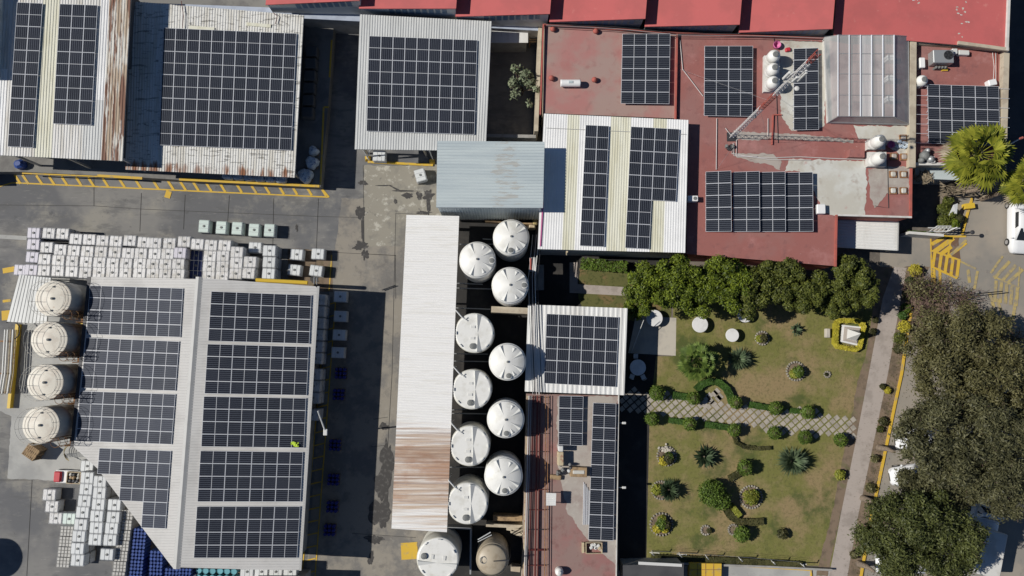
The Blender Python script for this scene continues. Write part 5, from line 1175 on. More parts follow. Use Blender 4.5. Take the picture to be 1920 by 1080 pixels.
# lamp post arm in the lane
lp = thing('street_lamp', 'leaning white lamp arm over the shaded lane beside the warehouse', 'lamp', tuple(at(606, 818, 0)))
b = parent_world(lp); mb = MB(); t1 = at(609, 806, 5.2); t0 = at(596, 771, 6.6); bb_ = at(611, 812, .0)
mb.tube([(bb_.x, bb_.y, 0), (t1.x, t1.y, 5.2), (t0.x, t0.y, 6.6)], .09, 8, 0, .06); mb.build('pole', 'steel', lp)
mb = MB(); mb.rbox((t1.x + .05, t1.y - .2, 5.1), (.35, .55, .14), .04); mb.build('lamp_head', 'steel', lp)
# ================================================================== ROOFTOP THINGS
def tinaco(px, py, z0, h, r, label, lid_mt='lid', lean=0):
    c = at(px, py, z0 + h); b = Vector((c.x, c.y, z0)); t = thing('rooftop_water_tank', label, 'water tank', b, 'cream rooftop water tanks')
    mb = MB(); mb.lathe(b, [(r * .94, 0), (r, .08), (r, h * .3), (r * .97, h * .32), (r, h * .34), (r, h * .68), (r * .86, h * .85), (r * .5, h * .97), (r * .45, h * .98)], 26); mb.build('tank_body', 'patch' if 0 else 'poly', t, True)
    mb = MB(); mb.lathe(b + Vector((0, 0, h * .975)), [(r * .46, 0), (r * .46, .07), (r * .3, .10)], 20); mb.build('lid', lid_mt, t); return t
tinaco(1454.5, 101.5, 4.76, 1.3, .56, 'topmost of the three cream water tanks left of the lattice mast')
tinaco(1453, 126, 4.76, 1.3, .56, 'middle of the three cream water tanks left of the lattice mast')
tinaco(1453, 151, 4.76, 1.3, .56, 'lowest of the three cream water tanks, touched by the lattice mast')
tinaco(1654, 260.5, 4.86, 1.7, .55, 'upper cream water tank on a plinth at the right of the red roof')
tinaco(1655, 293, 4.86, 1.7, .55, 'lower cream water tank on a plinth at the right of the red roof')
tinaco(1733, 148.5, 4.16, 1.1, .5, 'small cream water tank on the walled terrace')
def rb(name, px, py, z0, size, rz, mt, label, cat, r=.05):
    p = at(px, py, z0 + size[2]); mb = MB(); mb.rbox((p.x, p.y, z0), size, r, rz); o = mb.build(name, mt); tag(o, label, cat); return o
# horizontal gas cylinder
p = at(1070, 154.7, 4.95); t = thing('gas_cylinder', 'white horizontal gas cylinder lying on the faded red roof', 'gas tank', (p.x, p.y, 4.335)); b = parent_world(t)
mb = MB(); mb.tube([b + Vector((-.9, 0, .42)), b + Vector((-.8, 0, .42)), b + Vector((.8, 0, .42)), b + Vector((.9, 0, .42))], .33, 18); mb.build('cylinder', 'white', t, True)
for s in (-.55, .55): mb = MB(); mb.box(b + Vector((s, 0, 0)), (.1, .5, .12)); mb.build('foot', 'galv', t)
mb = MB(); mb.rbox(b + Vector((0, 0, .73)), (.4, .22, .07), .02); mb.build('valve_plate', 'blue_sheet', t)
rb('vent_box', 1540.5, 391.5, 4.345, (.75, .85, .55), 0, 'white', 'white vent box beside the rightmost tilted solar rack', 'vent')
p = at(1299, 372, 4.9); t = thing('air_conditioner', 'slim white air conditioner beside the white and cream roof', 'air conditioner', (p.x, p.y, 4.335)); b = parent_world(t)
mb = MB(); mb.rbox(b, (.95, .5, .6), .04); mb.build('case', 'white', t); mb = MB(); mb.lathe(b + Vector((.2, 0, .602)), [(.16, 0), (.16, .03)], 14); mb.build('fan_grille', 'lid', t)
# big rooftop condenser
p = at(1770, 105, 5.2); t = thing('air_conditioner', 'large grey air conditioning unit with a round fan on the walled terrace', 'air conditioner', (p.x, p.y, 4.14)); b = parent_world(t)
mb = MB(); mb.rbox(b + Vector((0, 0, .12)), (1.85, 1.2, .9), .05); mb.build('case', 'galv', t)
mb = MB(); mb.lathe(b + Vector((.42, .1, 1.022)), [(.42, 0), (.42, .05), (.36, .05), (.36, .02)], 24); fg = mb.build('fan_shroud', 'darksteel', t)
for k in range(5):
    mb = MB(); a = R(72 * k); d = Vector((math.cos(a), math.sin(a), 0)); pp = Vector((-d.y, d.x, 0)); cc = b + Vector((.42, .1, 1.055)); mb.face([cc + d * .08 - pp * .05, cc + d * .34 - pp * .1, cc + d * .34 + pp * .12, cc + d * .08 + pp * .05]); mb.build('fan_blade', 'black', fg)
for sx in (-.8, .8): mb = MB(); mb.box(b + Vector((sx, 0, 0)), (.1, 1.1, .11)); mb.build('foot', 'darksteel', t)
for k in range(4): mb = MB(); mb.lathe(b + Vector((-.4 + k * .28, -.82, 0)), [(.12, 0), (.12, .5), (.05, .6)], 10); mb.build('compressor_pot', 'lid', t)
mb = MB(); mb.box(b + Vector((.55, -.88, 0)), (.5, .3, .2)); mb.build('junction_box', 'yellowsteel', t)
rb('duct', 1808, 98, 4.14, (1.0, .45, .45), -.05, 'steel', 'pale duct box right of the large air conditioning unit', 'duct'); rb('duct', 1791, 95.5, 4.14, (.5, .5, .6), 0, 'steel', 'short pale duct elbow between the large air conditioner and the duct box', 'duct')
rb('electrical_box', 1730, 117, 4.14, (.5, .95, .5), 0, 'white', 'narrow white box by the left parapet of the walled terrace', 'box')
rb('electrical_box', 1862, 154, 4.14, (.75, .55, .6), .2, 'white', 'white box above the terrace solar array at its right end', 'box')
t = thing('cable_bundle', 'orange and white cables along the right side of the walled terrace', 'cables', tuple(at(1866, 125, 4.14)))
for k in range(4): mb = MB(); mb.tube([at(1861 + k * 3, 98, 4.25), at(1864 + k * 1.6, 125, 4.25), at(1862 + k * 2.5, 158, 4.25)], .03, 5); mb.build('cable', 'redkerb' if k % 2 else 'cable', t)
# pump and drums under the terrace
t = thing('pump_set', 'cluster of grey pump drums at the lower left corner of the walled terrace', 'pump', tuple(at(1740, 292, 4.14)))
for k, (x, y, r) in enumerate([(1738, 290, .42), (1748, 297, .3), (1731, 299, .25), (1742, 281, .22)]): p = at(x, y, 4.9); mb = MB(); mb.lathe((p.x, p.y, 4.14), [(r, 0), (r, .6), (r * .5, .75), (.04, .78)], 16); mb.build('drum', 'galv' if k % 2 else 'lid', t, True)
rb('crate', 1750, 299, 4.14, (.4, .6, .5), .1, 'steel', 'small pale box beside the grey pump drums', 'box')
# terrace wires
t = thing('wire_frame', 'thin white wires strung across the left side of the terrace solar array', 'wires', tuple(at(1728, 210, 5)))
for k in range(7): mb = MB(); y = 161 + k * 17.8; mb.tube([at(1716, y, 4.8), at(1741, y + .5, 4.8)], .018, 4); mb.build('wire', 'alu', t)
for k in range(5): mb = MB(); y = 166 + k * 18; mb.tube([at(1874, y, 4.8), at(1893, y + 1, 4.8)], .018, 4); mb.build('wire', 'alu', t)
# pink and red things
p = at(1458, 83, 4.8); t = thing('tub', 'pink plastic tub above the topmost cream water tank', 'tub', (p.x, p.y, 4.35)); b = parent_world(t)
mb = MB(); mb.lathe(b, [(.26, 0), (.34, .38), (.31, .38), (.25, .06)], 18); mb.build('bowl', 'pinkish', t, True); mb = MB(); mb.ring(b + Vector((0, 0, .4)), .33, .03, 18, 4); mb.build('rim', 'pinkish', t)
rb('valve_box', 1478, 92, 4.35, (.45, .35, .25), .2, 'red', 'small bright red box beside the pink tub', 'box')
p = at(1671, 271, 4.6); mb = MB(); mb.lathe((p.x, p.y, 4.35), [(.25, 0), (.33, .3), (.30, .3), (.25, .05)], 16); o = mb.build('tub', 'pinkish'); tag(o, 'dark pink tub in the shadow of the upper plinth tank', 'tub')
mb = MB(); r_ = random.Random(5); p = at(1693, 271, 4.5)
for k in range(10): mb.rbox((p.x + r_.uniform(-.5, .5), p.y + r_.uniform(-.3, .3), 4.35 + r_.random() * .15), (.35, .25, .12), .04, r_.random() * 3)
o = mb.build('laundry_heap', 'bag'); tag(o, 'heap of blue and white cloths at the right edge of the red roof', 'cloth')
# lattice mast
zb = 4.34; pb = at(1371, 257, zb); Ht = 19.4
t = thing('lattice_mast', 'tall red and white lattice radio mast rising from the red roof', 'mast', (pb.x, pb.y, zb)); b = parent_world(t)
sec = 12; rr = .22
for s in range(sec):
    z0, z1 = .1 + s * (Ht / sec), .1 + (s + 1) * (Ht / sec); mt = 'mastred' if s in (5, 6, 11) else 'mastwhite'
    mb = MB(); cs = [Vector((math.cos(R(90 + 120 * k)), math.sin(R(90 + 120 * k)), 0)) * rr for k in range(3)]
    for k in range(3):
        A, B = cs[k], cs[(k + 1) % 3]; mb.tube([b + A + Vector((0, 0, z0)), b + A + Vector((0, 0, z1))], .028, 5)
        n = 3; dz = (z1 - z0) / n
        for i in range(n):
            mb.tube([b + A + Vector((0, 0, z0 + i * dz)), b + B + Vector((0, 0, z0 + (i + 1) * dz))], .014, 4); mb.tube([b + A + Vector((0, 0, z0 + i * dz)), b + B + Vector((0, 0, z0 + i * dz))], .014, 4)
    mb.build('mast_section', mt, t)
mb = MB(); mb.box(b + Vector((0, 0, 0)), (.8, .8, .1)); mb.build('base_plate', 'darksteel', t)
for k, (dx, dy, zz, sz) in enumerate([(.45, -.1, 14.8, (.18, .3, 1.6)), (-.35, .2, 14.2, (.2, .2, 1.3)), (.55, .25, 15.6, (.15, .15, 1.2)), (-.1, -.45, 15.4, (.3, .15, .9)), (.2, .5, 13.6, (.25, .15, .8))]):
    mb = MB(); mb.rbox(b + Vector((dx, dy, zz)), sz, .04); mb.build('antenna', 'steel', t)
mb = MB(); mb.lathe(b + Vector((.5, -.6, 14.4)), [(.18, 0), (.16, .06), (.06, .09)], 16); mb.build('dish', 'steel', t)
for k, (x, y) in enumerate(((1275, 130), (1455, 180), (1440, 268), (1344, 318))):
    e = at(x, y, 4.36); mb = MB(); mb.tube([b + Vector((0, 0, 10.0 - k)), e], .009, 4); mb.build('guy_wire', 'galv', t)
t = thing('cable_box', 'dark tangle of junction boxes at the foot of the lattice mast', 'boxes', (pb.x - .1, pb.y - .9, 4.34)); b = parent_world(t); r_ = random.Random(9)
for k in range(5): mb = MB(); mb.rbox(b + Vector((r_.uniform(-.4, .4), r_.uniform(-.3, .3), .02)), (.22, .28, .2 + .2 * r_.random()), .03, r_.random()); mb.build('box', 'lid' if k % 2 else 'darksteel', t)

# I-roof clutter
t = thing('pipe_rack', 'dark red and pale pipes down the left side of the narrow faded red roof', 'pipes', tuple(at(1000, 900, 2.64)))
for k, (xa, xb, r, mt, z) in enumerate([(989, 981, .06, 'beige', 2.9), (992, 983, .05, 'cable', 3.0), (996, 986, .04, 'galv', 3.0), (1001, 991, .03, 'redpipe', 2.9), (1008, 1003, .08, 'redpipe', 2.9), (1013, 1008, .04, 'redpipe', 2.85), (1023, 1021, .035, 'ruststeel', 3.0), (1028, 1025, .03, 'ruststeel', 3.0)]):
    mb = MB(); mb.tube([at(xa, 742, z), at(xb, 1100, z)], r, 6); mb.build('pipe', mt, t)
for y in (745, 757, 813, 847, 918, 956, 993, 1030, 1032, 1060): mb = MB(); mb.bar(at(988, y, 2.85), at(1025, y, 2.85), .04); mb.build('cross_bar', 'darksteel' if y % 2 else 'redpipe', t)
t = thing('pipe_rack', 'bundle of pale pipes climbing past the standing seam roof beside the courtyard', 'pipes', tuple(at(997, 540, 2)))
for k, (x, mt, r) in enumerate([(991, 'galv', .035), (995, 'darksteel', .04), (998, 'cable', .03), (1003, 'steel', .04), (1008, 'darksteel', .03)]): mb = MB(); mb.tube([at(x + 8, 440, 3.4), at(x, 520, 3.4), at(x + 2, 600, 3.4), at(x + 8, 740, 3.4)], r, 6); mb.build('pipe', mt, t)
mb = MB(); mb.rbox((at(999, 490, 3.5).x, at(999, 495, 3.5).y, 2.9), (.55, 1.3, .5), .05); mb.build('valve_cabinet', 'steel', t); mb = MB(); mb.rbox((at(995, 490, 3.5).x, at(999, 495, 3.5).y, 3.42), (.14, 1.1, .06), .02); mb.build('red_pipe_cover', 'redkerb', t)
t = thing('pump_set', 'grey pump machinery between the two solar arrays on the narrow faded red roof', 'pump', tuple(at(1053, 872, 2.64))); r_ = random.Random(2)
p = at(1051, 868, 3.2); mb = MB(); mb.rbox((p.x, p.y + .4, 2.64), (.55, 1.2, .9), .06); mb.build('motor_housing', 'beige', t)
mb = MB(); mb.rbox((p.x, p.y + 1.3, 2.64), (.45, .5, 1.2), .06); mb.build('control_box', 'steel', t)
for k in range(9): mb = MB(); mb.lathe((p.x + r_.uniform(-.6, .9), p.y + r_.uniform(-1.0, -.1), 2.64), [(.14, 0), (.14, .5 + r_.random() * .3), (.04, .8)], 10); mb.build('valve', r_.choice(['galv', 'lid', 'darksteel', 'steel']), t)
mb = MB(); mb.rbox((p.x - .4, p.y - 1.3, 2.66), (1.0, .4, .3), .05, -.1); mb.build('skid', 'wood', t)
p = at(1085, 885, 3.3); mb = MB(); mb.rbox((p.x, p.y, 2.65), (1.5, .85, .75), .05, -.04); o = mb.build('crate', 'wood'); tag(o, 'rusty open-topped brown box with a pale streak beside the long solar array', 'box'); mb = MB(); mb.rbox((p.x, p.y, 3.402), (1.05, .32, .05), .05); mb.build('sand_heap', 'patch', o)
t = thing('louvre_panel', 'pale ribbed panel on a stand beside the pipe rack on the faded red roof', 'panel', tuple(at(1034, 932, 2.64))); p = at(1034, 933, 3.9); q4 = [(1024, 924), (1043, 925), (1042, 948), (1024, 948)]
mb = MB(); q_ = [at(x, y, 3.9) for x, y in q4]; corr(mb, q_, .16, .03, 'v'); slab_under(mb, q_, .05, 1); mb.build('panel', ['white_sheet', 'shaft'], t)
for x, y in ((1026, 927), (1041, 927), (1041, 946), (1026, 946)): e = at(x, y, 3.8); mb = MB(); mb.box((e.x, e.y, 2.64), (.05, .05, 1.18)); mb.build('leg', 'galv', t)
t = thing('rail_bundle', 'bundle of loose aluminium rails beside the long solar array', 'rails', tuple(at(1097, 945, 2.64)))
for k in range(6): mb = MB(); mb.box((at(1094 + k * 2.0, 945, 2.7).x, at(1095, 944 + k * 1.5, 2.7).y, 2.645 + (k % 2) * .06), (.05, 3.7 - k * .15, .05), R(-1.5)); mb.build('rail', 'alu', t)
p = at(1114, 1028, 3.1); t = thing('crate', 'pale open crate of scraps below the long solar array', 'crate', (p.x, p.y, 2.64)); b = parent_world(t)
mb = MB()
for a in ((-.7, 0, .05, .95), (.7, 0, .05, .95), (0, .46, 1.35, .05), (0, -.46, 1.35, .05)): mb.box(b + Vector((a[0], a[1], 0)), (a[2], a[3], .45))
mb.build('crate_sides', 'beige', t); mb = MB(); mb.box(b + Vector((-.95, 0, 0)), (.2, .9, .3)); mb.build('plank', 'beige', t)
for k in range(7): mb = MB(); mb.rbox(b + Vector((r_.uniform(-.5, .5), r_.uniform(-.3, .3), .02)), (.3, .25, .3), .05, r_.random()); mb.build('scrap_piece', r_.choice(['patch', 'steel', 'beige']), t)
tinaco(1049, 1074, 2.64, .8, .36, 'small white bucket-shaped tank at the bottom edge of the narrow red roof', 'steel')
for k, y in enumerate((793, 914)):
    p = at(1168, y, 2.4); mb = MB(); mb.tube([at(1158, y, 2.45), at(1172, y, 2.45)], .03, 4); mb.rbox((p.x + .1, p.y, 2.38), (.35, .2, .12), .03); o = mb.build('wall_lamp', 'steel'); tag(o, ['upper', 'lower'][k] + ' white lamp on the wall of the narrow red building over the dark path', 'lamp')
# courtyard wall equipment
rb('bench', 1011, 520, .012, (.9, 2.4, .45), 0, 'greywall', 'grey slab bench in the dark courtyard beside the pipes', 'bench')
mb = MB(); mb.tube([at(1063, 472, 5.3), at(1063, 477, 4.6)], .1, 6); o = mb.build('spotlight', 'beige'); tag(o, 'small beige spotlight under the lower eave of the white and cream roof', 'lamp')

# ================================================================== GARDEN FURNITURE
def table(x, y, r, label, chairs=False, h=.74):
    p = at(x, y, h); r0 = px_r(r, h); t = thing('round_table', label, 'table', (p.x, p.y, .018), 'round garden tables'); b = parent_world(t)
    mb = MB(); mb.lathe(b + Vector((0, 0, h - .05)), [(r0 * .97, 0), (r0, .02), (r0, .045), (r0 * .97, .055), (.02, .06)], 36); mb.build('table_top', 'cloth', t)
    mb = MB(); mb.lathe(b, [(.32, 0), (.30, .04), (.06, .08), (.06, h - .05)], 16); mb.build('pedestal', 'galv', t)
    return p
table(1227, 596.5, 15.5, 'round white table on the patio, half in tree shadow'); table(1312.5, 608.5, 15, 'round white table in full sun just below the row of trees')
table(1373, 628.5, 12.5, 'smaller round white table alone on the lawn'); table(1397, 590, 14.5, 'shaded round table tucked under the tree row'); pt = table(1196, 689, 15, 'shaded round table with chairs beside the standing seam roof')
def chair(x, y, rz, label):
    p = at(x, y, .45); t = thing('garden_chair', label, 'chair', (p.x, p.y, .018), 'chairs at the shaded table', rz); b = parent_world(t); t.rotation_euler = (0, 0, 0)
    def Q(a, c_, z): return b + Vector((a * math.cos(rz) - c_ * math.sin(rz), a * math.sin(rz) + c_ * math.cos(rz), z))
    mb = MB(); mb.box(b + Vector((0, 0, .43)), (.42, .42, .03), rz); mb.build('seat', 'steel', t)
    mb = MB(); mb.tube([Q(-.2, -.2, .85), Q(0, -.27, .87), Q(.2, -.2, .85)], .025, 5)
    for s in (-.2, 0, .2): mb.tube([Q(s, -.2, .45), Q(s, -.22, .85)], .012, 4)
    mb.build('backrest', 'galv', t)
    for sx in (-.18, .18):
        for sy in (-.18, .18): mb = MB(); mb.tube([Q(sx, sy, 0), Q(sx, sy, .43)], .015, 4); mb.build('leg', 'galv', t)
chair(1185, 706, R(-20), 'chair below left of the shaded table'); chair(1206, 707, R(25), 'chair below right of the shaded table'); chair(1192, 668, R(180), 'chair above the shaded table')
mb = MB(); mb.tube([at(1183, 662, .05), at(1207, 600, 2.4)], .03, 5); o = mb.build('pole', 'steel'); tag(o, 'thin white leaning pole at the left edge of the patio', 'pole')
# bench by the monument
rb('stone_bench', 1553, 624.5, .02, (.42, .85, .42), -.03, 'patio', 'small white stone block left of the monument', 'bench')
# monument
p = at(1596, 626, .3); t = thing('monument', 'small white square plinth topped by a grey pyramid inside a yellow clipped border', 'monument', (p.x, p.y, .013)); b = parent_world(t)
q4 = [at(1580, 609, .35), at(1616, 613, .35), at(1608, 648, .35), at(1577, 641, .35)]
mb = MB(); mb.prism([Vector((v.x, v.y, 0)) for v in q4], .014, .35); mb.build('plinth', 'cloth', t)
cq = sum(q4, Vector((0, 0, 0))) / 4
for k, (s, z0_, z1_) in enumerate(((.82, .352, .5), (.70, .502, .65))): mb = MB(); mb.prism([cq + (v - cq) * s for v in q4], z0_, z1_); mb.build('step', 'patchgrey', t)
mb = MB(); Pq = [cq + (v - cq) * .56 for v in q4]; 
for v in Pq: v.z = .652
ap = cq + Vector((.05, .05, 0)); ap.z = 2.3
mb.idx(Pq + [ap], [(0, 1, 4), (1, 2, 4), (2, 3, 4), (3, 0, 4), (3, 2, 1, 0)]); mb.build('pyramid', 'steel', t)
# sign board on the planted island
p = at(1793, 393, 1.2); t = thing('sign_board', 'white angular board standing on the planted island by the driveway', 'sign', (p.x, p.y, .01)); 
mb = MB(); Q4 = [at(1779, 404, .9), at(1788, 384, 1.5), at(1796, 381, 1.5), at(1794, 404, .9)]
N_ = Vector((0, 0, .06)); mb.idx(Q4 + [v - N_ for v in Q4], [(3, 2, 1, 0), (4, 5, 6, 7), (0, 1, 5, 4), (1, 2, 6, 5), (2, 3, 7, 6), (3, 0, 4, 7)]); mb.build('board', 'white', t)
for v in (Q4[0], Q4[3]): mb = MB(); mb.box((v.x, v.y + .1, 0), (.06, .06, .9)); mb.build('leg', 'galv', t)
# gate frame
t = thing('gate', 'white metal entrance gate leaning over the edge of the driveway', 'gate', tuple(at(1765, 436, 0)))
mb = MB(); q4 = [at(1757, 424, 2.2), at(1783, 424, 2.2), at(1775, 434, 1.6), at(1742, 434, 1.6)]; mb.tube(q4 + [q4[0]], .05, 5); mb.build('frame', 'steel', t)
for k in range(5): mb = MB(); mb.tube([lerp(q4[0], q4[1], k / 4), lerp(q4[3], q4[2], k / 4)], .03, 4); mb.build('bar', 'steel', t)
mb = MB(); mb.tube([at(1740, 427, 2.0), at(1800, 428, 2.0)], .05, 5); mb.tube([at(1775, 434, 1.6), at(1795, 426, 2.2)], .05, 5); mb.build('top_rail', 'steel', t)
for x, y in ((1744, 434), (1792, 430)): e = at(x, y, 1.8); mb = MB(); mb.box((e.x, e.y, 0), (.1, .1, 2.0)); mb.build('post', 'galv', t)
# lamp on the driveway edge
e = at(1803, 441, 0); t = thing('bollard_light', 'slim pole with a round head beside the hatched driveway marking', 'lamp', (e.x, e.y, 0)); mb = MB(); mb.tube([e, e + Vector((0, 0, 1.6))], .04, 6); mb.build('pole', 'darksteel', t); mb = MB(); mb.lathe(e + Vector((0, 0, 1.6)), [(.05, 0), (.2, .08), (.2, .16), (.05, .22)], 14); mb.build('lamp_head', 'darksteel', t)
e = at(1812, 388, 0); mb = MB(); mb.box((e.x, e.y, .01), (.9, .5, .6), .1); o = mb.build('barrier', 'yellowsteel'); tag(o, 'yellow barrier block beside the planted island', 'barrier')
# fence posts along the lower garden
for k, (x, y) in enumerate(((1222, 1033), (1273, 1036), (1322, 1040), (1384, 1044), (1444, 1049), (1498, 1054))):
    e = at(x, y, .0); e.z = .014; t = thing('fence_post', 'white bent garden fence post, %s along the bottom of the lawn' % ['first from the left', 'second from the left', 'third from the left', 'fourth from the left', 'fifth from the left', 'rightmost'][k], 'post', e, 'white fence posts below the lawn')
    mb = MB(); mb.tube([e, e + Vector((-.1, 0, 1.6)), e + Vector((-.35, .25, 1.95))], .045, 5); mb.build('post', 'steel', t)
    mb = MB(); mb.box(e + Vector((.25, -.15, 0)), (.9, .07, .05), R(-4)); mb.build('foot_bar', 'steel', t)
t = thing('fence_wire', 'thin wires strung between the white posts below the lawn', 'fence', tuple(at(1360, 1044, 1)))
for z in (.5, 1.0, 1.5): mb = MB(); mb.tube([at(x, y, z) for x, y in ((1222, 1033), (1273, 1036), (1322, 1040), (1384, 1044), (1444, 1049), (1498, 1054))], .010, 4); mb.build('wire', 'galv', t)
# diamond pavers
mb = MB(); cx0, cy0 = 1163, 752
def pathc(x): return 757 + (x - 1215) * .118
for i in range(57):
    x = 1166 + i * 7.75
    cen = pathc(x)
    for j in range(-3, 4):
        if (i + j) % 2 or (abs(j) == 3 and rng.random() < .75): continue
        p = at(x + rng.uniform(-.25, .25), cen + j * 7.75 + rng.uniform(-.25, .25), .03); s_ = .425; a = R(45 - 6.7) + rng.uniform(-.03, .03)
        mb.box((p.x, p.y, .010), (s_ , s_, .03 + rng.random() * .006), a)
for (x, y) in ((1340, 738), (1347, 747), (1333, 752), (1326, 748), (1338, 757), (1322, 760), (1344, 734), (1350, 744), (1330, 742)):
    p = at(x, y, .03); mb.box((p.x, p.y, .012), (.5, .5, .034), R(42))
o = mb.build('paver_path', 'paver'); struct(o)

# ================================================================== VEGETATION
def leaves(centers, n, size, seed, aspect=1.7, up=.5, shell=.55, squash=1.0, zmin=.05, ragg=.10):
    """leaf quads spread through the volume of a set of lobes (x, y, z, r); returns an MB-like tuple of arrays"""
    rg = np.random.default_rng(seed); C = np.array(centers, float); wgt = C[:, 3] ** 2; wgt /= wgt.sum()
    k = rg.choice(len(C), n, p=wgt); d = rg.normal(size=(n, 3)); d /= np.linalg.norm(d, axis=1)[:, None]
    low = d[:, 2] < -.35; d[low, 2] *= -1
    rr = (shell + (1.06 - shell) * rg.random(n) ** .6) * (1 + ragg * rg.normal(size=n))
    c = C[k, :3] + d * (C[k, 3] * rr)[:, None] * np.array([1, 1, squash]); c[:, 2] = np.maximum(c[:, 2], zmin)
    nrm = d * .7 + rg.normal(size=(n, 3)) * .55 + np.array([0, 0, up]); nrm /= np.linalg.norm(nrm, axis=1)[:, None]
    a = np.cross(nrm, rg.normal(size=(n, 3))); a /= np.linalg.norm(a, axis=1)[:, None]; b = np.cross(nrm, a)
    s = size * (.6 + .8 * rg.random(n)); L = (a * (s * aspect / 2)[:, None]); W = (b * (s / 2)[:, None])
    V = np.empty((n, 4, 3)); V[:, 0] = c - L; V[:, 1] = c + W * .9 + nrm * (s * .08)[:, None]; V[:, 2] = c + L; V[:, 3] = c - W * .9 + nrm * (s * .08)[:, None]
    return V.reshape(-1, 3)
def leafmesh(name, V, mt, parent, nper=4):
    o0 = parent_world(parent); V = V - np.array(o0); n = len(V) // nper
    me = bpy.data.meshes.new(name); me.vertices.add(len(V)); me.vertices.foreach_set('co', V.ravel())
    me.loops.add(n * nper); me.loops.foreach_set('vertex_index', np.arange(n * nper)); me.polygons.add(n)
    me.polygons.foreach_set('loop_start', np.arange(n) * nper); me.polygons.foreach_set('loop_total', np.full(n, nper))
    me.materials.append(M[mt]); me.update(calc_edges=True); me.validate()
    ob = bpy.data.objects.new(name, me); col.objects.link(ob); ob.parent = parent; return ob
def crown_lobes(c, rx, ry, rz, n, seed, rl=(.28, .45)):
    r_ = random.Random(seed); out = []
    for i in range(n):
        a = r_.random() * 2 * math.pi; u = math.sqrt(r_.random()) * .78; e = r_.uniform(-.35, .8)
        k = math.sqrt(max(.05, 1 - (e * .8) ** 2))
        rr = r_.uniform(*rl) * min(rx, ry) * (1.15 - .25 * u / .78)
        out.append((c[0] + rx * u * k * math.cos(a), c[1] + ry * u * k * math.sin(a), c[2] + rz * e * .7, rr))
    return out
def tree(name, label, px, py, z, rx, ry, rz, mt, n, size, seed, nl=26, trunk_r=.22, group=None, rl=(.26, .42), aspect=1.7, base=None, shell=.5, cat='tree', twigs=0, barkm='bark', up=.5):
    c = at(px, py, z); b = Vector((c.x, c.y, .01)) if base is None else Vector((base[0], base[1], .01))
    t = thing(name, label, cat, b, group); lobes = crown_lobes(c, rx, ry, rz, nl, seed, rl)
    leafmesh('crown', leaves(lobes, n, size, seed, aspect, up, shell, 1.0, .05, .22 if name == 'feathery_tree' else .12), mt, t)
    r_ = random.Random(seed + 5); mb = MB(); fork = b + Vector((0, 0, max(.8, (z - rz) * .75)))
    mb.tube([b, lerp(b, fork, .5) + Vector((.08, .05, 0)), fork], trunk_r, 8, 0, trunk_r * .75)
    for L in r_.sample(lobes, min(8, len(lobes))):
        e = Vector(L[:3]); m_ = lerp(fork, e, .5) + Vector((r_.uniform(-.2, .2), r_.uniform(-.2, .2), .2)); mb.tube([fork, m_, e], trunk_r * .55, 6, 0, .03)
    mb.build('trunk', barkm, t)
    if twigs:
        mb = MB()
        for k in range(twigs):
            L = r_.choice(lobes); e = Vector(L[:3]); d = Vector((r_.gauss(0, 1), r_.gauss(0, 1), r_.gauss(.3, .6))).normalized(); f = e + d * L[3] * 1.25; mb.tube([e, lerp(e, f, .5) + Vector((0, 0, .1)), f], .022, 3, 0, .008)
        mb.build('twigs', 'twig', t)
    return t
# the clipped row of laurel trees
ROW = [(1212, 541, 2.3, 2.6, 4.0, 'leaf_laurel', 'bright green tree at the left end of the dense row'), (1262, 525, 2.4, 2.9, 4.3, 'leaf_laurel', 'second tree from the left of the dense row, poking above the red roof edge'), (1308, 545, 2.3, 2.9, 4.2, 'leaf_laurel', 'third tree from the left of the dense row, above the sunlit table'),
       (1360, 530, 2.5, 3.1, 4.5, 'leaf_laurel', 'fourth tree from the left, middle of the dense row'), (1410, 548, 2.3, 2.8, 4.1, 'leaf_olive', 'fifth tree from the left of the dense row, over the shaded table'), (1458, 527, 2.5, 2.9, 4.3, 'leaf_olive', 'sixth tree from the left of the dense row'),
       (1510, 545, 2.4, 2.9, 4.2, 'leaf_olive', 'seventh tree of the dense row, by the corner of the red roof'), (1562, 560, 1.9, 2.0, 3.8, 'leaf_olive', 'small eighth tree filling the dense row right of the red roof corner'), (1600, 533, 2.3, 3.0, 4.4, 'leaf_olive', 'rightmost tree of the dense row, above the monument')]
for k, (x, y, rx, ry, z, mt, lb) in enumerate(ROW): tree('leafy_tree', lb, x, y, z - .6, rx, ry, 2.3, mt, 9500, .125, 20 + k, 34, .18, 'dense row of garden trees', (.17, .29), 1.9, None, .7)
tree('leafy_tree', 'low green shrub tree beside the courtyard path at the left of the dense row', 1186, 582, 1.6, 1.2, 1.0, .9, 'leaf_laurel', 1500, .17, 61, 12, .08, 'dense row of garden trees')
# sparse tree in the small yard
tree('sparse_tree', 'sparse pale-leaved tree in the small dark yard between the shed and the beige wall', 980, 158, 2.9, 1.8, 2.6, 1.3, 'leaf_pale', 900, .17, 71, 16, .09, None, (.2, .34), 2.2, None, .2, twigs=40)
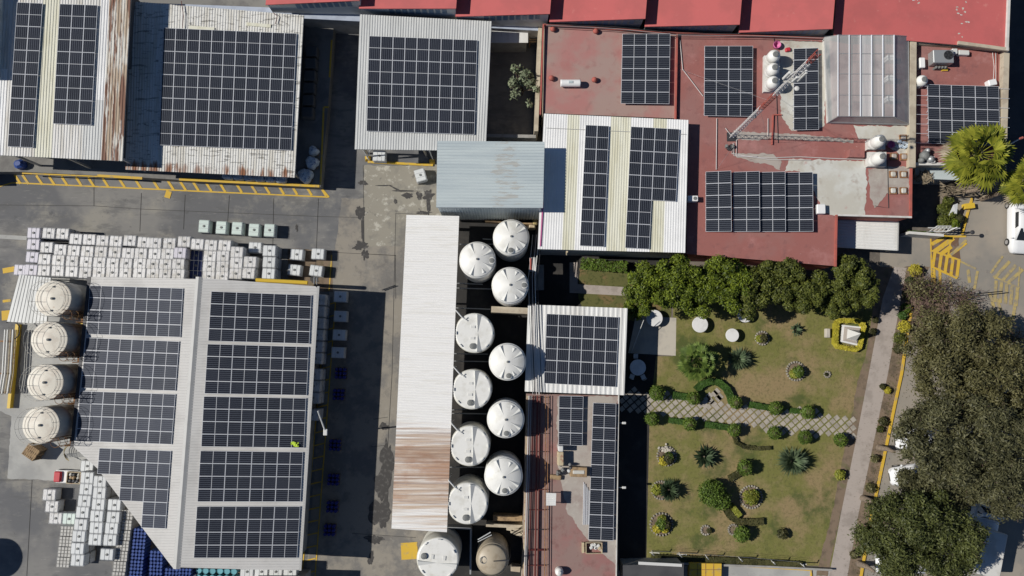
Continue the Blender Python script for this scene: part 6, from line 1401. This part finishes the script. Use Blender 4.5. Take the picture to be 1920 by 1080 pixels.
# big feathery trees at the right
FT = 'big feathery trees along the parking'
tree('feathery_tree', 'huge dusty brown-green feathery tree over the parking, upper of the right hand trees', 1806, 672, 5.2, 6.3, 5.4, 3.0, 'leaf_brown', 52000, .11, 81, 120, .34, FT, (.11, .20), 2.6, None, .35, twigs=260)
tree('feathery_tree', 'grey-green feathery tree over the parked vehicles, middle of the right hand trees', 1802, 830, 5.4, 7.3, 5.3, 3.0, 'leaf_dusty', 56000, .11, 82, 130, .34, FT, (.10, .19), 2.6, None, .35, twigs=200)
tree('feathery_tree', 'darker green feathery tree at the bottom right, overhanging the yellow kerb', 1722, 1008, 6.2, 6.5, 4.8, 2.8, 'leaf_greenf', 50000, .11, 83, 110, .3, FT, (.11, .21), 2.4, None, .35, twigs=100)
tree('feathery_tree', 'grey feathery tree at the right edge above the pale truck roof', 1886, 898, 5.2, 4.2, 3.7, 2.2, 'leaf_dusty', 26000, .11, 84, 50, .25, FT, (.15, .26), 2.4, None, .35, twigs=60)
tree('feathery_tree', 'small grey-green feathery tree left of the pale truck, between the larger ones', 1762, 915, 4.2, 4.8, 2.8, 1.8, 'leaf_dusty', 24000, .11, 86, 56, .2, FT, (.16, .28), 2.4, None, .35, twigs=50)
tree('feathery_tree', 'thin brownish feathery tree at the right edge beside the upper one', 1915, 740, 4.6, 3.0, 4.2, 2.0, 'leaf_brown', 15000, .11, 87, 44, .2, FT, (.14, .26), 2.4, None, .35, twigs=60)
# bare pinkish twiggy shrubs
def twiggy(px, py, r, z, n, seed, label, leavesn=0):
    c = at(px, py, z); b = Vector((c.x, c.y, .01)); t = thing('bare_shrub', label, 'shrub', b, 'bare twiggy shrubs beside the driveway'); r_ = random.Random(seed); mb = MB()
    for k in range(n):
        a = r_.random() * 6.283; L = r * r_.uniform(.4, 1.1); e = b + Vector((math.cos(a) * L, math.sin(a) * L, z * r_.uniform(.4, 1.1))); m_ = lerp(b, e, .5) + Vector((r_.uniform(-.3, .3), r_.uniform(-.3, .3), .3)); mb.tube([b + Vector((0, 0, .1)), m_, e], .03, 3, 0, .008)
        for q_ in range(3): f = e + Vector((r_.uniform(-.5, .5), r_.uniform(-.5, .5), r_.uniform(-.2, .4))); mb.tube([lerp(m_, e, .5 + .2 * q_), f], .012, 3, 0, .005)
    mb.build('branches', 'twig', t)
    if leavesn: leafmesh('dry_leaves', leaves([(c.x, c.y, z * .6, r * .9)], leavesn, .12, seed, shell=.2), 'leaf_brown', t)
twiggy(1725, 540, 1.6, 1.4, 70, 1, 'bare pinkish shrub at the left end of the twiggy thicket', 500); twiggy(1765, 552, 1.9, 1.5, 80, 2, 'bare pinkish shrub in the middle of the twiggy thicket', 350); twiggy(1815, 565, 1.6, 1.5, 70, 3, 'bare shrub at the right end of the twiggy thicket, below the hatched marking', 200)
twiggy(1735, 592, 1.6, 1.3, 60, 4, 'bare shrub just above the upper feathery tree', 300); twiggy(1905, 640, 1.5, 1.6, 60, 5, 'bare brown shrub at the right edge beside the upper feathery tree', 400)
mb = MB(); mb.tube([at(1760, 556, 1.2), at(1820, 552, 1.25), at(1880, 546, 1.2)], .05, 5); o = mb.build('cable', 'black'); tag(o, 'dark tube standing in for a pole shadow across the twiggy thicket', 'pole shadow')  # dark tube laid where the shadow of a pole falls, in its stead
def bush(px, py, r, label, mt='leaf_bush', z=.55, n=700, size=.11, seed=0, group='round clipped bushes along the diamond path', name='round_bush', squash=.9):
    c = at(px, py, z); r0 = px_r(r, z); b = Vector((c.x, c.y, .014)); t = thing(name, label, 'bush', b, group)
    core = MB(); core.lathe(b, [(r0 * .6, .02), (r0 * .82, z * .6), (r0 * .78, z * 1.1), (r0 * .5, z * 1.5), (.04, z * 1.62)], 14); core.build('branches', 'leaf_dark', t)
    leafmesh('foliage', leaves([(c.x, c.y, z * .95, r0 * .98)], n, size, seed + 500, 1.5, .4, .82, squash * z / r0 * 1.0 if z < r0 else squash), mt, t); return t
top_ = [(1232, 737, 13.5), (1300, 746.5, 11.5), (1380, 755, 10.5), (1454, 765.5, 12), (1515, 772.5, 12)]; bot_ = [(1223, 785, 12), (1293, 795, 11.5), (1377, 806, 11.5), (1452, 812, 11.5), (1509, 820, 11.5), (1576, 825, 11.5)]
for k, (x, y, r) in enumerate(top_): bush(x, y, r, 'round clipped bush above the diamond path, %s' % ['leftmost and largest', 'second from left', 'third from left', 'fourth from left', 'rightmost'][k], z=.85, n=900, seed=k)
for k, (x, y, r) in enumerate(bot_): bush(x, y, r, 'round clipped bush below the diamond path, %s' % ['leftmost', 'second from left', 'third from left', 'fourth from left', 'fifth from left', 'rightmost beside the walk'][k], z=.8, n=800, seed=10 + k)
def hedge(pts, wd, h, mt, label, n_per=260, name='hedge', size=.09, core='leaf_hedge'):
    P = [at(x, y, h) for x, y in pts]; c = sum(P, Vector((0, 0, 0))) / len(P); t = thing(name, label, 'hedge', (c.x, c.y, .013)); mb = MB(); L_ = []; R_ = []
    for i, p in enumerate(P):
        d = (P[min(i + 1, len(P) - 1)] - P[max(i - 1, 0)]).normalized(); n = Vector((-d.y, d.x, 0)) * wd / 2; L_.append(p + n); R_.append(p - n)
    for i in range(len(P) - 1):
        a, b2, c2, d2 = L_[i], R_[i], R_[i + 1], L_[i + 1]; dn = Vector((0, 0, -h + .015)); mb.idx([a, b2, c2, d2, a + dn, b2 + dn, c2 + dn, d2 + dn], [(0, 1, 2, 3), (0, 4, 5, 1), (2, 6, 7, 3), (1, 5, 6, 2), (3, 7, 4, 0)])
    mb.build('hedge_body', core, t)
    rg = np.random.default_rng(len(pts) * 7 + int(pts[0][0])); VV = []
    for i in range(len(P) - 1):
        ln = (P[i + 1] - P[i]).length; n = int(n_per * ln * wd)
        u = rg.random(n)[:, None]; v = rg.uniform(-.55, .55, n)[:, None]; A = np.array(P[i]); B = np.array(P[i + 1]); d = (P[i + 1] - P[i]).normalized(); nn = np.array((-d.y, d.x, 0))
        cc = A + (B - A) * u + nn * v * wd; cc[:, 2] += rg.normal(size=n) * .02
        nr = rg.normal(size=(n, 3)) * .6 + np.array([0, 0, 1.]); nr /= np.linalg.norm(nr, axis=1)[:, None]; a = np.cross(nr, rg.normal(size=(n, 3))); a /= np.linalg.norm(a, axis=1)[:, None]; b3 = np.cross(nr, a); s = size * (.6 + .7 * rg.random(n))[:, None]
        V = np.empty((n, 4, 3)); V[:, 0] = cc - a * s * .8; V[:, 1] = cc + b3 * s * .5; V[:, 2] = cc + a * s * .8; V[:, 3] = cc - b3 * s * .5; VV.append(V.reshape(-1, 3))
    leafmesh('foliage', np.concatenate(VV), mt, t); return t
hedge([(1262, 741), (1292, 745)], .62, .45, 'leaf_hedge', 'short straight clipped hedge above the path, between the two leftmost bushes')
hedge([(1306, 731), (1316, 721), (1332, 715), (1348, 717), (1362, 728), (1370, 742), (1374, 757)], .60, .5, 'leaf_hedge', 'curved clipped hedge arching around the widening of the diamond path')
hedge([(1406, 759), (1444, 765)], .55, .45, 'leaf_hedge', 'straight clipped hedge above the path, in front of the small table')
hedge([(1482, 770), (1499, 771)], .45, .35, 'leaf_hedge', 'tiny clipped hedge between the two rightmost upper bushes')
hedge([(1255, 788), (1283, 792)], .5, .45, 'leaf_hedge', 'short clipped hedge below the path near the dark edge')
hedge([(1323, 796), (1367, 802)], .55, .45, 'leaf_hedge', 'long clipped hedge below the path in the middle')
hedge([(1569, 606), (1574, 601), (1612, 602), (1620, 610), (1612, 652), (1606, 656), (1572, 650), (1567, 644), (1569, 606)], .42, .5, 'leaf_yellow', 'square yellow clipped border around the white monument', core='leaf_yellow')
hedge([(1377, 817), (1381, 830), (1396, 838), (1420, 841), (1446, 840)], .35, .3, 'leaf_dark', 'low dark curved planting below the path widening', core='leaf_dark')
hedge([(1362, 955), (1370, 968), (1385, 978), (1405, 980), (1432, 978)], .6, .4, 'leaf_dark', 'low dark curved hedge tail below the biggest bush', core='leaf_dark')
hedge([(1372, 948), (1388, 968)], .5, .5, 'leaf_lime', 'short lime green clipped strip beside the biggest bush', core='leaf_lime')
hedge([(1395, 882), (1382, 890), (1368, 898)], .55, .35, 'leaf_dark', 'low dark planting between the biggest bush and the one above it', core='leaf_dark')
hedge([(1090, 494), (1130, 497), (1175, 501)], .9, 1.0, 'leaf_bush', 'leafy border along the wall of the courtyard', 160, size=.2, core='leaf_dark')
hedge([(1700, 436), (1752, 438)], .4, .8, 'leaf_hedge', 'thin green hedge along the white entrance wall', core='leaf_dark')
hedge([(1222, 1046), (1300, 1049), (1380, 1052), (1440, 1056), (1505, 1060)], .55, .4, 'leaf_dark', 'rough low planting along the bottom edge of the lawn', 120, core='leaf_dark')
bush(1335, 924, 23, 'biggest rounded bush, in the middle of the lower lawn', 'leaf_bush', 1.05, 2600, .11, 31, None); bush(1352, 938, 17, 'smaller lobe of bush grown against the biggest one', 'leaf_bush', .9, 1300, .11, 32, None)
bush(1397, 877, 13.5, 'round bush above the ringed flower bed, with a round shadow', 'leaf_bush', .95, 900, .11, 33, None); bush(1391, 1001, 14, 'loose bush near the bottom of the lawn beside a grey stone ring', 'leaf_bush', .8, 800, .12, 34, None)
bush(1575, 890, 9, 'small ragged bush against the garden walk', 'leaf_lime', .4, 350, .12, 35, None); bush(1467, 1001, 9, 'small dark dry bush at the lower right of the lawn', 'leaf_dark', .4, 350, .14, 36, None)
bush(1110, 592, 9, 'small lime shrub against the standing seam roof, left one', 'leaf_lime', .6, 350, .14, 37, None); bush(1138, 594, 8, 'small lime shrub against the standing seam roof, right one', 'leaf_lime', .6, 300, .14, 38, None)
bush(1716, 507, 11, 'bright yellow round bush at the top of the planting strip', 'leaf_yellow', .6, 600, .11, 39, None); bush(1696, 612, 11, 'bright yellow round bush in the planting strip near the kerb', 'leaf_yellow', .6, 600, .11, 40, None); bush(1664, 732, 6, 'tiny yellow bush in the planting strip beside the big tree', 'leaf_yellow', .3, 220, .11, 41, None)
for k, (x, y, r, mt) in enumerate([(1706, 527, 8, 'leaf_hedge'), (1702, 553, 10, 'leaf_dark'), (1699, 578, 9, 'leaf_bush'), (1692, 592, 8, 'leaf_hedge'), (1686, 634, 11, 'leaf_olive'), (1683, 655, 8, 'leaf_dark'), (1655, 725, 5, 'leaf_dark'), (1656, 790, 8, 'leaf_dark'), (1650, 805, 5, 'leaf_olive'), (1640, 860, 7, 'leaf_brown'), (1632, 915, 9, 'leaf_brown'), (1615, 1000, 8, 'leaf_dark'), (1601, 1040, 7, 'leaf_brown'), (1641, 600, 5, 'leaf_dark'), (1637, 622, 6, 'leaf_dark')]):
    bush(x, y, r, 'low scrubby plant in the strip beside the garden walk, %s from the top' % (onum[k].replace('leftmost', 'first')), mt, .35, 260, .12, 50 + k, 'scrubby plants beside the garden walk', 'scrub_plant')
for k, (x, y, r, mt) in enumerate([(1782, 400, 11, 'leaf_olive'), (1770, 416, 13, 'leaf_olive'), (1788, 420, 10, 'leaf_laurel'), (1778, 376, 9, 'leaf_olive'), (1797, 410, 8, 'leaf_dark'), (1768, 392, 10, 'leaf_olive')]):
    bush(x, y, r, 'olive green shrub on the planted island, %s' % ['beside the white board', 'at its lower left', 'at its lower right', 'at its top', 'right of the board', 'left of the board'][k], mt, .6, 500, .14, 80 + k, 'shrubs on the planted island', 'shrub')
# ringed beds with plants
def bedring(px, py, r, label, plant, n=22, sq=1.0):
    p = at(px, py, .05); r0 = px_r(r, 0); t = thing('flower_bed', label, 'flower bed', (p.x, p.y, .013)); mb = MB()
    mb.lathe((p.x, p.y, .013), [(r0 * .94, 0), (r0 * .9, .05), (.05, .07)], 24); mb.build('soil', 'soil', t)
    mb = MB(); r_ = random.Random(int(px))
    for k in range(n): a = 2 * math.pi * k / n; mb.rbox((p.x + r0 * math.cos(a), p.y + r0 * sq * math.sin(a), .014), (.2, .17, .12 + .05 * r_.random()), .04, a + r_.uniform(-.3, .3))
    mb.build('stone_edging', 'stone', t)
    for j, (dx, dy, rr, mt, zz) in enumerate(plant): c = at(px + dx, py + dy, .4); leafmesh('plant', leaves([(c.x, c.y, zz, rr / 20)], int(60 * rr), .12, int(px) + j, shell=.6), mt, t)
    return t
bedring(1250, 855, 17, 'round stone-ringed bed with white stones, upper left of the lower lawn', [(2, 4, 10, 'leaf_dark', .35), (-6, 10, 8, 'leaf_yellow', .2), (4, 0, 7, 'leaf_bush', .45)])
p = at(1249, 845, .1); r_ = random.Random(4); t = thing('stone_heap', 'heap of white stones in the upper left round bed of the lower lawn', 'stones', (p.x, p.y, .06))
for k in range(34): mb = MB(); mb.rbox((p.x + r_.gauss(0, .34), p.y + r_.gauss(0, .17), .07 + r_.random() * .05), (.2, .17, .13), .04, r_.random() * 3); mb.build('stone', 'patio', t)
bedring(1240, 983, 20, 'round stone-ringed bed with yellow and green plants, lower left of the lawn', [(0, 0, 10, 'leaf_bush', .4), (-7, 8, 8, 'leaf_yellow', .25), (7, 9, 7, 'leaf_yellow', .25), (2, -9, 7, 'leaf_lime', .25), (8, 0, 7, 'leaf_dark', .5)])
bedring(1239, 919, 16, 'stone-ringed bed of yellow ground plants under the dark spiky yucca', [(-6, 0, 10, 'leaf_lime', .15)])
bedring(1408, 932, 20, 'round bed edged with white stones around a lime green bush', [(0, 0, 13, 'leaf_lime', .45), (7, -6, 7, 'leaf_bush', .5)], 26)
bedring(1420, 656 - 22, 11, 'small bed with a dark plant between the little table and the trees', [(3, 0, 7, 'leaf_dark', .3), (-4, 1, 5, 'leaf_lime', .15)], 16) if False else None
bedring(1429, 634, 12, 'small bed with a dark plant right of the little sunlit table', [(4, 0, 7, 'leaf_dark', .3), (-4, 1, 6, 'leaf_lime', .15)], 16)
bedring(1492, 696, 17, 'ringed bed with a green bush and pale stones in the middle of the upper lawn', [(4, 1, 10, 'leaf_bush', .45), (-2, 5, 8, 'leaf_lime', .25)], 22)
bedring(1323, 994, 8, 'tiny grey stone ring near the bottom of the lawn', [(8, 2, 4, 'leaf_dark', .2)], 12); bedring(1551, 702, 5, 'tiny ring with a dark stub on the upper lawn', [(0, 0, 2.5, 'leaf_dark', .15)], 9)
bedring(1375, 993, 9, 'grey stone ring beside the loose bush near the bottom of the lawn', [], 14)
# yuccas, agaves: radiating blades
def yucca(px, py, r, label, mt, n, seed, z=.8, wd=.06, cat='yucca', name='yucca', flat_=.35):
    c = at(px, py, z * .5); b = Vector((c.x, c.y, .014)); t = thing(name, label, cat, b); rg = random.Random(seed); V = []; r0 = r / 20
    for k in range(n):
        a = rg.random() * 6.283; el = rg.uniform(.12, 1.25); L = r0 * rg.uniform(.75, 1.15) / max(.55, math.cos(el) ** .3); d = Vector((math.cos(a) * math.cos(el), math.sin(a) * math.cos(el), math.sin(el) * .9)); pr_ = Vector((-math.sin(a), math.cos(a), 0))
        s0 = b + Vector((0, 0, z * .35)) + d * .08; m_ = s0 + d * L * .55; e = s0 + d * L - Vector((0, 0, flat_ * L * .35)); w_ = wd * rg.uniform(.7, 1.2)
        V += [s0 - pr_ * w_ * .6, m_ - pr_ * w_, e, m_ + pr_ * w_]
    leafmesh('blades', np.array([tuple(v) for v in V]), mt, t)
    mb = MB(); mb.lathe(b, [(.16, 0), (.13, z * .3), (.08, z * .5)], 10); mb.build('trunk', 'palmbark', t); return t
yucca(1383, 673, 23, 'spiky grey-green yucca right of the garden palm', 'blade', 220, 1); yucca(1484, 864, 29, 'largest spiky grey-green yucca, on the right of the lower lawn', 'blade', 300, 2)
yucca(1254, 919, 21, 'dark spiky yucca fanning to the right at the left of the lower lawn', 'blade_dark', 200, 3, 1.0); yucca(1320, 856, 22, 'flat dark agave clump near the top of the lower lawn', 'blade_dark', 90, 4, .4, .12, 'agave', 'agave')
yucca(1492, 618, 12, 'small agave close to the monument', 'blade', 50, 5, .4, .09, 'agave', 'agave'); yucca(1300, 634, 5, 'tiny yucca tuft between the sunlit table and the garden palm', 'blade', 30, 6, .3) if False else None
# palms: fan leaves on stalks
def palm(px, py, zt, r, label, mt, n, seed, base_r=.22, dead=0, droop=.5):
    c = at(px, py, zt); b = Vector((c.x, c.y, .012)); t = thing('palm_tree', label, 'palm', b, 'fan palms'); rg = random.Random(seed)
    mb = MB(); mb.tube([b, b + Vector((.05, .03, zt * .5)), b + Vector((0, 0, zt))], base_r * 1.25, 10, 0, base_r); mb.build('trunk', 'palmbark', t)
    hd = b + Vector((0, 0, zt)); V = []; stalk = MB(); Vd = []
    for k in range(n + dead):
        isd = k >= n; a = k * 2.399 + rg.uniform(-.2, .2); u = (k + .5) / n if not isd else 1; el = 1.25 - 1.45 * u + rg.uniform(-.1, .1) if not isd else rg.uniform(-1.1, -.5)
        ls = r * rg.uniform(.40, .62); lf = r * rg.uniform(.46, .58)
        d = Vector((math.cos(a) * math.cos(el), math.sin(a) * math.cos(el), math.sin(el))); e = hd + d * ls; stalk.tube([hd, e], .035, 4, 0, .02)
        side = d.cross(Vector((0, 0, 1))).normalized(); nb = 15
        for i in range(nb):
            th = R(-82 + 164 * i / (nb - 1)); th2 = th; dr = d * math.cos(th) + side * math.sin(th); dr2 = d * math.cos(th2) + side * math.sin(th2)
            L = lf * (1 - .22 * abs(math.sin(th))) * rg.uniform(.9, 1.05); dn = Vector((0, 0, -1)) * droop * L
            pr_ = dr.cross(Vector((0, 0, 1)))
            if pr_.length < .05: pr_ = side
            pr_.normalize(); m_ = e + dr * L * .6 + dn * .12; tip = e + dr * L + dn * .6; w_ = L * .088
            (Vd if isd else V).extend([e, m_ - pr_ * w_, tip, m_ + pr_ * w_ + Vector((0, 0, .04))])
    stalk.build('leaf_stalks', mt, t); leafmesh('fronds', np.array([tuple(v) for v in V]), mt, t)
    if Vd: leafmesh('dead_fronds', np.array([tuple(v) for v in Vd]), 'deadfrond', t)
    return t
palm(1833, 290, 7.0, 3.0, 'tall bright green fan palm leaning over the walled terrace', 'frond', 30, 1, .2, 8)
palm(1925, 345, 6.5, 2.4, 'bright green fan palm cut by the right edge of the photo', 'frond', 26, 2, .2, 6)
palm(1306, 678, 1.9, 1.95, 'low dark fan palm in the middle of the upper lawn', 'frond_dark', 30, 3, .2, 0)
# fallen palm debris at the foot of the palm
t = thing('dead_palm_stump', 'grey dry palm trunk with ragged dead fronds above the planted island', 'palm', tuple(at(1800, 358, 0))); rg = random.Random(8); V = []
for k in range(260):
    b_ = at(rg.uniform(1765, 1870), 358 + rg.gauss(0, 5) - (0 if rg.random() < .6 else 6), rg.uniform(.8, 2.0)); a = rg.gauss(0, .5); L = rg.uniform(.4, .9); d = Vector((math.cos(a), math.sin(a), rg.uniform(-.3, .3))); pr_ = Vector((-d.y, d.x, 0)) * .06; V += [b_ - d * L / 2, b_ + pr_, b_ + d * L / 2, b_ - pr_]
leafmesh('dead_fronds', np.array([tuple(v) for v in V]), 'deadfrond', t); mb = MB(); a_ = at(1768, 366, .4); c_ = at(1860, 352, 3.0); mb.tube([a_, lerp(a_, c_, .5), c_], .22, 8, 0, .16); mb.build('trunk', 'palmbark', t)
V = []; t = thing('dead_palm_fronds', 'pale dry fronds heaped at the foot of the tall palm', 'palm fronds', tuple(at(1733, 332, 0)))
for k in range(120):
    b_ = at(rg.gauss(1733, 8), rg.gauss(333, 4), rg.uniform(2.7, 3.0)); a = rg.uniform(0, 3.14); L = rg.uniform(.4, .9); d = Vector((math.cos(a), math.sin(a), 0)); pr_ = Vector((-d.y, d.x, 0)) * .06; V += [b_ - d * L / 2, b_ + pr_, b_ + d * L / 2, b_ - pr_]
leafmesh('fronds', np.array([tuple(v) for v in V]), 'deadfrond', t)

# ================================================================== VEHICLES
def vehicle(px, py, rz, label, L=4.6, W=1.85, Hc=1.05, Hr=1.75, paint='carwhite', name='parked_car', cat='car', cab=(-.18, .22), box=False, group='white vehicles parked under the trees'):
    p = at(px, py, Hc); t = thing(name, label, cat, (p.x, p.y, .01), group, rz); b = parent_world(t)
    def loft(secs, nm, mt, sm=False):
        mb = MB(); vs = []
        for (x, w_, z0_, z1_, r_) in secs:
            for (yy, zz) in ((-w_ + r_ * .3, z0_), (-w_, z0_ + r_), (-w_, z1_ - r_ * 1.4), (-w_ + r_ * 1.2, z1_ - .02), (-w_ * .4, z1_), (w_ * .4, z1_), (w_ - r_ * 1.2, z1_ - .02), (w_, z1_ - r_ * 1.4), (w_, z0_ + r_), (w_ - r_ * .3, z0_)): vs.append(b + Vector((x, yy, zz)))
        fs = [(i * 10 + k, i * 10 + (k + 1) % 10, (i + 1) * 10 + (k + 1) % 10, (i + 1) * 10 + k) for i in range(len(secs) - 1) for k in range(10)] + [tuple(reversed(range(10))), tuple(range((len(secs) - 1) * 10, len(secs) * 10))]
        mb.idx(vs, fs); return mb.build(nm, mt, t, sm)
    w2 = W / 2
    loft([(-L / 2, w2 * .80, .42, Hc * .80, .12), (-L / 2 + .12, w2 * .93, .30, Hc * .93, .12), (-L * .30, w2, .26, Hc, .10), (L * .05, w2, .26, Hc, .10), (L * .26, w2 * .98, .26, Hc * .97, .10), (L * .40, w2 * .93, .28, Hc * .87, .14), (L / 2 - .1, w2 * .80, .32, Hc * .72, .14), (L / 2, w2 * .62, .42, Hc * .60, .10)], 'body', paint, True)
    c0_, c1_ = cab[0] * L, cab[1] * L
    cb = loft([(c0_ - .35, w2 * .80, Hc - .05, Hc + .02, .03), (c0_, w2 * .80, Hc - .05, Hr - .03, .08), (c0_ + (c1_ - c0_) * .3, w2 * .82, Hc - .05, Hr, .08), (c0_ + (c1_ - c0_) * .7, w2 * .82, Hc - .05, Hr - .02, .08), (c1_ + .45, w2 * .80, Hc - .06, Hc + .0, .03)], 'cabin', paint, True)
    def gl(pts): mb = MB(); mb.face(pts); mb.build('window', 'glass', t)
    xm = c0_ + (c1_ - c0_) * .7; gl([b + Vector((xm + .08, -w2 * .66, Hr - .075)), b + Vector((c1_ + .42, -w2 * .70, Hc + .035)), b + Vector((c1_ + .42, w2 * .70, Hc + .035)), b + Vector((xm + .08, w2 * .66, Hr - .075))])
    gl([b + Vector((c0_ - .06, -w2 * .62, Hr - .14)), b + Vector((c0_ - .06, w2 * .62, Hr - .14)), b + Vector((c0_ - .32, w2 * .66, Hc + .06)), b + Vector((c0_ - .32, -w2 * .66, Hc + .06))])
    for s in (-1, 1): gl([b + Vector((c0_ + .1, s * w2 * .835, Hc + .08)), b + Vector((xm, s * w2 * .835, Hc + .08)), b + Vector((xm - .12, s * w2 * .822, Hr - .16)), b + Vector((c0_ + .1, s * w2 * .822, Hr - .16))])
    for sx in (-L * .31, L * .31):
        for s in (-1, 1):
            mb = MB(); mb.tube([b + Vector((sx, s * (w2 + .02), .34)), b + Vector((sx, s * (w2 - .22), .34))], .34, 20); wh = mb.build('wheel', 'tyre', t)
            mb = MB(); mb.tube([b + Vector((sx, s * (w2 + .035), .34)), b + Vector((sx, s * (w2 - .02), .34))], .21, 14); mb.build('rim', 'rim', wh)
    for s in (-1, 1):
        mb = MB(); mb.rbox(b + Vector((L / 2 - .16, s * w2 * .58, Hc * .56)), (.22, .34, .14), .03, -s * .3); mb.build('headlight', 'lamp', t)
        mb = MB(); mb.rbox(b + Vector((c1_ + .25, s * (w2 + .1), Hc)), (.14, .2, .14), .03); mb.build('mirror', paint, t)
    mb = MB(); mb.rbox(b + Vector((L / 2 - .02, 0, Hc * .40)), (.06, W * .4, .16), .01); mb.build('grille', 'black', t)
    if box:
        mb = MB(); mb.rbox(b + Vector((-L * .20, 0, .85)), (L * .62, W * 1.02, 1.7), .06); mb.build('cargo_box', 'whitewall', t)
    return t
vehicle(1920, 418, R(-94), 'white pickup with a wheel showing, cut by the right edge beside the hatched driveway', 5.7, 2.1, 1.2, 1.9, name='pickup_truck', cat='truck', group=None)
vehicle(1730, 823, R(186), 'white car mostly under leaves, upper of the two nosing the yellow kerb', 4.6, 1.9, 1.1, 1.7)
vehicle(1718, 890, R(188), 'white car nosing the yellow kerb just below the similar one', 4.4, 1.8, 1.1, 1.6)
vehicle(1692, 1060, R(180), 'white car at the bottom edge under the darkest tree', 4.4, 1.8, 1.1, 1.6)
vehicle(1862, 822, R(4), 'pale car in a gap of leaves right of the middle feathery tree', 4.4, 1.8, 1.1, 1.6)
vehicle(1845, 1005, R(76), 'long pale box truck shaded by trees at the lower right', 6.4, 2.5, 1.3, 2.2, name='box_truck', cat='truck', cab=(.28, .34), box=True, group=None)
vehicle(1915, 130, R(88), 'dark car in the shaded street at the right edge', 4.4, 1.8, 1.0, 1.5, 'darksteel', group=None) if False else None
# tree stumps / white bent trunks beside the kerb
for k, (x, y, a) in enumerate(((1650, 840, -18), (1620, 935, -38), (1612, 1058, -35))):
    A = at(x, y, .3); B = at(x + 28, y + (8 if k == 0 else 14), 2.2); t = thing('leaning_trunk', 'pale leaning tree trunk crossing the yellow kerb, %s' % ['uppermost', 'middle one', 'lowest'][k], 'tree trunk', (A.x, A.y, .01)); 
    mb = MB(); mb.tube([(A.x, A.y, 0), lerp(A, B, .5) + Vector((0, .1, 0)), B], .30, 9, 0, .12); mb.build('trunk', 'palmbark', t)
# lamp with orange head at right
lp = thing('street_lamp', 'pale lamp arm with an orange tip reaching over the dark street', 'lamp', tuple(at(1905, 270, 0))); mb = MB(); a_ = at(1893, 271, 4.5); b2 = at(1915, 259, 4.8); mb.tube([(a_.x, a_.y, 0), a_, b2], .05, 6); mb.build('pole', 'steel', lp); mb = MB(); mb.rbox((b2.x, b2.y, 4.75), (.4, .2, .12), .03, .4); mb.build('lamp_head', 'redkerb', lp)
# hide nothing: drop protos never used

# fallen leaves on the strip, the walk edge and under the trees: uncountable litter, one object
rg = np.random.default_rng(77); pts = []
for k in range(2200):
    y = rg.uniform(505, 1079); xk = 1712 - (y - 560) * .187 if y > 560 else 1712; x = xk - abs(rg.normal(0, 11)) if rg.random() < .7 else xk + rg.uniform(0, 60)
    q_ = at(x, y, .05); pts.append((q_.x, q_.y, .045 + rg.random() * .02))
c = np.array(pts); n = len(c); a = rg.normal(size=(n, 3)); a[:, 2] *= .2; a /= np.linalg.norm(a, axis=1)[:, None]; b = np.stack([-a[:, 1], a[:, 0], a[:, 2] * 0 + .1], 1); s = rg.uniform(.02, .06, n)[:, None]
V = np.empty((n, 4, 3)); V[:, 0] = c - a * s; V[:, 1] = c + b * s * .5; V[:, 2] = c + a * s; V[:, 3] = c - b * s * .5
e = bpy.data.objects.new('tmp_origin', None); o = leafmesh('leaf_litter', V.reshape(-1, 3), 'leaf_brown', e); o.parent = None; bpy.data.objects.remove(e); tag(o, 'fallen leaves scattered on the planting strip and under the feathery trees', 'leaf litter', kind='stuff')
